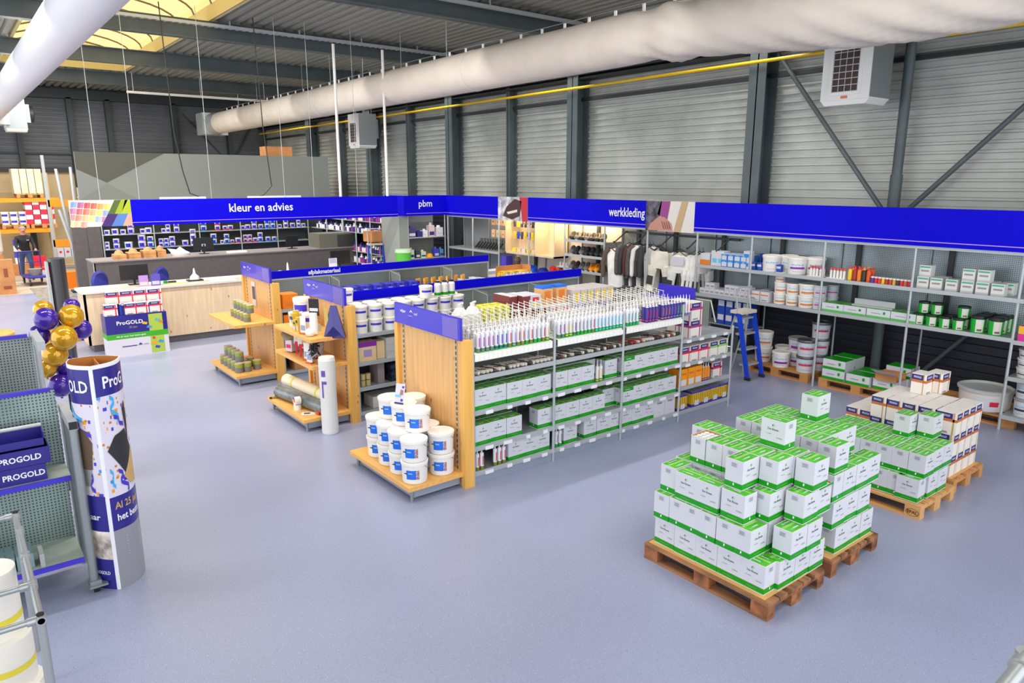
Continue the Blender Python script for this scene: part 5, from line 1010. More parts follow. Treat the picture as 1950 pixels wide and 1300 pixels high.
# navy bins
nb = M('bin_navy', (40, 34, 130), .4)
for i, z in enumerate((.952, 1.083)):
    m = MB(nb); y0, y1, x0, x1 = 6.3, 6.52, -.4, .42-.04*(1-i)
    m.box(x0, x1, y0, y0+.008, z, z+.128); m.box(x0, x1, y1-.008, y1, z, z+.128); m.box(x0, x0+.008, y0+.009, y1-.009, z, z+.128); m.box(x1-.008, x1, y0+.009, y1-.009, z, z+.128); m.box(x0+.009, x1-.009, y0+.009, y1-.009, z, z+.008)
    m.text('PROGOLD', .062, wht, (.235-.01*i, y0-.002, z+.062), bold=.025, width=.27)
    tag(m.build('stock_bin'), 'navy bin with white lettering, %s of the stacked pair' % ['lower', 'upper'][i], 'bin')
m = MB(nb); x0, x1, y0, y1, z = -.4, .4, 6.33, 6.53, 1.214; m.box(x0, x1, y0, y0+.008, z, z+.06); m.box(x0, x1, y1-.008, y1, z, z+.11); m.box(x1-.008, x1, y0, y1, z, z+.1); m.box(x0, x1, y0, y1, z, z+.006); m.cyl((x0, y1-.03, z+.12), (x1, y1-.03, z+.12), .016, galvl, 10)
tag(m.build('stock_bin'), 'open navy bin with silver tube on top of the lettered pair', 'bin')
m = MB(M('bin_teal', (120, 146, 150), .5)); x0, x1, y0, y1 = -.2, .24, 6.2, 6.42
for k in range(7): m.box(-.2+k*.06, -.15+k*.06, 6.2, 6.42, .302, .42)
tag(m.build('tool_block'), 'grey ribbed block of small trays on the lowest shelf', 'tray block')
m = MB(M('putty_grey', (190, 190, 190), .4)); [m.box(.245, .275, 6.16, 6.34, .302+.012*k, .31+.012*k) for k in range(9)]; tag(m.build('blade_stack'), 'small stack of grey plastic plates beside the ribbed block', 'plate stack')
# pipe rack with rolls
pr = empty('pipe_rack', (0, 4.7, 0), 0, 'galvanised pipe rack holding big paper rolls', 'rack'); PO_ = Vector((0, 4.7, 0))
gp = M('pipe_galv', (172, 176, 176), .35, .6)
def PP(n, m): m.build(n, pr).location = -PO_
zr = 1.02; X_ = .125
for (a, b_) in (((X_, 4.02, zr), (X_, 5.56, zr)),): m = MB(gp); m.cyl(a, b_, .017, n=12); PP('side_pipe', m)
for y in (4.05, 4.45, 5.52): m = MB(gp); m.cyl((-.8, y, zr), (X_, y, zr), .017, n=12); PP('cross_pipe', m)
for y in (4.05, 5.52): m = MB(gp); m.cyl((X_, y, 0), (X_, y, zr), .02, n=12); PP('post', m)
for y in (4.05, 4.45, 5.52, 4.85, 5.25): m = MB(gp); m.cyl((X_, y-.03, zr), (X_, y+.03, zr), .024, n=12); m.cyl((X_-.06, y, zr), (X_, y, zr), .024, n=12) if y not in (4.85, 5.25) else None; m.cyl((X_, y, zr-.03), (X_, y, zr+.022), .024, n=12); PP('joint', m)
m = MB(black); m.cyl((X_, 4.05, zr+.022), (X_, 4.05, zr+.03), .018, n=12); m.cyl((X_, 5.52, zr+.022), (X_, 5.52, zr+.03), .018, n=12); PP('end_cap', m)
m = MB(gp); m.cyl((X_, 4.42, .0), (X_, 4.42, .62), .016, n=10); PP('post', m)
pap = M('paper_roll', (226, 222, 212), .6); tape = M('tape_yellow', (222, 206, 60), .5)
def roll(loc, r, h, label, core=.035, bands=(.35,), nm='paper_roll'):
    t = empty(nm, loc, 0, label, 'roll', 'paper rolls in the pipe rack'); m = MB(pap); m.lathe([(core, h-.02), (core, h), (r, h), (r, 0), (core, 0)], 40, pap, cap=False); m.build('roll_body', t)
    m = MB(M('core_brown', (170, 130, 80), .6)); m.lathe([(core+.004, h-.03), (core+.004, h+.001), (core-.004, h+.001), (core-.004, h-.03)], 20, cap=False); m.build('core', t)
    for b_ in bands: m = MB(tape); m.lathe([(r+.0015, h*b_-.02), (r+.0015, h*b_+.02)], 40, tape, cap=False); m.build('yellow_band', t, label='yellow tape band')
roll((-.075, 4.9, .56), .145, .41, 'big pale paper roll with yellow tape standing highest in the pipe rack', .04, (.28,)); roll((-.06, 4.86, .26), .16, .3, 'pale paper roll directly under the highest one', .04, (.4,)); roll((-.05, 4.82, 0), .175, .26, 'lowest of the pale rolls stacked in the pipe rack', .04, (.4,))
roll((.03, 4.42-.15, 0), .075, .5, 'small paper roll with brown core at the bottom edge beside the big ones', .03, ()); roll((-.17, 4.2, 0), .09, .48, 'small paper roll close to the cross pipe', .03, ())
# printed column
ct = empty('cardboard_column', (.8, 6.22, 0), 0, 'tall printed cardboard column with navy bands and paint brush pictures', 'display column'); CO = Vector((.8, 6.22, 0)); H = 1.85
A_, B_, C_ = (.725, 6.02), (.965, 6.25), (.63, 6.38)   # seam edges of the three curved panels
def arc(p, q, bul, n=26):
    p, q = Vector(p), Vector(q); d = q-p; nrm = Vector((d.y, -d.x)).normalized(); return [p+d*(i/n)+nrm*bul*sin(pi*i/n) for i in range(n+1)]
conf = M('column_print', (216, 210, 224), .35, kind=('confetti',)); nvp = M('column_navy', (38, 32, 130), .3); kin = M('cardboard_inside', (196, 128, 58), .7); gpn = M('column_grey', (142, 142, 150), .4)
def panel(P, name, bands, extras):
    m = MB(conf)
    for (z0, z1, mt_) in bands:
        for i in range(len(P)-1):
            mm = wht if i in (0, len(P)-2) and mt_ is not None and name != 'x' and i == extras.get('edge', -1) else mt_
            m.quad((P[i].x, P[i].y, z0), (P[i+1].x, P[i+1].y, z0), (P[i+1].x, P[i+1].y, z1), (P[i].x, P[i].y, z1), mm)
    for i in range(len(P)-1): # inside
        c_ = Vector((.8, 6.2)); a = P[i]+(c_-P[i]).normalized()*.006; b_ = P[i+1]+(c_-P[i+1]).normalized()*.006
        m.quad((a.x, a.y, 0), (b_.x, b_.y, 0), (b_.x, b_.y, H), (a.x, a.y, H), kin); m.quad((a.x, a.y, H), (b_.x, b_.y, H), (P[i+1].x, P[i+1].y, H), (P[i].x, P[i].y, H), wht)
    o = m.build(name, ct); o.location = -CO; return o
PR_, PL_, PB_ = arc(A_, B_, .06), arc(C_, A_, .075), arc(B_, C_, .07)
def on_arc(P, t, z, off=.003):
    k = min(len(P)-2, max(0, int(t*(len(P)-1)))); f = t*(len(P)-1)-k; p = P[k].lerp(P[k+1], f); d = (P[k+1]-P[k]).normalized(); n = Vector((d.y, -d.x)); p = p+n*off; return (p.x, p.y, z)
panel(PR_, 'curved_panel', ((0, .5, gpn), (.5, .78, nvp), (.78, 1.6, conf), (1.6, 1.82, nvp), (1.82, H, wht)), {'edge': 0}); panel(PL_, 'curved_panel', ((0, .26, nvp), (.26, .5, M('photo_room', (200, 186, 176), .4, kind=('mottle', 9, .3))), (.5, .8, nvp), (.8, 1.55, conf), (1.55, 1.82, nvp), (1.82, H, wht)), {'edge': len(PL_)-2}); panel(PB_, 'curved_panel', ((0, H, conf),), {})
def arctext(P, t0, s, size, z, mt_, width, bold=.02):
    vs, fs, w = txt(s, bold); L = (Vector(P[-1])-Vector(P[0])).length*1.08; m = MB(mt_); k = width/w
    m.add([on_arc(P, t0+(v.x*k)/L, z+v.y*size) for v in vs], fs, mt_); m.build('lettering', ct).location = -CO
arctext(PR_, .5, 'ProG', .13, 1.7, wht, .22); arctext(PL_, .66, 'OLD', .13, 1.68, wht, .2); arctext(PR_, .5, 'Al 25 jaar', .08, .7, gold, .27); arctext(PR_, .5, 'het beste', .08, .6, wht, .25); arctext(PL_, .7, 'aar', .07, .62, wht, .1); arctext(PL_, .7, 'PROGOLD', .04, .14, wht, .14)
def patch(P, pts, mt_, nm, off=.004):
    m = MB(mt_); t0, t1 = min(a[0] for a in pts), max(a[0] for a in pts); K_ = 14; cols_ = []
    for k in range(K_+1):
        t = t0+(t1-t0)*(.001+.998*k/K_); zs = []
        for i in range(len(pts)):
            (a0, z0), (a1, z1) = pts[i], pts[(i+1) % len(pts)]
            if (a0-t)*(a1-t) < 0: zs.append(z0+(z1-z0)*(t-a0)/(a1-a0))
        if len(zs) > 1: cols_.append((t, min(zs), max(zs)))
    for (ta, za, zb_), (tb2, zc, zd) in zip(cols_, cols_[1:]): m.quad(on_arc(P, ta, za, off), on_arc(P, tb2, zc, off), on_arc(P, tb2, zd, off), on_arc(P, ta, zb_, off))
    m.build(nm, ct).location = -CO
def ribbon(P, t0, z0, t1, z1, amp, turns, mt_, w=.018):
    m = MB(mt_); K_ = 26; pts = [(t0+(t1-t0)*k/K_+amp*sin(2*pi*turns*k/K_), z0+(z1-z0)*k/K_) for k in range(K_+1)]
    for (a, b_) in zip(pts, pts[1:]): m.quad(on_arc(P, a[0], a[1]-w, .0045), on_arc(P, b_[0], b_[1]-w, .0045), on_arc(P, b_[0], b_[1]+w, .0045), on_arc(P, a[0], a[1]+w, .0045))
    m.build('ribbon_print', ct).location = -CO
rv, rc_ = M('ribbon_violet', (70, 50, 190), .4), M('ribbon_cyan', (60, 170, 230), .4)
ribbon(PR_, .3, 1.58, .42, 1.38, .07, 1.5, rc_); ribbon(PR_, .34, 1.42, .6, 1.34, .06, 1, rv); ribbon(PL_, .25, 1.52, .7, 1.42, .05, 1, rc_); ribbon(PL_, .5, 1.4, .85, 1.28, .05, 1.5, rv); ribbon(PR_, .3, .98, .5, .8, .07, 1.5, rv); ribbon(PL_, .7, 1.0, .8, .84, .06, 1, rv); ribbon(PR_, .12, 1.0, .2, .86, .04, 1, rc_)
bk = M('brush_black', (40, 38, 44), .5); br_ = M('bristle_brown', (96, 76, 56), .8); fer = M('ferrule', (176, 172, 172), .3, .6)
patch(PL_, [(.22, 1.05), (.5, 1.0), (.52, 1.4), (.36, 1.46), (.2, 1.36)], bk, 'brush_picture'); patch(PL_, [(.45, 1.02), (.8, 1.02), (.86, 1.24), (.72, 1.34), (.45, 1.34)], br_, 'bristle_picture', .005); patch(PL_, [(.45, .88), (.72, .88), (.78, 1.02), (.45, 1.02)], fer, 'ferrule_picture', .006); patch(PL_, [(.3, .82), (.42, .82), (.42, 1.3), (.25, 1.3)], gold, 'handle_picture', .006)
patch(PR_, [(.12, 1.16), (.5, .93), (.82, 1.12), (.62, 1.3), (.3, 1.27)], bk, 'brush_picture'); patch(PR_, [(.42, .92), (.6, .84), (.95, .82), (.9, 1.16), (.78, 1.1)], gold, 'bristle_picture', .005); patch(PR_, [(.62, 1.46), (.72, 1.18), (.8, 1.4), (.74, 1.52)], bk, 'brush_picture', .005)
m = MB(M('fine_print', (196, 196, 200), .5)); [m.add([on_arc(PR_, t, z) for t, z in ((.3, .42-.022*k), (.8, .42-.022*k), (.8, .428-.022*k), (.3, .428-.022*k))], [(0, 1, 2, 3)]) for k in range(8)]; m.build('fine_print', ct).location = -CO
m = MB(kin); m.box(.8, .806, 6.06, 6.4, 1.0, H-.02); m.build('inner_brace', ct).location = -CO
# balloons
bgold = M('balloon_gold', (214, 160, 20), .12, .35, coat=.5); bviolet = M('balloon_violet', (62, 28, 150), .12, .1, coat=.5)
def balloon(loc, r, mat, label):
    t = empty('balloon', loc, 0, label, 'balloon', 'balloons tied behind the cardboard column'); m = MB(mat); m.sph((0, 0, 0), r, mat, 24, 14, (1, 1, 1.06)); m.build('skin', t); m = MB(mat); m.cyl((0, 0, -r*1.04), (0, 0, -r*1.17), .004, n=6, r2=.014); m.build('knot', t)
for (x, y, z, r, c_, w) in ((.91, 8.4, 1.86, .115, bgold, 'gold balloon highest in the bunch'), (.69, 8.38, 1.86, .11, bviolet, 'violet balloon high in the bunch on the shelf side'), (.7, 8.66, 1.91, .095, bgold, 'gold balloon half hidden behind the high violet one'), (.81, 8.28, 1.67, .12, bgold, 'gold balloon in the middle of the bunch'), (.62, 8.46, 1.69, .1, bviolet, 'violet balloon on the shelf side of the middle'), (1.0, 8.55, 1.69, .1, bviolet, 'violet balloon behind the column rim'), (.72, 8.38, 1.49, .118, bgold, 'gold balloon lower beside the shelf corner'), (.63, 8.42, 1.36, .1, bgold, 'gold balloon low beside the second shelf unit'), (.8, 8.5, 1.34, .107, bviolet, 'violet balloon low behind the column'), (.73, 8.4, 1.16, .113, bviolet, 'violet balloon lowest in the bunch'), (.97, 8.8, 1.9, .08, bviolet, 'violet balloon peeking behind the highest gold one')):
    balloon((x, y, z), r, c_, w)
m = MB(black); m.cyl((.82, 8.6, 0), (.82, 8.6, 1.85), .015); m.lathe([(.2, 0), (.2, .02)], 20, black, (.82, 8.6, 0)); tag(m.build('balloon_stand'), 'thin dark stand hidden inside the balloon bunch', 'stand')
m = MB(M('roll_black', (52, 54, 58), .35, kind=('mottle', 2, .15, (1, 1, .3)))); n = 18
prof = [(1.36+.115*cos(a), 13.5+.2*sin(a)) for a in [2*pi*i/n for i in range(n)]]; m.ext(prof, 2, .25, 2.0); m.box(1.2, 1.23, 13.4, 13.6, 0, 1.95, galvl); tag(m.build('foil_roll_stand'), 'tall glossy black rounded panel standing above the balloons', 'panel')
# round pine table edge and trolley handle
t = empty('round_table', (.25, 13.4, 0), 0, 'small round pine table at the far shelf end', 'table'); m = MB(pinex); m.lathe([(.42, .88), (.42, .92)], 28); m.build('table_top', t); m = MB(galv); m.cyl((0, 0, 0), (0, 0, .88), .03, n=10); m.lathe([(.25, 0), (.25, .02)], 20); m.build('pedestal', t)
# ---------------- promo display and reception ----------------
dp = empty('promo_display', (2.65, 15.0, 0), 0, 'stepped navy, green and white cardboard display carrying paint cartons', 'display'); DO = Vector((2.65, 15.0, 0))
m = MB(M('display_white', (216, 212, 222), .5)); x0, x1 = 2.1, 3.14; y0 = 14.66
m.box(x0, x1, y0, 15.1, 0, .34); m.box(x0, x1, y0, 15.1, .34, .44, M('display_green', (60, 170, 30), .5)); m.box(x0, x1, y0, 15.1, .44, .78, nvp)
m.box(x0+.1, x1-.05, 14.95, 15.1, .78, .96, nvp); lime = M('display_lime', (170, 196, 70), .5)
m.box(x1-.32, x1-.08, y0-.003, y0, .02, .76, lime); m.box(x1-.34, x1, y0-.0035, y0, .34, .44, M('display_green')); m.build('cardboard_body', dp).location = -DO
for (x, z, c_, s) in ((2.75, .6, (230, 170, 30), .05), (2.82, .52, (60, 140, 220), .05), (2.97, .64, (90, 180, 190), .05), (3.03, .6, (225, 130, 40), .04), (2.88, .2, (240, 160, 30), .06), (3.0, .22, (60, 150, 210), .05), (2.93, .12, (60, 70, 190), .05), (2.88, .3, (220, 60, 40), .03)):
    m = MB(M('cf%d_%d' % (c_[0], c_[2]), c_, .4)); m.quad((x-s, y0-.006, z-.01), (x+s*.6, y0-.006, z-.03), (x+s, y0-.006, z+.01), (x-s*.6, y0-.006, z+.035)); m.build('confetti_print', dp).location = -DO
m = MB(); m.text('ProGOLD', .1, wht, (2.5, y0-.005, .64), bold=.02, width=.44); m.text('25 jaar', .05, gold, (2.55, y0-.005, .55), width=.14); m.build('lettering', dp, label='white and gold lettering').location = -DO
m = MB(); m.text('Als je voor het beste gaat', .04, wht, (2.5, y0-.005, .39), bold=.02, width=.5); m.build('green_line_lettering', dp).location = -DO
m = MB(nvp); m.box(2.33, 2.58, y0-.005, y0-.002, .19, .205); m.add([(2.6, y0-.005, .2), (2.64, y0-.005, .24), (2.68, y0-.005, .2)], [(0, 1, 2)]); m.box(2.7, 2.78, y0-.005, y0-.002, .2, .21, gtext); m.build('logo', dp).location = -DO
PX = Proto(pgbox('paint_carton', .24, .17, .23, redp).build('paint_carton'))
for i in range(4): PX.put((2.32+.235*i, 15.0, .965), 'red-banded paint carton in the upper row of the cardboard display, %s' % ORD[i], 'carton', 'display cartons upper row')
for i, x in enumerate((2.22, 2.56, 2.74, 2.98)): PX.put((x, 14.76, .785), 'red-banded paint carton in the lower row of the display, %s' % ORD[i], 'carton', 'display cartons lower row', 0, (.92, .8, .9))
for i, x in enumerate((2.385, 2.42, 2.655, 2.86)): m = MB(white); m.lathe([(.02, 0), (.02, .18), (.008, .2)], 10, mats=[nvp, white]) if i % 2 else m.lathe([(.02, 0), (.02, .2), (.008, .22)], 10, mats=[dbm, white]); tag(m.build('sample_tube', loc=(x, 14.72, .785)), 'small blue and white tube between lower display cartons, %s' % ORD[i], 'tube', 'sample tubes on the display')
rc = empty('reception_counter', (5.4, 15.4, 0), 0, 'long pale wood reception counter behind the cardboard display', 'counter'); O = Vector((5.4, 15.4, 0))
m = MB(cfront); m.box(1.9, 9.1, 15.4, 15.44, .14, 1.13); m.box(1.9, 1.94, 15.4, 16.15, .14, 1.13); m.build('front_panel', rc).location = -O
m = MB(M('counter_top', (222, 216, 204), .35)); m.box(1.86, 9.12, 15.36, 16.2, 1.13, 1.17); m.build('worktop', rc).location = -O; m = MB(M('kick_grey', (110, 104, 108), .6)); m.box(2.0, 9.1, 15.46, 15.5, 0, .14); m.box(1.98, 2.0, 15.46, 16.1, 0, .14); m.build('kick_plate', rc).location = -O
def monitor(loc, rz, label, w=.5, h=.32):
    t = empty('monitor', loc, rz, label, 'monitor'); m = MB(black); m.box(-w/2, w/2, -.02, .02, .1, .1+h); m.build('screen', t); m = MB(black); m.box(-.02, .02, .02, .04, 0, .25); m.box(-.12, .12, -.08, .1, 0, .012); m.build('stand', t); m = MB(galvl); m.box(-.05, .05, .02, .024, .2, .26); m.build('rear_plate', t)
monitor((2.9, 15.95, 1.17), 0, 'black monitor behind the leaflets on the pale counter', .52, .3); monitor((7.35, 15.95, 1.17), .1, 'black monitor beside the sky blue notice on the pale counter', .52, .32)
for (x, w, h, c1, c2, l) in ((2.98, .17, .22, (180, 140, 205), (222, 200, 196), 'lilac leaflet stand on the counter before the monitor'), (3.2, .17, .23, (90, 80, 180), (190, 190, 220), 'violet leaflet stand beside the lilac one'), (6.98, .2, .3, (226, 232, 240), (50, 160, 220), 'white and sky blue notice stand on the counter')):
    m = MB(M('lf%d' % c1[0], c1, .4)); m.box(-w/2, w/2, -.004, .0, 0, h); m.box(-w*.4, w*.4, -.006, -.004, h*.62 if x > 5 else h*.1, h*.97 if x > 5 else h*.4, M('lg%d' % c2[2], c2, .4)); m.box(-w/2, w/2, 0, .07, 0, .006, galvl); tag(m.build('leaflet_stand', loc=(x, 15.55, 1.17)), l, 'leaflet stand')
pw = M('paper', (236, 234, 228), .6)
m = MB(pw); m.lathe([(.1, 0), (.09, .06), (.03, .12), (.015, .22), (0, .24)], 10, pw, sx=1, sy=.7); tag(m.build('paper_bag', loc=(4.0, 15.8, 1.2)), 'crumpled white paper cone standing on a dark tray on the counter', 'paper'); m = MB(dark); m.box(-.15, .15, -.1, .1, 0, .03); tag(m.build('desk_tray', loc=(4.0, 15.8, 1.17)), 'dark tray under the white paper cone', 'tray')
m = MB(pw); m.lathe([(.12, 0), (.11, .03), (.03, .06), (.02, .2), (0, .26)], 10, pw); m.sph((-.18, 0, .04), .08, pw, 12, 6, (1, .7, .5)); tag(m.build('model_bird', loc=(6.0, 15.8, 1.17)), 'white crumpled paper with a thin point on the middle of the counter', 'paper')
for (x, w, c_, l) in ((4.5, .5, (230, 232, 236), 'white papers spread past the dark tray'), (5.1, .5, (214, 222, 170), 'pale green leaflets on the counter'), (3.6, .3, (216, 216, 150), 'yellowish papers beside the dark tray'), (2.2, .35, (236, 234, 230), 'white papers at the outer end of the counter'), (7.9, .25, (236, 228, 190), 'cream paper pile behind the second monitor')):
    m = MB(M('pp%d' % c_[2], c_, .6)); m.box(-w/2, w/2, -.1, .1, 0, .01 if x < 7 else .1); tag(m.build('paper_pile', loc=(x, 15.6, 1.17)), l, 'papers')
m = MB(green); m.lathe([(.04, 0), (.04, .05)], 10); m.box(.05, .2, -.03, .03, 0, .04, dark); tag(m.build('tape_dispenser', loc=(3.42, 15.75, 1.17)), 'small green and dark desk item beside the violet leaflets', 'desk item')
for (x, y, l) in ((2.55, 16.9, 'blue office chair behind the outer end of the counter'), (3.75, 16.9, 'blue office chair behind the counter past the monitor')):
    t = empty('office_chair', (x, y, 0), .5, l, 'chair'); cbm = M('chair_blue', (58, 62, 160), .6); m = MB(cbm); m.box(-.22, .22, -.2, .2, .46, .52); m.build('seat', t); m = MB(cbm); m.lathe([(.001, -.03), (.16, -.02), (.2, .02), (.17, .04)], 14, cbm, (0, .2, 1.14), 1, sx=1.2); m.build('backrest', t)
    m = MB(dark); m.cyl((0, 0, .08), (0, 0, .46), .03); [m.cyl((0, 0, .1), (.27*cos(q*1.257), .27*sin(q*1.257), .05), .02) for q in range(5)]; m.cyl((0, .16, .5), (0, .22, 1.0), .015); m.build('base', t); m = MB(black); [m.sph((.27*cos(q*1.257), .27*sin(q*1.257), .03), .03, black, 8, 6) for q in range(5)]; m.build('castors', t)
# dark counter
dc = empty('service_desk', (6.1, 19.5, 0), 0, 'long dark grey laminate desk behind the pale counter', 'desk'); O = Vector((6.1, 19.5, 0)); m = MB(laminate); m.box(2.7, 9.5, 19.5, 19.54, 0, 1.3); m.box(2.7, 2.74, 19.5, 20.5, 0, 1.3); m.build('front_panel', dc).location = -O
m = MB(M('desk_top', (142, 134, 134), .45)); m.box(2.68, 9.52, 19.48, 20.5, 1.3, 1.33); m.build('desk_top', dc).location = -O; m = MB(M('edge_grey', (170, 168, 168), .5)); m.box(2.69, 2.71, 19.485, 19.5, 0, 1.3); m.build('edge_strip', dc).location = -O
kb = M('kraft_bag', (206, 150, 96), .6, kind=('mottle', 6, .1))
for i, (x, h, w, l) in enumerate(((2.98, .14, .26, 'first'), (3.3, .16, .26, 'second'), (3.64, .18, .28, 'third'), (3.92, .2, .2, 'last'))):
    m = MB(kb); [m.box(-w/2+RND.uniform(-.01, .01), w/2, -.2+RND.uniform(-.01, .01), .2, k*.03, k*.03+.026) for k in range(int(h/.03))]; m.lathe([(w*.45, h-.03), (w*.3, h+.05), (w*.1, h+.08)], 8, kb, sx=1, sy=1.2); tag(m.build('bag_stack', loc=(x+.35, 19.9, 1.33)), 'stack of flat kraft paper bags on the dark desk, %s from its outer end' % l, 'paper bags', 'kraft bag stacks on the dark desk')
m = MB(pw); m.lathe([(.2, 0), (.22, .06), (.12, .12), (.03, .2), (0, .22)], 10, pw, sx=1.1, sy=.7); m.quad((-.2, -.05, .04), (-.32, -.05, .2), (-.1, -.05, .16), (-.1, -.05, .08)); tag(m.build('white_bag', loc=(4.75, 19.9, 1.33)), 'crumpled white paper bag beside the kraft bags on the dark desk', 'bag')
monitor((5.35, 19.95, 1.33), pi-.1, 'dark monitor on the desk past the white bag', .5, .32); monitor((7.75, 19.95, 1.33), .05, 'brown grey monitor seen from behind on the dark desk', .36, .26)
m = MB(M('machine_grey', (104, 104, 90), .5)); m.box(-.55, .6, -.35, .4, 0, .4, top=M('machine_top', (120, 122, 112), .5)); m.box(.0, .59, -.36, -.35, .02, .36, M('machine_dark', (62, 64, 62), .4)); tag(m.build('mixing_machine', loc=(9.0-.05, 19.9, 1.33)), 'big grey paint mixing machine at the end of the dark desk', 'machine')
m = MB(pw); m.box(-.25, .25, -.08, .08, 0, .04); tag(m.build('paper_pile', loc=(6.15, 19.8, 1.33)), 'low white papers lying on the dark desk', 'papers'); 
# back box room, cabinet, shelves
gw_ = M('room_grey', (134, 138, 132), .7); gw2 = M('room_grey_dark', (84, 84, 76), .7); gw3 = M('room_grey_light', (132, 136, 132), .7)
m = MB(gw_); y_ = 22.9; m.box(3.05, 10.3, y_, 23.0, 0, 3.98); m.box(3.9, 10.3, 23.0, 26.5, 0, 3.95); e_ = .004
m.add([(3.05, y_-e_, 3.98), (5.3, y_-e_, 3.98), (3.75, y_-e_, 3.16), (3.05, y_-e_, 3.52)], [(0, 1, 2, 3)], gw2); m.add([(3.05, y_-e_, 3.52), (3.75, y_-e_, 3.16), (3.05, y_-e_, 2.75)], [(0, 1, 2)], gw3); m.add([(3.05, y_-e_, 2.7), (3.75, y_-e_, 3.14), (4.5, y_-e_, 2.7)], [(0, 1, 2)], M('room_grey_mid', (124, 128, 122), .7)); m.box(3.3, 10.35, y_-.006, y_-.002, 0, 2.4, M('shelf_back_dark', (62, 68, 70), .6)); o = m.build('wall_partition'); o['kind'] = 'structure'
m = MB(kraft); m.box(-.42, .42, -.3, .3, 0, .3); tag(m.build('cardboard_box', loc=(8.8, 23.5, 3.98)), 'long cardboard box on top of the grey partition room', 'box')
t = empty('tall_cupboard', (3.02, 22.62, 0), 0, 'tall dark grey two-door cupboard beside the paint shelves', 'cupboard'); m = MB(laminate); m.box(-.3, .38, -.08, .25, 0, 2.4); m.build('carcass', t)
for s, x0 in ((0, -.29), (1, .05)): m = MB(laminate); m.box(x0, x0+.32, -.1, -.08, .05, 2.38); d_ = m.build('door', t); m = MB(galvl); m.cyl((x0+(.29 if not s else .03), -.11, 1.05), (x0+(.29 if not s else .03), -.11, 1.15), .01); m.build('handle', d_)
bs = empty('paint_shelving', (6.3, 22.5, 0), 0, 'long wall shelves of paint pots behind the dark desk', 'shelving'); O = Vector((6.3, 22.5, 0)); XS = [3.42, 4.72, 5.95, 7.15, 8.28, 9.3]
for z in (1.36, 1.76, 2.16): m = MB(galvl); m.box(3.42, 9.35, 22.45, 22.85, z-.02, z); m.build('shelf', bs).location = -O
for x in XS: m = MB(galvl); m.cyl((x, 22.46, 0), (x, 22.46, 2.35), .017); m.build('upright', bs).location = -O
m = MB(M('shelf_back_dark')); m.box(3.42, 9.35, 22.85, 22.88, 0, 2.38); m.build('back_panel', bs).location = -O
ss = empty('paint_shelving', (9.5, 19.8, 0), 0, 'side shelves with purple, white and blue bottles beside the grey machine', 'shelving'); O = Vector((9.5, 19.8, 0))
for z in (.55, .9, 1.22, 1.76, 2.1): m = MB(galvl); m.box(9.38, 9.75, 17.35, 22.4, z-.02, z); m.build('shelf', ss).location = -O
for y in (17.4, 18.3, 19.2, 20.05, 21.2): m = MB(galvl); m.cyl((9.38, y, 0), (9.38, y, 2.36), .022 if y != 20.05 else .04); m.build('upright', ss).location = -O
m = MB(black); m.box(9.75, 9.78, 17.35, 22.4, 0, 2.38); m.build('back_panel', ss).location = -O
def pot(col, nm, r=.075, h=.13):
    m = MB(white); m.lathe([(r*.92, 0), (r*.95, h*.3), (r*.98, h*.85), (r, h*.87), (r, h)], 12, mats=[col or white, white, lid, lid]); 
    for q in range(3):
        a0, a1 = -2.5+q*.4, -2.1+q*.4; m.quad((r*.99*cos(a0), r*.99*sin(a0), h*.2), (r*.99*cos(a1), r*.99*sin(a1), h*.2), (r*1.0*cos(a1), r*1.0*sin(a1), h*.78), (r*1.0*cos(a0), r*1.0*sin(a0), h*.78), M('pot_blue', (40, 30, 190), .4))
    return Proto(m.build('paint_pot'))
PT = {'white': pot(None, ''), 'lilac': pot(M('pot_lilac', (170, 150, 220), .4), ''), 'teal': pot(M('pot_teal', (30, 150, 160), .4), ''), 'orange': pot(M('pot_orange', (226, 90, 40), .4), ''), 'blue': pot(M('pot_sky', (60, 160, 225), .4), '')}
rowsx = {1.76: [(3.55, 'white'), (3.75, 'white', 1.2), (3.95, 'white'), (4.15, 'lilac', 1.2, 2), (4.45, 'white'), (4.6, 'white', 1.2), (5.0, 'white', .9), (5.12, 'white', .9, 2), (5.35, 'lilac', 1.1, 2), (6.1, 'teal', 1.2, 2), (6.5, 'orange', 1.15, 2), (6.72, 'orange'), (6.88, 'orange', 1.1), (7.25, 'lilac', .9), (7.4, 'lilac', 1.1), (7.6, 'lilac', 1.15, 2), (7.8, 'blue', 1.05), (8.0, 'blue', 1.1, 2), (8.18, 'blue', 1.1, 2), (8.4, 'white', .9), (8.6, 'white', 1.1, 2), (8.82, 'lilac', 1.1), (9.02, 'white', .9, 2), (9.18, 'white', .9)],
    1.36: [(3.52, 'white', .8, 2), (3.75, 'lilac', 1.1, 2), (4.05, 'white', 1.4), (4.4, 'lilac', 1.4, 2), (4.62, 'teal', 1.2, 2), (4.9, 'lilac', .9, 2), (5.04, 'blue', .9, 2), (5.2, 'lilac', 1.1, 2), (5.55, 'lilac', 1.2), (5.78, 'white', 1.2, 3), (6.1, 'white', .8), (6.22, 'teal', 1.0), (6.36, 'teal', 1.2, 2), (6.6, 'white', .8), (6.74, 'teal', 1.1, 2), (6.9, 'orange', .8), (7.08, 'orange', 1.2), (7.3, 'orange', .9, 2), (7.44, 'orange', .9, 2), (7.6, 'orange', 1.0), (7.76, 'blue', 1.1, 2), (8.0, 'blue', 1.1), (8.2, 'blue', 1.05)]}
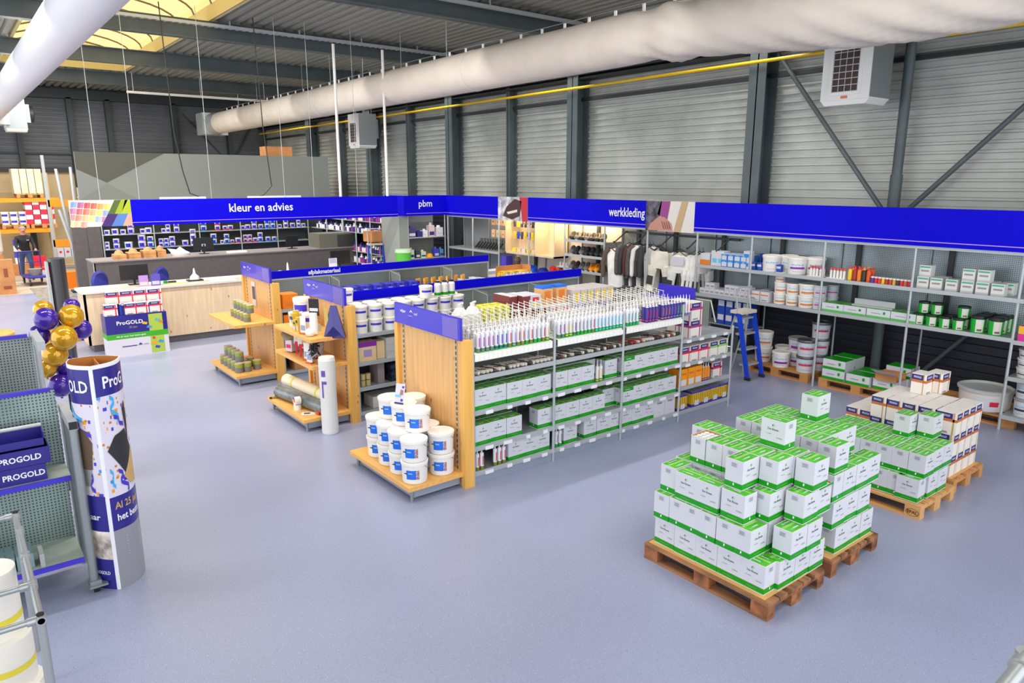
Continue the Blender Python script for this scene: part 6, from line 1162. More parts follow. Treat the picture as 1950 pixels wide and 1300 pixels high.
for z, L_ in rowsx.items():
    for i, q in enumerate(L_):
        x, c_ = q[0], q[1]; s = q[2] if len(q) > 2 else 1; n = q[3] if len(q) > 3 else 1
        for k in range(n): PT[c_].put((x, 22.56, z+k*.13*s), 'white and %s paint pot, %s from the cupboard, %s shelf, %s' % (c_ if c_ != 'white' else 'violet', ORD[i], 'upper' if z > 1.5 else 'lower', ['standing on it', 'stacked second', 'stacked third'][k] if n > 1 else 'standing alone'), 'paint pot', 'paint pots behind the dark desk', 0, s)
def bot(c1, c2): m = MB(c1); m.lathe([(.04, 0), (.045, .02), (.045, .12), (.02, .16), (.02, .2)], 10, mats=[c1, c1, c2, c2]); return Proto(m.build('paint_bottle'))
BT = {'purple': bot(M('bt_purple', (150, 40, 150), .4), white), 'navy': bot(M('bt_navy', (40, 36, 110), .4), white), 'white': bot(white, M('bt_navy')), 'plum': bot(M('bt_purple'), M('bt_navy'))}
for z in (.55, .9, 1.22, 1.76, 2.1):
    for k in range(36):
        y = 17.5+k*.13
        if z < 1 and y > 19.6: continue
        q = RND.choice(('purple', 'navy', 'white', 'plum') if y < 20 else ('white', 'navy', 'white')) ; BT[q].put((9.46, y, z), '%s bottle, %s from the pbm end, %s side shelf' % (q, ORD[k], {.55: 'lowest', .9: 'low', 1.22: 'middle', 1.76: 'upper', 2.1: 'top'}[z]), 'bottle', 'bottles on the side shelves', 0, 1.0+.25*(k % 3 == 0))
m = MB(kraft); m.box(-.2, .2, -.25, .25, 0, .27); tag(m.build('cardboard_box', loc=(9.1, 17.55, 1.62)), 'cardboard box resting on the blue ladder before the bottles', 'box')
m = MB(wht); m.lathe([(.18, 0), (.2, .3)], 20, M('tub_green', (90, 190, 70), .5)); m.lathe([(.182, .12), (.19, .2)], 20, white, cap=False); m.lathe([(.21, .3), (.2, .38)], 20, M('lid_green', (200, 226, 190), .5)); tag(m.build('green_tub', loc=(8.95, 15.75, 1.17)), 'green and white round tub at the end of the pale counter', 'tub')
# ---------------- goods on the other aisles ----------------
# tin aisle end: green and grey tins
to = M('tin_olive', (150, 160, 50), .4); tg_ = M('tin_grey2', (120, 122, 120), .4, .2)
m = MB(); m.lathe([(.058, 0), (.058, .075), (.058, .125), (.06, .13), (.06, .135), (.052, .132), (.0, .131)], 16, mats=[tg_, to, galvl, galvl, M('tin_lid', (196, 176, 140), .4), M('tin_lid')], cap=False)
for q in range(5): a0 = 2*pi*q/5; m.quad((.0585*cos(a0), .0585*sin(a0), .06), (.0585*cos(a0+.5), .0585*sin(a0+.5), .055), (.0585*cos(a0+.5), .0585*sin(a0+.5), .09), (.0585*cos(a0), .0585*sin(a0), .08), tg_)
OT = Proto(m.build('paint_tin'))
for l in range(2):
    for i in range(5): OT.put((3.66 if not l else 3.72, 11.55+.16*i+.0, .99+l*.136), 'small olive and grey tin on the high pine shelf, %s layer, %s from the corner' % (['lower', 'upper'][l], ORD[i]), 'tin', 'tins on the high pine shelf')
for j in range(2):
    for i in range(5): OT.put((3.47+.13*j, 11.55+.19*i, .175), 'olive and grey tin on the back aisle platform, %s row, %s from the corner' % (['aisle-side', 'inner'][j], ORD[i]), 'tin', 'tins on the back platform', 0, 1.15)
for i in range(4): OT.put((3.53, 11.68+.19*i, .332), 'olive and grey tin stacked upper on the back platform, %s from the corner' % ORD[i], 'tin', 'tins on the back platform', 0, 1.15)
for i, (x, y) in enumerate(((3.78, 11.6), (3.75, 11.85))): OT.put((x, y, .175), 'olive tin standing apart near the pine panel, %s' % ['in front', 'behind it'][i], 'tin', 'tins on the back platform', 0, 1.15)
m = MB(M('poster_pale', (214, 208, 204), .4)); m.box(-.004, 0, -.09, .09, 0, .42); m.box(-.006, -.004, -.08, .06, .12, .34, M('poster_dark', (90, 76, 80), .5)); m.box(-.006, -.004, -.08, .08, .01, .05, cart); tag(m.build('poster', loc=(4.015, 12.2, 1.12)), 'narrow upright poster fixed to the back pine end panel', 'poster')
# tub aisle end shelf goods
wb_ = M('bucket_band_violet', (60, 50, 190), .4)
WB1 = bucketP(.095, .2, wb_, ang=-2.2, bz=.5, bh=.25, scr=False); 
WB1.put((3.72, 9.62, 1.22), 'white tub with violet band on the middle aisle upper pine shelf', 'tub'); WB1.put((3.86, 9.72, 1.22), 'larger white tub with violet band behind the small one', 'tub', None, 0, (1.25, 1.25, 1.9))
WB1.put((3.8, 9.32, 1.22), 'white lidded tub behind the yellow packs', 'tub', None, 0, 1.1)
yb_ = boxP('spray_pack', .07, .07, .2, M('pack_yellow', (214, 180, 60), .4), ((-.4, .4, .1, .4, cart), (-.4, .4, .6, .8, dark)))
for i, (x, y, s, l) in enumerate(((3.62, 9.42, 1.1, 'yellow and dark pack beside the white tub'), (3.6, 9.3, .75, 'short yellow pack at the shelf middle'), (3.6, 9.2, 1.0, 'slim yellow can pack at the shelf middle'), (3.68, 9.5, 1.2, 'yellow brown pack set behind'))): yb_.put((x, y, 1.22), l, 'pack', None, 0, (1, 1, s))
ac = M('acrylic_orange', (200, 90, 30), .2); 
for i, (x, y, z, l) in enumerate(((3.58, 9.02, 1.22, 'pale leaflet in an amber stand on the upper pine shelf'), (3.62, 9.62, .86, 'pale leaflet in an amber stand on the lower pine shelf, back one'), (3.6, 9.0, .86, 'pale leaflet in an amber stand beside the red-handled brushes'), (3.56, 8.82, .86, 'small pale card in an amber stand at the lower shelf edge'))):
    t = empty('leaflet_stand', (x, y, z), -1.2, l, 'leaflet stand'); m = MB(pw); m.box(-.05, .05, -.004, 0, .02, .24 if i < 3 else .14); m.box(-.04, .04, -.006, -.004, .05, .12, M('leaflet_blueish', (150, 160, 196), .5)); m.build('leaflet', t); m = MB(ac); m.box(-.05, .05, -.03, .04, 0, .02); m.build('stand_foot', t)
t = empty('hanging_sock', (3.66, 8.85, 1.2), -.9, 'white sock on a dark card standing before the blue header', 'sock'); m = MB(pw); m.lathe([(.05, .05), (.055, .16), (.05, .32)], 14, pw, (0, 0, 0)); m.sph((-.03, -.05, .07), .065, pw, 14, 8, (1, 1.3, .9)); m.build('sock_body', t); m = MB(black); m.box(-.07, .07, .02, .03, .28, .5); m.box(-.06, .06, .015, .02, .34, .38, cart); m.build('header_card', t)
nf = M('foil_navy', (34, 28, 110), .15, .3, coat=.6); t = empty('foil_bag', (3.84, 8.62, 1.2), -.75, 'shiny navy foil bag standing tall before the middle header', 'bag'); t.scale = (.72, .72, .82); m = MB(nf)
m.add([(-.2, -.03, 0), (.2, -.03, 0), (.05, 0, .52), (-.06, 0, .52), (-.2, .06, 0), (.2, .06, 0), (.05, .03, .52), (-.06, .03, .52), (0, -.07, .2), (0, .1, .2)], [(0, 1, 8), (1, 2, 8), (2, 3, 8), (3, 0, 8), (5, 4, 9), (6, 5, 9), (7, 6, 9), (4, 7, 9), (1, 5, 6, 2), (4, 0, 3, 7), (3, 2, 6, 7), (0, 4, 5, 1)]); m.build('bag_body', t); m = MB(M('tie_gold', (200, 170, 90), .5)); m.box(-.17, -.1, -.02, .0, .05, .48); m.build('gold_strip', t)
# lower pine shelf: brushes and rollers
for i, (x, y, l) in enumerate(((3.6, 9.35, 'first'), (3.58, 9.16, 'second'), (3.7, 8.92, 'third'))):
    t = empty('brush_pack', (x, y, .86), -.6, 'pack of white-ended brushes with red handle on the lower pine shelf, %s from the back' % l, 'brush pack'); m = MB(redp); m.box(-.012, .012, -.01, .01, .02, .17); m.build('handle', t); m = MB(pw); m.box(-.03, .03, -.012, .012, .17, .27); m.lathe([(.03, .27), (.012, .33)], 8, pw); m.build('bristle_head', t); m = MB(redp); m.box(-.02, .05, -.015, .015, .16, .2); m.build('ferrule', t)
t = empty('paint_pot_set', (3.78, 9.1, .86), 0, 'big clear pot with navy rim full of rollers on the lower pine shelf', 'pot set'); m = MB(M('pot_clear', (196, 180, 180), .2)); m.lathe([(.09, 0), (.11, .24)], 20); m.build('pot', t); m = MB(navy); m.lathe([(.118, .22), (.122, .27), (.11, .27)], 20, cap=False); m.build('rim', t); m = MB(wht); m.sph((0, 0, .3), .08, pw, 12, 6, (1, 1, .5)); m.box(-.06, .06, -.05, -.04, .28, .46, M('card_green', (170, 196, 176), .5)); m.build('roller_card', t)
t = empty('foil_sack', (3.76, 9.7, .88), .4, 'tilted silver grey mesh sack of brushes on the lower pine shelf', 'sack'); m = MB(M('sack_grey', (150, 144, 120), .3, .3)); m.T = Euler((0, -.5, 0)).to_matrix().to_4x4(); m.lathe([(.06, 0), (.1, .1), (.12, .22), (.13, .3)], 18); m.T = None; m.build('sack_body', t); m = MB(M('sack_print', (210, 200, 205), .4)); m.box(-.22, -.06, -.1, .02, .0, .16); m.box(-.225, -.22, -.08, 0, .05, .1, redp); m.build('label', t)
t = empty('wire_bundle', (3.62, 8.76, .88), 0, 'tangled black and clear wire bundle behind the tall white roll', 'bundle'); m = MB(black)
for q in range(6): m.tube([(RND.uniform(-.08, .08), RND.uniform(-.08, .08), RND.uniform(.05, .3)) for _ in range(5)], .008, n=5)
m.build('black_wires', t); m = MB(galvl); [m.tube([(RND.uniform(-.1, .1), RND.uniform(-.08, .08), RND.uniform(0, .25)) for _ in range(4)], .006, n=5) for q in range(5)]; m.build('clear_wires', t)
# platform of the middle aisle: rolls
cream = M('roll_cream', (236, 222, 190), .5)
t = empty('lying_roll', (3.72, 9.25, .40), 0, 'long cream paper roll with yellow bands lying on the middle platform', 'roll'); m = MB(cream); m.cyl((-.1, .62, 0), (.02, -.5, 0), .085, n=20); m.build('roll_body', t)
for f in (.25, .85): m = MB(tape); a = Vector((-.1, .62, 0)).lerp(Vector((.02, -.5, 0)), f); d_ = Vector((.12, -1.12, 0)).normalized()*.02; m.cyl(a-d_, a+d_, .0865, n=20); m.build('yellow_band', t)
t = empty('lying_roll', (3.62, 9.2, .265), 0, 'grey foil-wrapped roll lying below the cream one', 'roll'); m = MB(M('foil_grey', (120, 128, 128), .3, .3, kind=('mottle', 8, .15, (1, 1, 1), .4))); m.cyl((-.14, .62, 0), (.05, -.56, 0), .088, n=20); m.build('roll_body', t)
t = empty('standing_roll', (3.62, 8.42, 0), 0, 'tall white plastic-wrapped roll standing at the middle platform corner', 'roll'); m = MB(M('roll_white', (226, 226, 222), .3, kind=('mottle', 3, .03, (1, 1, .2), .3))); m.lathe([(.1, 0), (.108, .02), (.105, .5), (.108, .98), (.098, 1.02), (0, 1.03)], 24, cap=False); m.build('roll_body', t)
m = MB(M('print_violet2', (110, 70, 170), .5)); 
for (z0_, z1_, w) in ((.78, .86, .3), (.68, .72, .36), (.5, .68, .12)):
    for q in range(4): a0 = -2.75+w*.9*q/2; m.quad((.1085*cos(a0), .1085*sin(a0), z0_), (.1085*cos(a0+w*.4), .1085*sin(a0+w*.4), z0_), (.1085*cos(a0+w*.4), .1085*sin(a0+w*.4), z1_), (.1085*cos(a0), .1085*sin(a0), z1_))
m.build('violet_print', t)
t = empty('tape_roll', (3.46, 9.1, .175), 0, 'white tape rolls with orange and violet label stacked on the platform', 'tape'); m = MB(pw); m.lathe([(.05, 0), (.05, .07)], 20); m.build('lower_roll', t); m = MB(pw); m.lathe([(.055, -.04), (.055, .04)], 20, pw, (0, -.0, .125), 0); m.box(-.043, -.04, -.03, .03, .11, .16, orange); m.box(-.044, -.041, -.01, .04, .15, .175, wb_); m.build('upper_roll', t)
m = MB(pw); m.box(-.11, .11, -.05, .05, 0, .008); m.box(-.08, -.0, -.03, .02, .008, .01, navy); tag(m.build('price_card', loc=(3.52, 8.82, .176), rz=-.5), 'white card lying flat near the platform corner', 'card'); m = MB(ac); m.box(-.03, .03, -.03, .03, 0, .05); tag(m.build('card_holder', loc=(3.6, 8.72, .176), rz=.3), 'small amber block beside the flat white card', 'holder')
m = MB(M('brush_bundle', (170, 150, 90), .7)); m.box(-.04, .04, -.02, .02, 0, .03); m.box(-.07, -.04, -.015, .015, .005, .025, black); tag(m.build('small_brush', loc=(3.4, 9.8, .176)), 'small dark brush at the far corner of the middle platform', 'brush')
# middle aisle near face
VT = bucketP(.1, .185, wb_, ang=-1.9, bz=.5, bh=.16, scr=False); VT2 = VT
for i in range(8):
    for l in range(2): VT.put((4.26+.225*i, 8.72, 1.2+l*.187), 'white tub with violet band, top shelf of middle aisle, %s layer, %s from pine' % (['lower', 'upper'][l], ORD[i]), 'tub', 'violet-banded tubs on the middle aisle')
for i in range(8): VT.put((4.3+.225*i, 8.95, 1.387), 'white tub in the second row on top of the middle aisle, %s from pine' % ORD[i], 'tub', 'violet-banded tubs on the middle aisle')
VT.put((4.25, 9.1, 1.575), 'lone white tub raised behind the foil bag', 'tub')
mb2 = M('maroon', (120, 48, 50), .5)
bt_ = MB(white); bt_.lathe([(.05, 0), (.05, .17), (.035, .2)], 14); bt_.lathe([(.052, .02), (.052, .06)], 14, green, cap=False); bt_.lathe([(.036, .2), (.036, .22)], 14, M('lid_black')); BW = Proto(bt_.build('wipe_pot'))
for i in range(3): BW.put((5.5+.12*i, 8.72, 1.575), 'white pot with green foot and black lid on the tubs, %s' % ORD[i], 'pot', 'green-footed pots')
VT.put((5.3, 8.72, 1.575), 'small white tub beside the green-footed pots', 'tub', None, 0, .95)
cas = MB(M('case_yellow'))
for i in range(3): 
    m = MB(M('case_yellow')); m.box(-.26, .26, -.14, .14, 0, .095); m.box(.14, .22, -.145, -.14, .03, .06, black); tag(m.build('yellow_case', loc=(4.85, 8.76, .81+i*.097)), 'flat yellow tool case with black latch, %s in the pile' % ['lowest', 'middle', 'top'][i], 'case', 'yellow tool cases')
m = MB(M('case_yellow')); m.box(-.18, .18, -.05, .05, 0, .1); tag(m.build('yellow_block', loc=(4.62, 8.63, .811)), 'yellow square block in front of the yellow cases', 'block') if 0 else None
m = MB(M('bag_cream', (236, 206, 160), .4)); m.box(-.13, .13, -.08, .08, 0, .27); m.box(-.13, .13, -.082, -.08, .2, .27, purp); m.box(-.06, .06, -.082, -.08, .06, .16, M('print_lilac2', (170, 150, 200), .5)); tag(m.build('goods_bag', loc=(4.31, 8.72, .811)), 'cream and purple bag beside the yellow cases', 'bag'); m = MB(M('bag_cream')); m.box(-.06, .06, -.08, .08, 0, .25); tag(m.build('goods_bag', loc=(4.52, 8.74, .811)), 'narrow cream bag between purple bag and yellow cases', 'bag')
m = MB(M('foil_blueblack', (52, 58, 76), .25, .4, kind=('mottle', 12, .5))); [m.box(-.2+.14*i, -.08+.14*i, -.1, .1, .085*k, .08+.085*k) for i in range(3) for k in range(3)]; tag(m.build('foil_pack_block', loc=(4.85, 8.74, .461)), 'block of dark glossy foil packs on the third shelf', 'packs')
m = MB(M('pack_bright_yellow', (236, 224, 30), .4)); m.box(-.15, .15, -.1, .1, 0, .16); m.box(-.15, .1, -.08, .1, .16, .3, M('pack_olive', (180, 170, 50), .5)); tag(m.build('yellow_pack', loc=(5.3, 8.74, .461)), 'bright yellow packs beside the dark foil packs', 'packs')
m = MB(M('jar_cream', (206, 190, 130), .5)); [m.lathe([(.035, 0), (.035, .08)], 10, M('jar_cream'), (-.06+.08*i, 0, .09*k)) for i in range(2) for k in range(2)]; tag(m.build('jar_group', loc=(4.3, 8.68, .461)), 'small cream jars stacked at the third shelf end', 'jars')
m = MB(M('box_greybrown', (150, 140, 136), .5)); m.box(-.05, .05, -.12, .12, 0, .3); tag(m.build('grey_box', loc=(4.5, 8.76, .461)), 'upright grey brown box beside the cream jars', 'box')  # box in one even grey brown
m = MB(cartl); m.box(-.28, .28, -.14, .14, 0, .16); m.box(-.2, .0, -.142, -.14, .05, .12, M('label_teal', (60, 130, 130), .5)); tag(m.build('flat_box', loc=(4.65, 8.8, .121)), 'white flat box with teal label on the lowest shelf', 'box')
# top of the middle aisle seen over its fascia: far side and blue packs (side towards the tin aisle)
blp = M('pack_royal', (54, 54, 170), .35, kind=('mottle', 14, .35))
for i in range(7):
    for l in range(2): m = MB(blp); m.box(-.1, .1, -.13, .13, 0, .12); m.box(-.06, .03, -.131, -.13, .03, .07, M('print_pale', (170, 176, 220), .5)); tag(m.build('blue_pack', loc=(5.25+.24*i, 11.5+.02*(i % 3), 1.162+l*.122)), 'royal blue pack on the back aisle top shelf, %s layer, %s from pine' % (['lower', 'upper'][l], ORD[i]), 'pack', 'royal blue packs')
brn = M('roll_brown', (206, 140, 50), .5)
for i in range(9):
    for l in range(2): m = MB(brn); m.lathe([(.022, 0), (.065, 0), (.065, .045), (.022, .045)], 16, mats=[brn, cream, brn]); m.lathe([(.022, .045), (.022, .0)], 12, cart, cap=False); m.T = None; tag(m.build('tape_roll', loc=(6.9+.14*i, 11.46, 1.162+l*.047+(.1 if i % 2 else 0)*0)), 'brown edged tape roll on the back aisle, %s of the pair, %s past blue packs' % (['lower', 'upper'][l], ORD[i]), 'tape', 'brown tape rolls')
for i in range(7):
    m = MB(M('bag_amber', (206, 150, 60), .4, kind=('mottle', 10, .25))); m.box(-.07, .07, -.015, .015, 0, .24); tag(m.build('tape_pack', loc=(6.95+.17*i, 11.7, 1.162), rz=.5), 'amber tape pack standing behind the brown rolls, %s' % ORD[i], 'pack', 'amber tape packs')
for i in range(10):
    for l in range(2): m = MB((cream, cart, M('roll_tan', (214, 180, 130), .5))[i % 3]); m.lathe([(.06, 0), (.06, .05)], 16); m.lathe([(.022, .05), (.022, .052)], 12, M('dot_red')); tag(m.build('tape_roll', loc=(8.2+.05*(i % 2)+.0-.001, 0, -5)), 'x', 'x') if 0 else tag(m.build('tape_roll', loc=(7.25+.15*i, 10.15-.04*(i % 2), 1.21+l*.052)), 'pale tape roll on the far side of the middle aisle, %s, %s layer' % (ORD[i], ['lower', 'upper'][l]), 'tape', 'pale tape rolls') if 0 else None
# the side of the middle aisle towards the tin aisle, and of the tube aisle towards the middle aisle
for i in range(9):
    m = MB((cart, cartl)[i % 2]); m.box(-.055, .055, -.12, .12, 0, .11+.02*(i % 3)); m.box(-.03, .03, -.121, -.12, .03, .07, redp if i % 2 else skyb); tag(m.build('small_carton', loc=(7.9-.13*i if 0 else 8.25-.0-.13*i+.3, 11.45+.3, 1.162)), 'small pale carton behind the tape rolls, %s from the wall end' % ORD[i], 'carton', 'small pale cartons')
for i in range(10): m = MB(cream); m.lathe([(.02, 0), (.06, 0), (.06, .05), (.02, .05)], 16, cream); m.lathe([(.03, .051), (.03, .052)], 10, redp); tag(m.build('tape_roll', loc=(8.72-.13*i+.0, 11.42, 1.162+.001*i) if i < 4 else (8.7-.13*(i-4), 11.56, 1.3-.137)), 'cream tape roll lying at the wall end of the back aisle, %s' % ORD[i], 'tape', 'cream tape rolls')
ob_ = M('flake_orange', (244, 164, 40), .5, kind=('mottle', 20, .3)); m = MB(kraft); m.box(-.35, .35, -.01, .01, 0, .22); m.box(.34, .36, -.28, .0, 0, .22); m.box(-.36, .36, -.3, -.28, 0, .1, M('rolls_red_white', (220, 190, 180), .5, kind=('mottle', 25, .3))); m.box(-.34, .34, -.28, -.01, 0, .12, ob_); tag(m.build('open_tray_box', loc=(9.3, 11.9, 1.25)), 'open kraft tray heaped with orange pieces at the back aisle end', 'box'); 
m = MB(galvl); m.box(8.82, 9.75, 11.3, 12.3, 1.2, 1.25); [m.cyl((x, y, 0), (x, y, 1.3), .016) for x in (8.84, 9.73) for y in (11.32, 12.28)]; tag(m.build('end_table'), 'grey metal end table carrying the tray of orange pieces', 'table')
m = MB(cart); m.box(-.4, .4, -.15, .15, 0, .3); tag(m.build('white_box', loc=(9.4, 12.6, 1.25 if 0 else 1.0)), 'large plain white box standing behind the tray of orange pieces', 'box'); m = MB(galv); m.box(9.0, 9.8, 12.4, 12.8, 0, 1.0); tag(m.build('box_plinth'), 'low grey plinth under the large white box', 'plinth')
# orange boxes on tin aisle near face
for i, (x, z, l) in enumerate(((4.3, .83, 'lower orange box at the pine post of the back aisle'), (4.3, 1.165, 'upper orange box at the pine post of the back aisle'))): m = MB(M('crate_orange', (244, 130, 20), .45)); m.box(-.13, .13, -.15, .15, 0, .24); m.box(-.1, .1, -.151, -.15, .05, .12, orange); tag(m.build('orange_box', loc=(x, 11.45, z)), l, 'box')
WB1.put((4.75, 11.42, 1.165), 'white bucket with violet band beside the upper orange box', 'bucket', None, 0, (1.5, 1.5, 1.6)); WB1.put((4.62, 11.4, .83), 'white bucket on the shelf under the violet-banded one', 'bucket', None, 0, 1.3)
m = MB(M('jug_yellow', (220, 210, 110), .4)); m.box(-.2, .2, -.08, .08, 0, .18); tag(m.build('yellow_pack', loc=(4.4, 11.4, .5)), 'pale yellow packs on the back aisle third shelf', 'packs'); m = MB(kraft); m.box(-.25, .25, -.12, .12, 0, .24); m.box(-.1, .12, -.121, -.12, .05, .17, cart); tag(m.build('kraft_box', loc=(4.55, 11.42, .12)), 'kraft box with white label on the back aisle lowest shelf', 'box')
for i, (x, y, z) in enumerate(((4.45, 10.35, 0), (4.62, 10.35, 0))): dbk.put((x-.0, 9.75, .12), 'blue and white pack at the rear foot of the middle aisle, %s' % ORD[i], 'pack') if 0 else None
# top of the tube aisle, far side
def pile(m_, x, y, z, label, cat='box', name='box_stack'): return tag(m_.build(name, loc=(x, y, z)), label, cat)
m = MB(shelfm); m.box(4.4, 7.52, 6.66, 7.28, 1.48, 1.5); m.box(4.4, 7.52, 7.27, 7.29, 1.46, 1.52, galvl); G1B('top_shelf', m)
for x in (4.42, 5.26, 6.39, 7.5): m = MB(galvl); m.cyl((x, 7.26, 1.2), (x, 7.26, 1.5), .016); G1B('upright', m)
for (x, y, z, l) in ((5.36, 6.86, 1.502, 'lower maroon carton beside the yellow packs'), (5.5, 6.86, 1.502, 'second lower maroon carton'), (5.67, 6.86, 1.502, 'third lower maroon carton'), (5.81, 6.86, 1.502, 'last lower maroon carton'), (5.5, 6.86, 1.669, 'upper maroon carton in the middle of the pile'), (5.36, 6.94, 1.669, 'upper maroon carton over the first one')):
    m = MB(mb2); m.box(-.065, .065, -.16, .16, 0, .165, top=cart); m.box(-.06, .06, -.161, -.16, .155, .165, cart); tag(m.build('maroon_carton', loc=(x, y, z)), l+', far side of the tube aisle', 'carton', 'maroon cartons')
for i, (x, z) in enumerate(((5.98, 1.502), (6.16, 1.502), (5.66, 1.669))): m = MB(cart); m.box(-.085, .085, -.15, .15, 0, .16); m.box(-.05, .05, -.151, -.15, .08, .13, redp); m.box(-.04, .04, -.151, -.15, .02, .06, yel); tag(m.build('white_carton', loc=(x, 6.86, z)), 'white carton with red and yellow print, %s beside the maroon pile' % ORD[i], 'carton', 'white printed cartons')
for i in range(2): m = MB(M('bag_print', (222, 170, 110), .4)); m.box(-.09, .09, -.08, .08, 0, .2); m.box(-.09, .09, -.08, .08, .2, .23, fblue); m.box(-.05, .05, -.082, -.08, .06, .17, orange); tag(m.build('printed_bag', loc=(5.95+.24*i, 6.9, 1.664)), 'bag with blue top and orange picture, %s on the white cartons' % ORD[i], 'bag', 'blue-topped bags')
for i in range(6): m = MB(M('filler_pack', (206, 198, 196), .5)); m.box(-.055, .055, -.2, .2, 0, .31); m.box(-.03, .03, -.202, -.2, .16, .28, yel); m.box(-.03, .03, -.202, -.2, .0, .12, wb_); tag(m.build('tall_carton', loc=(6.4+.125*i, 6.95, 1.502)), 'tall pale carton with yellow mark, %s from the maroon pile' % ORD[i], 'carton', 'tall yellow-marked cartons')
for i, (x, l) in enumerate(((4.62, 'white pump jug behind the blue header of the tube aisle'), (4.8, 'second white jug behind the blue header'))): m = MB(white); m.lathe([(.09, 0), (.1, .04), (.1, .18), (.05, .25), (.03, .26), (.03, .3)], 18); m.cyl((0, 0, .3), (0, -.06, .32), .012); tag(m.build('white_jug', loc=(x, 6.85, 1.502)), l, 'jug')
for i in range(3): m = MB(white); m.lathe([(.07, 0), (.075, .14)], 16); m.lathe([(.078, .14), (.078, .17)], 16, black if i == 1 else white); tag(m.build('white_pot', loc=(4.3, 6.75+.18*i, 1.2)), 'white pot behind the header of the tube aisle, %s' % ORD[i], 'pot', 'white pots behind the header')
for i in range(3):
    for l in range(2): m = MB(M('sachet_yellow', (214, 204, 60), .4, kind=('mottle', 15, .3))); m.box(-.05, .05, -.14, .14, 0, .12); tag(m.build('yellow_pack', loc=(4.98+.11*i, 6.85, 1.502+l*.121)), 'yellow printed pack beside the white jug, %s, %s layer' % (ORD[i], ['lower', 'upper'][l]), 'pack', 'yellow printed packs')
m = MB(blue2); m.box(0, .012, -.35, .35, 0, .16); m.add([(0, -.35, 0), (0, .35, 0), (-.5, .35, .03), (-.5, -.2, .03)], [(0, 1, 2, 3)], blue2); tag(m.build('blue_sign_board', loc=(8.6, 6.9, 1.5)), 'violet blue board on top behind the plum-banded cartons', 'board')
m = MB(galvl); [m.cyl((8.6, y, 1.13), (8.6, y, 1.5), .01) for y in (6.65, 7.15)]; tag(m.build('sign_stand'), 'thin metal legs holding up the violet blue board', 'stand')
# ---------------- warehouse racks ----------------
ro = M('rack_orange', (250, 150, 20), .45); rk = empty('pallet_rack', (1.5, 31.3, 0), 0, 'orange pallet rack with loaded pallets behind the man', 'rack'); O = Vector((1.5, 31.3, 0))
for z in (1.55, 2.62): 
    for y in (30.9, 31.9): m = MB(ro); m.box(-1.5, 3.45 if z > 2 else 3.1, y-.03, y+.03, z-.14, z); m.build('beam', rk).location = -O
for x in (-1.5, 3.1):
    for y in (30.9, 31.9): m = MB(M('rack_upright', (176, 160, 120), .5)); m.box(x, x+.09, y-.04, y+.04, 0, 3.5); m.build('upright', rk).location = -O
r2 = empty('pallet_rack', (3.3, 27.5, 0), 0, 'second orange rack end beside the tall cupboard', 'rack'); O2_ = Vector((3.3, 27.5, 0))
for z in (1.35, 2.62): m = MB(ro); m.box(2.75, 3.6, 27.4, 27.46, z-.22, z); m.build('beam', r2).location = -O2_
for x in (2.72, 3.6): m = MB(galvl); m.box(x, x+.08, 27.4, 27.5, 0, 4.0 if x < 3 else 3.0); m.build('upright', r2).location = -O2_
for z in (.35, .75): m = MB(galvl); m.box(2.8, 3.6, 27.4, 28.0, z, z+.04); m.build('shelf', r2).location = -O2_
for i in range(4): m = MB(cart); m.box(-.09, .09, -.1, .1, 0, .28); m.lathe([(.04, -.102), (.04, -.1)], 12, redp, (0, 0, .16), 1); tag(m.build('red_marked_box', loc=(2.92+.2*i, 27.55, .79)), 'white box with red round mark on the rack end, %s' % ORD[i], 'box', 'red-marked boxes')
m = MB(M('crate_orange', (244, 130, 20), .45)); m.box(-.3, .3, -.2, .2, 0, .5); tag(m.build('orange_crate', loc=(3.0, 25.6, .0)), 'orange crate on the concrete beside the blue trolley handle', 'crate')
PO2 = Proto(copy_tree(PO.root)) if 0 else PO
def load(x, z, label, fn): m = MB(); fn(m); tag(m.build('pallet_load', loc=(x, 31.4, z+.145)), label, 'pallet load'); PO.put((x-.4, 30.85, z), 'pallet on the orange rack under the %s' % label.split(' on ')[0], 'pallet')
wr = M('wrapped_cream', (226, 212, 176), .5, kind=('mottle', 3, .08)); st = M('stack_white', (214, 208, 192), .6, kind=('mottle', 6, .2, (1, 1, 3)))
load(.9, 2.63, 'tall cream wrapped block on the top level near the wall gap', lambda m: m.box(-.45, .35, -.5, .5, 0, .85, wr)); load(2.6, 2.63, 'cream wrapped block on the top level by the tall profiles', lambda m: [m.box(-.45+.22*k, -.25+.22*k, -.5, .5, 0, .85, wr) for k in range(4)])
load(1.15, 1.56, 'heap of white sacks on the middle level', lambda m: [m.box(-.5, .4, -.5, .5, .11*k, .11*k+.1, st) for k in range(6)]); load(2.9, 1.56, 'red and white striped packs on the middle level', lambda m: [m.box(-.5+.22*k, -.3+.22*k, -.5, .5, .17*j, .17*j+.16, (redp, cart)[(j+k) % 2]) for k in range(4) for j in range(5)])
PO.put((1.65, 30.85, 1.56), 'pallet on the orange rack under the violet-labelled tubs', 'pallet')
VP_ = bucketP(.12, .22, wb_, ang=-1.8, bz=.3, bh=.35, scr=False)
for i in range(3):
    for l in range(2): VP_.put((1.78+.26*i, 31.0, 1.706+l*.222), 'white tub with violet band on the orange rack, %s layer, %s' % (['lower', 'upper'][l], ORD[i]), 'tub', 'tubs on the orange rack')
m = MB(st); 
for i in range(4): m = MB(M('roll_stack', (214, 206, 214), .4)); m.lathe([(.16, 0), (.16, .2)], 14, mats=[wb_ if i % 2 else pw]); tag(m.build('bucket_stack', loc=(2.0, 30.3, .4+i*.21)), 'white and violet bucket in the column behind the man, %s up' % ORD[i], 'bucket', 'bucket column behind the man')
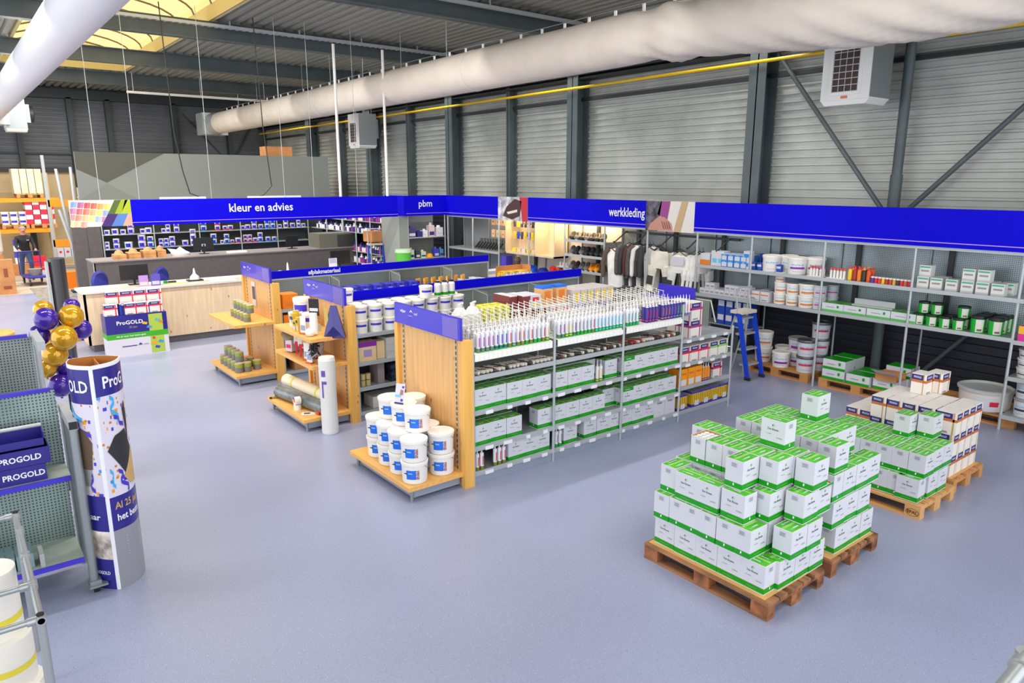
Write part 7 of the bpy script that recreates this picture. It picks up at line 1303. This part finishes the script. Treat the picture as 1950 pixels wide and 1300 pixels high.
m = MB(kraft); m.box(-.5, .5, -.3, .3, 0, .4); tag(m.build('kraft_box', loc=(2.0, 30.3, 0)), 'low kraft box under the bucket column', 'box'); m = MB(redp); m.box(-.2, .2, -.2, .2, 0, .35); tag(m.build('red_crate', loc=(2.5, 30.0, .3)), 'red crate beside the man', 'crate'); m = MB(kraft); m.box(-.3, .3, -.25, .25, 0, .3); tag(m.build('kraft_box', loc=(2.5, 30.0, 0)), 'kraft box under the red crate', 'box')
for i, (x, y, h, l) in enumerate(((1.26, 25.3, 1.0, 'tall kraft carton with dark print at the edge of the concrete'), (1.0, 26.2, 1.3, 'kraft carton behind the tall printed one'))):
    m = MB(kraft); m.box(-.2, .2, -.15, .15, 0, h); m.box(-.05, .05, -.152, -.15, h*.5, h*.75, M('print_rust', (140, 70, 40), .5)); m.box(-.1, .1, -.152, -.15, h*.15, h*.25, M('print_rust')); tag(m.build('kraft_carton', loc=(x, y, 0)), l, 'carton')
m = MB(cart); m.lathe([(.3, 0), (.34, .1), (.34, .7), (.25, .85)], 18, M('white_shell', (232, 226, 214), .4)); m.box(-.1, .1, -.35, -.33, .2, .4, redp); tag(m.build('white_machine', loc=(1.05, 27.2, 1.0)), 'rounded white machine cover above the kraft cartons', 'machine'); m = MB(kraft); m.box(-.3, .3, -.3, .3, 0, 1.0); tag(m.build('machine_base', loc=(1.05, 27.2, 0)), 'kraft base under the rounded white cover', 'base')
for i, (x, y, z0_, x1_, z1_, l) in enumerate(((3.02, 24.6, 0, 2.78, 3.55, 'leaning aluminium profile, one closer to the man'), (3.1, 24.4, 0, 3.12, 3.6, 'upright galvanised perforated profile by the racks'), (3.2, 24.5, 0, 2.72, 2.4, 'short slanting profile crossing the tall ones'))):
    m = MB(galvl); m.T = None; m.cyl((x, y, z0_), (x1_, y+.1, z1_), .04, n=6); tag(m.build('metal_profile'), l, 'profile')
m = MB(dark); m.box(2.75, 3.35, 24.3, 24.7, 0, .06); tag(m.build('profile_stand'), 'low dark base under the tall metal profiles', 'stand')
m = MB(redp)
for k in range(14): m.cyl((3.2+.04*k, 24.5, 2.75-.03*k), (3.22+.04*k, 24.5, 2.735-.03*k), .012, redp if k % 2 else wht, 5)
tag(m.build('barrier_tape'), 'red and white barrier tape strung by the metal profiles', 'tape')
m = MB(M('mat_grey', (140, 134, 124), .9, kind=('mottle', 9, .15))); m.box(1.85, 2.75, 23.4, 26.2, 0, .012); tag(m.build('door_mat'), 'grey brown floor mat at the edge of the concrete', 'mat')
tb_ = M('trolley_blue', (52, 56, 150), .45)
def trolley(loc, rz, label, L=1.1, W=.6):
    t = empty('hand_trolley', loc, rz, label, 'trolley'); m = MB(tb_); m.box(-W/2, W/2, -L/2, L/2, .24, .29); m.build('deck', t); m = MB(tb_); m.tube([(-W/2, L/2, .28), (-W/2, L/2, 1.0), (W/2, L/2, 1.0), (W/2, L/2, .28)], .018, n=8); m.cyl((-W/2, L/2, .65), (W/2, L/2, .65), .012); m.build('handle_frame', t)
    for (x, y) in ((-.24, .45), (.24, .45), (-.24, -.45), (.24, -.45)): m = MB(black); m.lathe([(.09, -.02), (.09, .02)], 14, black, (x, y, .1), 0); m.box(x-.03, x+.03, y-.03, y+.03, .12, .24, galv); m.build('wheel', t)
    return t
trolley((2.12, 27.22, 0), .1, 'blue hand trolley with goods pushed by the man'); trolley((3.45, 22.9-1.1, 0), 1.4, 'blue trolley standing by the tall cupboard', .7)
m = MB(M('basket_grey', (170, 164, 150), .5)); m.lathe([(.1, 0), (.16, .18), (.17, .2)], 14, sx=1.3); tag(m.build('grey_basin', loc=(2.12, 27.2, .29)), 'grey basin on the trolley', 'basin'); m = MB(redp); m.box(-.1, .1, -.1, .1, 0, .22); m.box(-.11, .0, -.11, .1, .0, .15, cart); tag(m.build('red_pack', loc=(2.42, 27.2, .29)), 'red and white pack on the trolley', 'pack')
m = MB(M('bench_yellow', (226, 160, 50), .5)); m.box(-.5, .5, -.3, .3, .3, .36); m.box(-.5, .5, -.3, -.28, 0, .3); m.box(-.5, .5, -.25, .25, .0, .06); tag(m.build('yellow_bench', loc=(1.75, 17.1, 0)), 'low yellow wooden crate behind the counter end', 'crate')
# ---------------- the man ----------------
def man(loc, rz):
    t = empty('person', loc, rz, 'person in black jacket and blue jeans pushing the blue trolley', 'person')
    V = [((0, 0, .98), .15), ((0, 0, 1.12), .155), ((0, -.03, 1.3), .17), ((0, -.04, 1.42), .13), ((0, -.06, 1.5), .058), ((0, -.09, 1.58), .07), ((0, -.1, 1.66), .09), ((0, -.1, 1.73), .075),
         ((.1, 0, .92), .1), ((.11, -.12, .52), .07), ((.11, -.02, .12), .05), ((.11, -.14, .04), .04), ((-.1, 0, .92), .1), ((-.11, .1, .52), .07), ((-.11, .24, .14), .05), ((-.11, .12, .04), .04),
         ((.19, -.04, 1.4), .07), ((.25, -.14, 1.16), .052), ((.23, -.38, 1.04), .042), ((.22, -.46, 1.02), .03), ((-.19, -.04, 1.4), .07), ((-.25, -.14, 1.16), .052), ((-.23, -.38, 1.04), .042), ((-.22, -.46, 1.02), .03)]
    E_ = [(0, 1), (1, 2), (2, 3), (3, 4), (4, 5), (5, 6), (6, 7), (0, 8), (8, 9), (9, 10), (10, 11), (0, 12), (12, 13), (13, 14), (14, 15), (3, 16), (16, 17), (17, 18), (18, 19), (3, 20), (20, 21), (21, 22), (22, 23)]
    for s, hr in ((1, 19), (-1, 23)):  # five fingers a hand, closed over the handle bar
        bx = V[hr][0]
        for q, (dx, r_, L_) in enumerate(((-.03, .009, .05), (-.01, .0095, .055), (.01, .009, .052), (.03, .008, .044))):
            n0 = len(V); V.append(((bx[0]+dx, bx[1]-.03, bx[2]+.005), r_)); V.append(((bx[0]+dx, bx[1]-.03-L_*.5, bx[2]-.01), r_)); V.append(((bx[0]+dx, bx[1]-.02-L_*.4, bx[2]-.045), r_*.85)); E_.extend([(hr, n0), (n0, n0+1), (n0+1, n0+2)])
        n0 = len(V); V.append(((bx[0]-s*.035, bx[1], bx[2]-.01), .011)); V.append(((bx[0]-s*.04, bx[1]-.04, bx[2]-.035), .009)); E_.extend([(hr, n0), (n0, n0+1)])
    me = bpy.data.meshes.new('body'); me.from_pydata([v[0] for v in V], E_, []); o = bpy.data.objects.new('body', me); COL.objects.link(o)
    md = o.modifiers.new('skin', 'SKIN'); md.use_smooth_shade = True
    for i, v in enumerate(V): me.skin_vertices[0].data[i].radius = (v[1], v[1])
    me.skin_vertices[0].data[0].use_root = True
    o.modifiers.new('sub', 'SUBSURF').levels = 2; o.modifiers['sub'].render_levels = 2
    bpy.context.view_layer.update(); me2 = bpy.data.meshes.new_from_object(o.evaluated_get(bpy.context.evaluated_depsgraph_get())); o.modifiers.clear(); o.data = me2
    me2.materials.clear()
    for mm in (M('skin', (206, 140, 118), .5), M('jacket_black', (28, 28, 32), .7), M('jeans', (62, 84, 128), .8), black): me2.materials.append(mm)
    for p in me2.polygons:
        c = p.center; k = 1
        if c.z > 1.5: k = 0
        elif c.z < .07 or (c.z < .12): k = 3
        elif c.z < .95 and abs(c.y) < .5 and not (c.y < -.3 and c.z > .9): k = 2
        if c.y < -.4 and c.z > .9: k = 0
        p.material_index = k; p.use_smooth = True
    o.parent = t
    m = MB(M('hair_grey', (150, 140, 130), .8)); m.sph((0, -.08, 1.7), .098, None, 16, 8, (1, 1.05, .85)); h = m.build('hair', t); m = MB(M('skin')); 
    m.sph((0, -.135, 1.655), .07, None, 14, 8, (.95, .75, 1.15)); m.cyl((0, -.18, 1.67), (0, -.215, 1.64), .014, n=6, r2=.018); m.sph((-.095, -.1, 1.66), .022, None, 8, 6, (.5, 1, 1.4)); m.sph((.095, -.1, 1.66), .022, None, 8, 6, (.5, 1, 1.4)); m.build('face', t)
    m = MB(M('eye_dark', (50, 40, 36), .4)); [m.sph((s*.03, -.185, 1.68), .008, None, 8, 5) for s in (-1, 1)]; m.build('eyes', t); m = MB(M('mouth', (160, 80, 76), .5)); m.box(-.025, .025, -.19, -.183, 1.612, 1.618); m.build('mouth', t)
    m = MB(wht); m.box(.05, .13, -.2, -.19, 1.33, 1.345); m.build('jacket_print', t)
man((2.02, 28.32, 0), .1)

# leave out any pattern object that was never placed
for p_ in Proto.ALL:
    if not p_.used:
        for k_ in list(p_.root.children): bpy.data.objects.remove(k_)
        bpy.data.objects.remove(p_.root)
t = empty('handrail', (2.21, .49, 0), 0, 'galvanised pipe handrail end at the very bottom corner past the pallets', 'handrail'); m = MB(gp); m.cyl((-1.4, -.02, 1.88), (0, 0, 1.9), .021, n=14); m.build('rail', t); m = MB(gp); m.cyl((0, 0, 0), (0, 0, 1.9), .021, n=14); m.build('post', t); m = MB(gp); m.cyl((-.06, 0, 1.9), (.03, 0, 1.9), .028, n=14); m.cyl((0, 0, 1.84), (0, 0, 1.925), .028, n=14); m.build('joint', t)
m = MB(black); m.lathe([(.05, 0), (.05, .012)], 14); m.build('foot_plate', t)
# (kept last so that only placed goods remain)
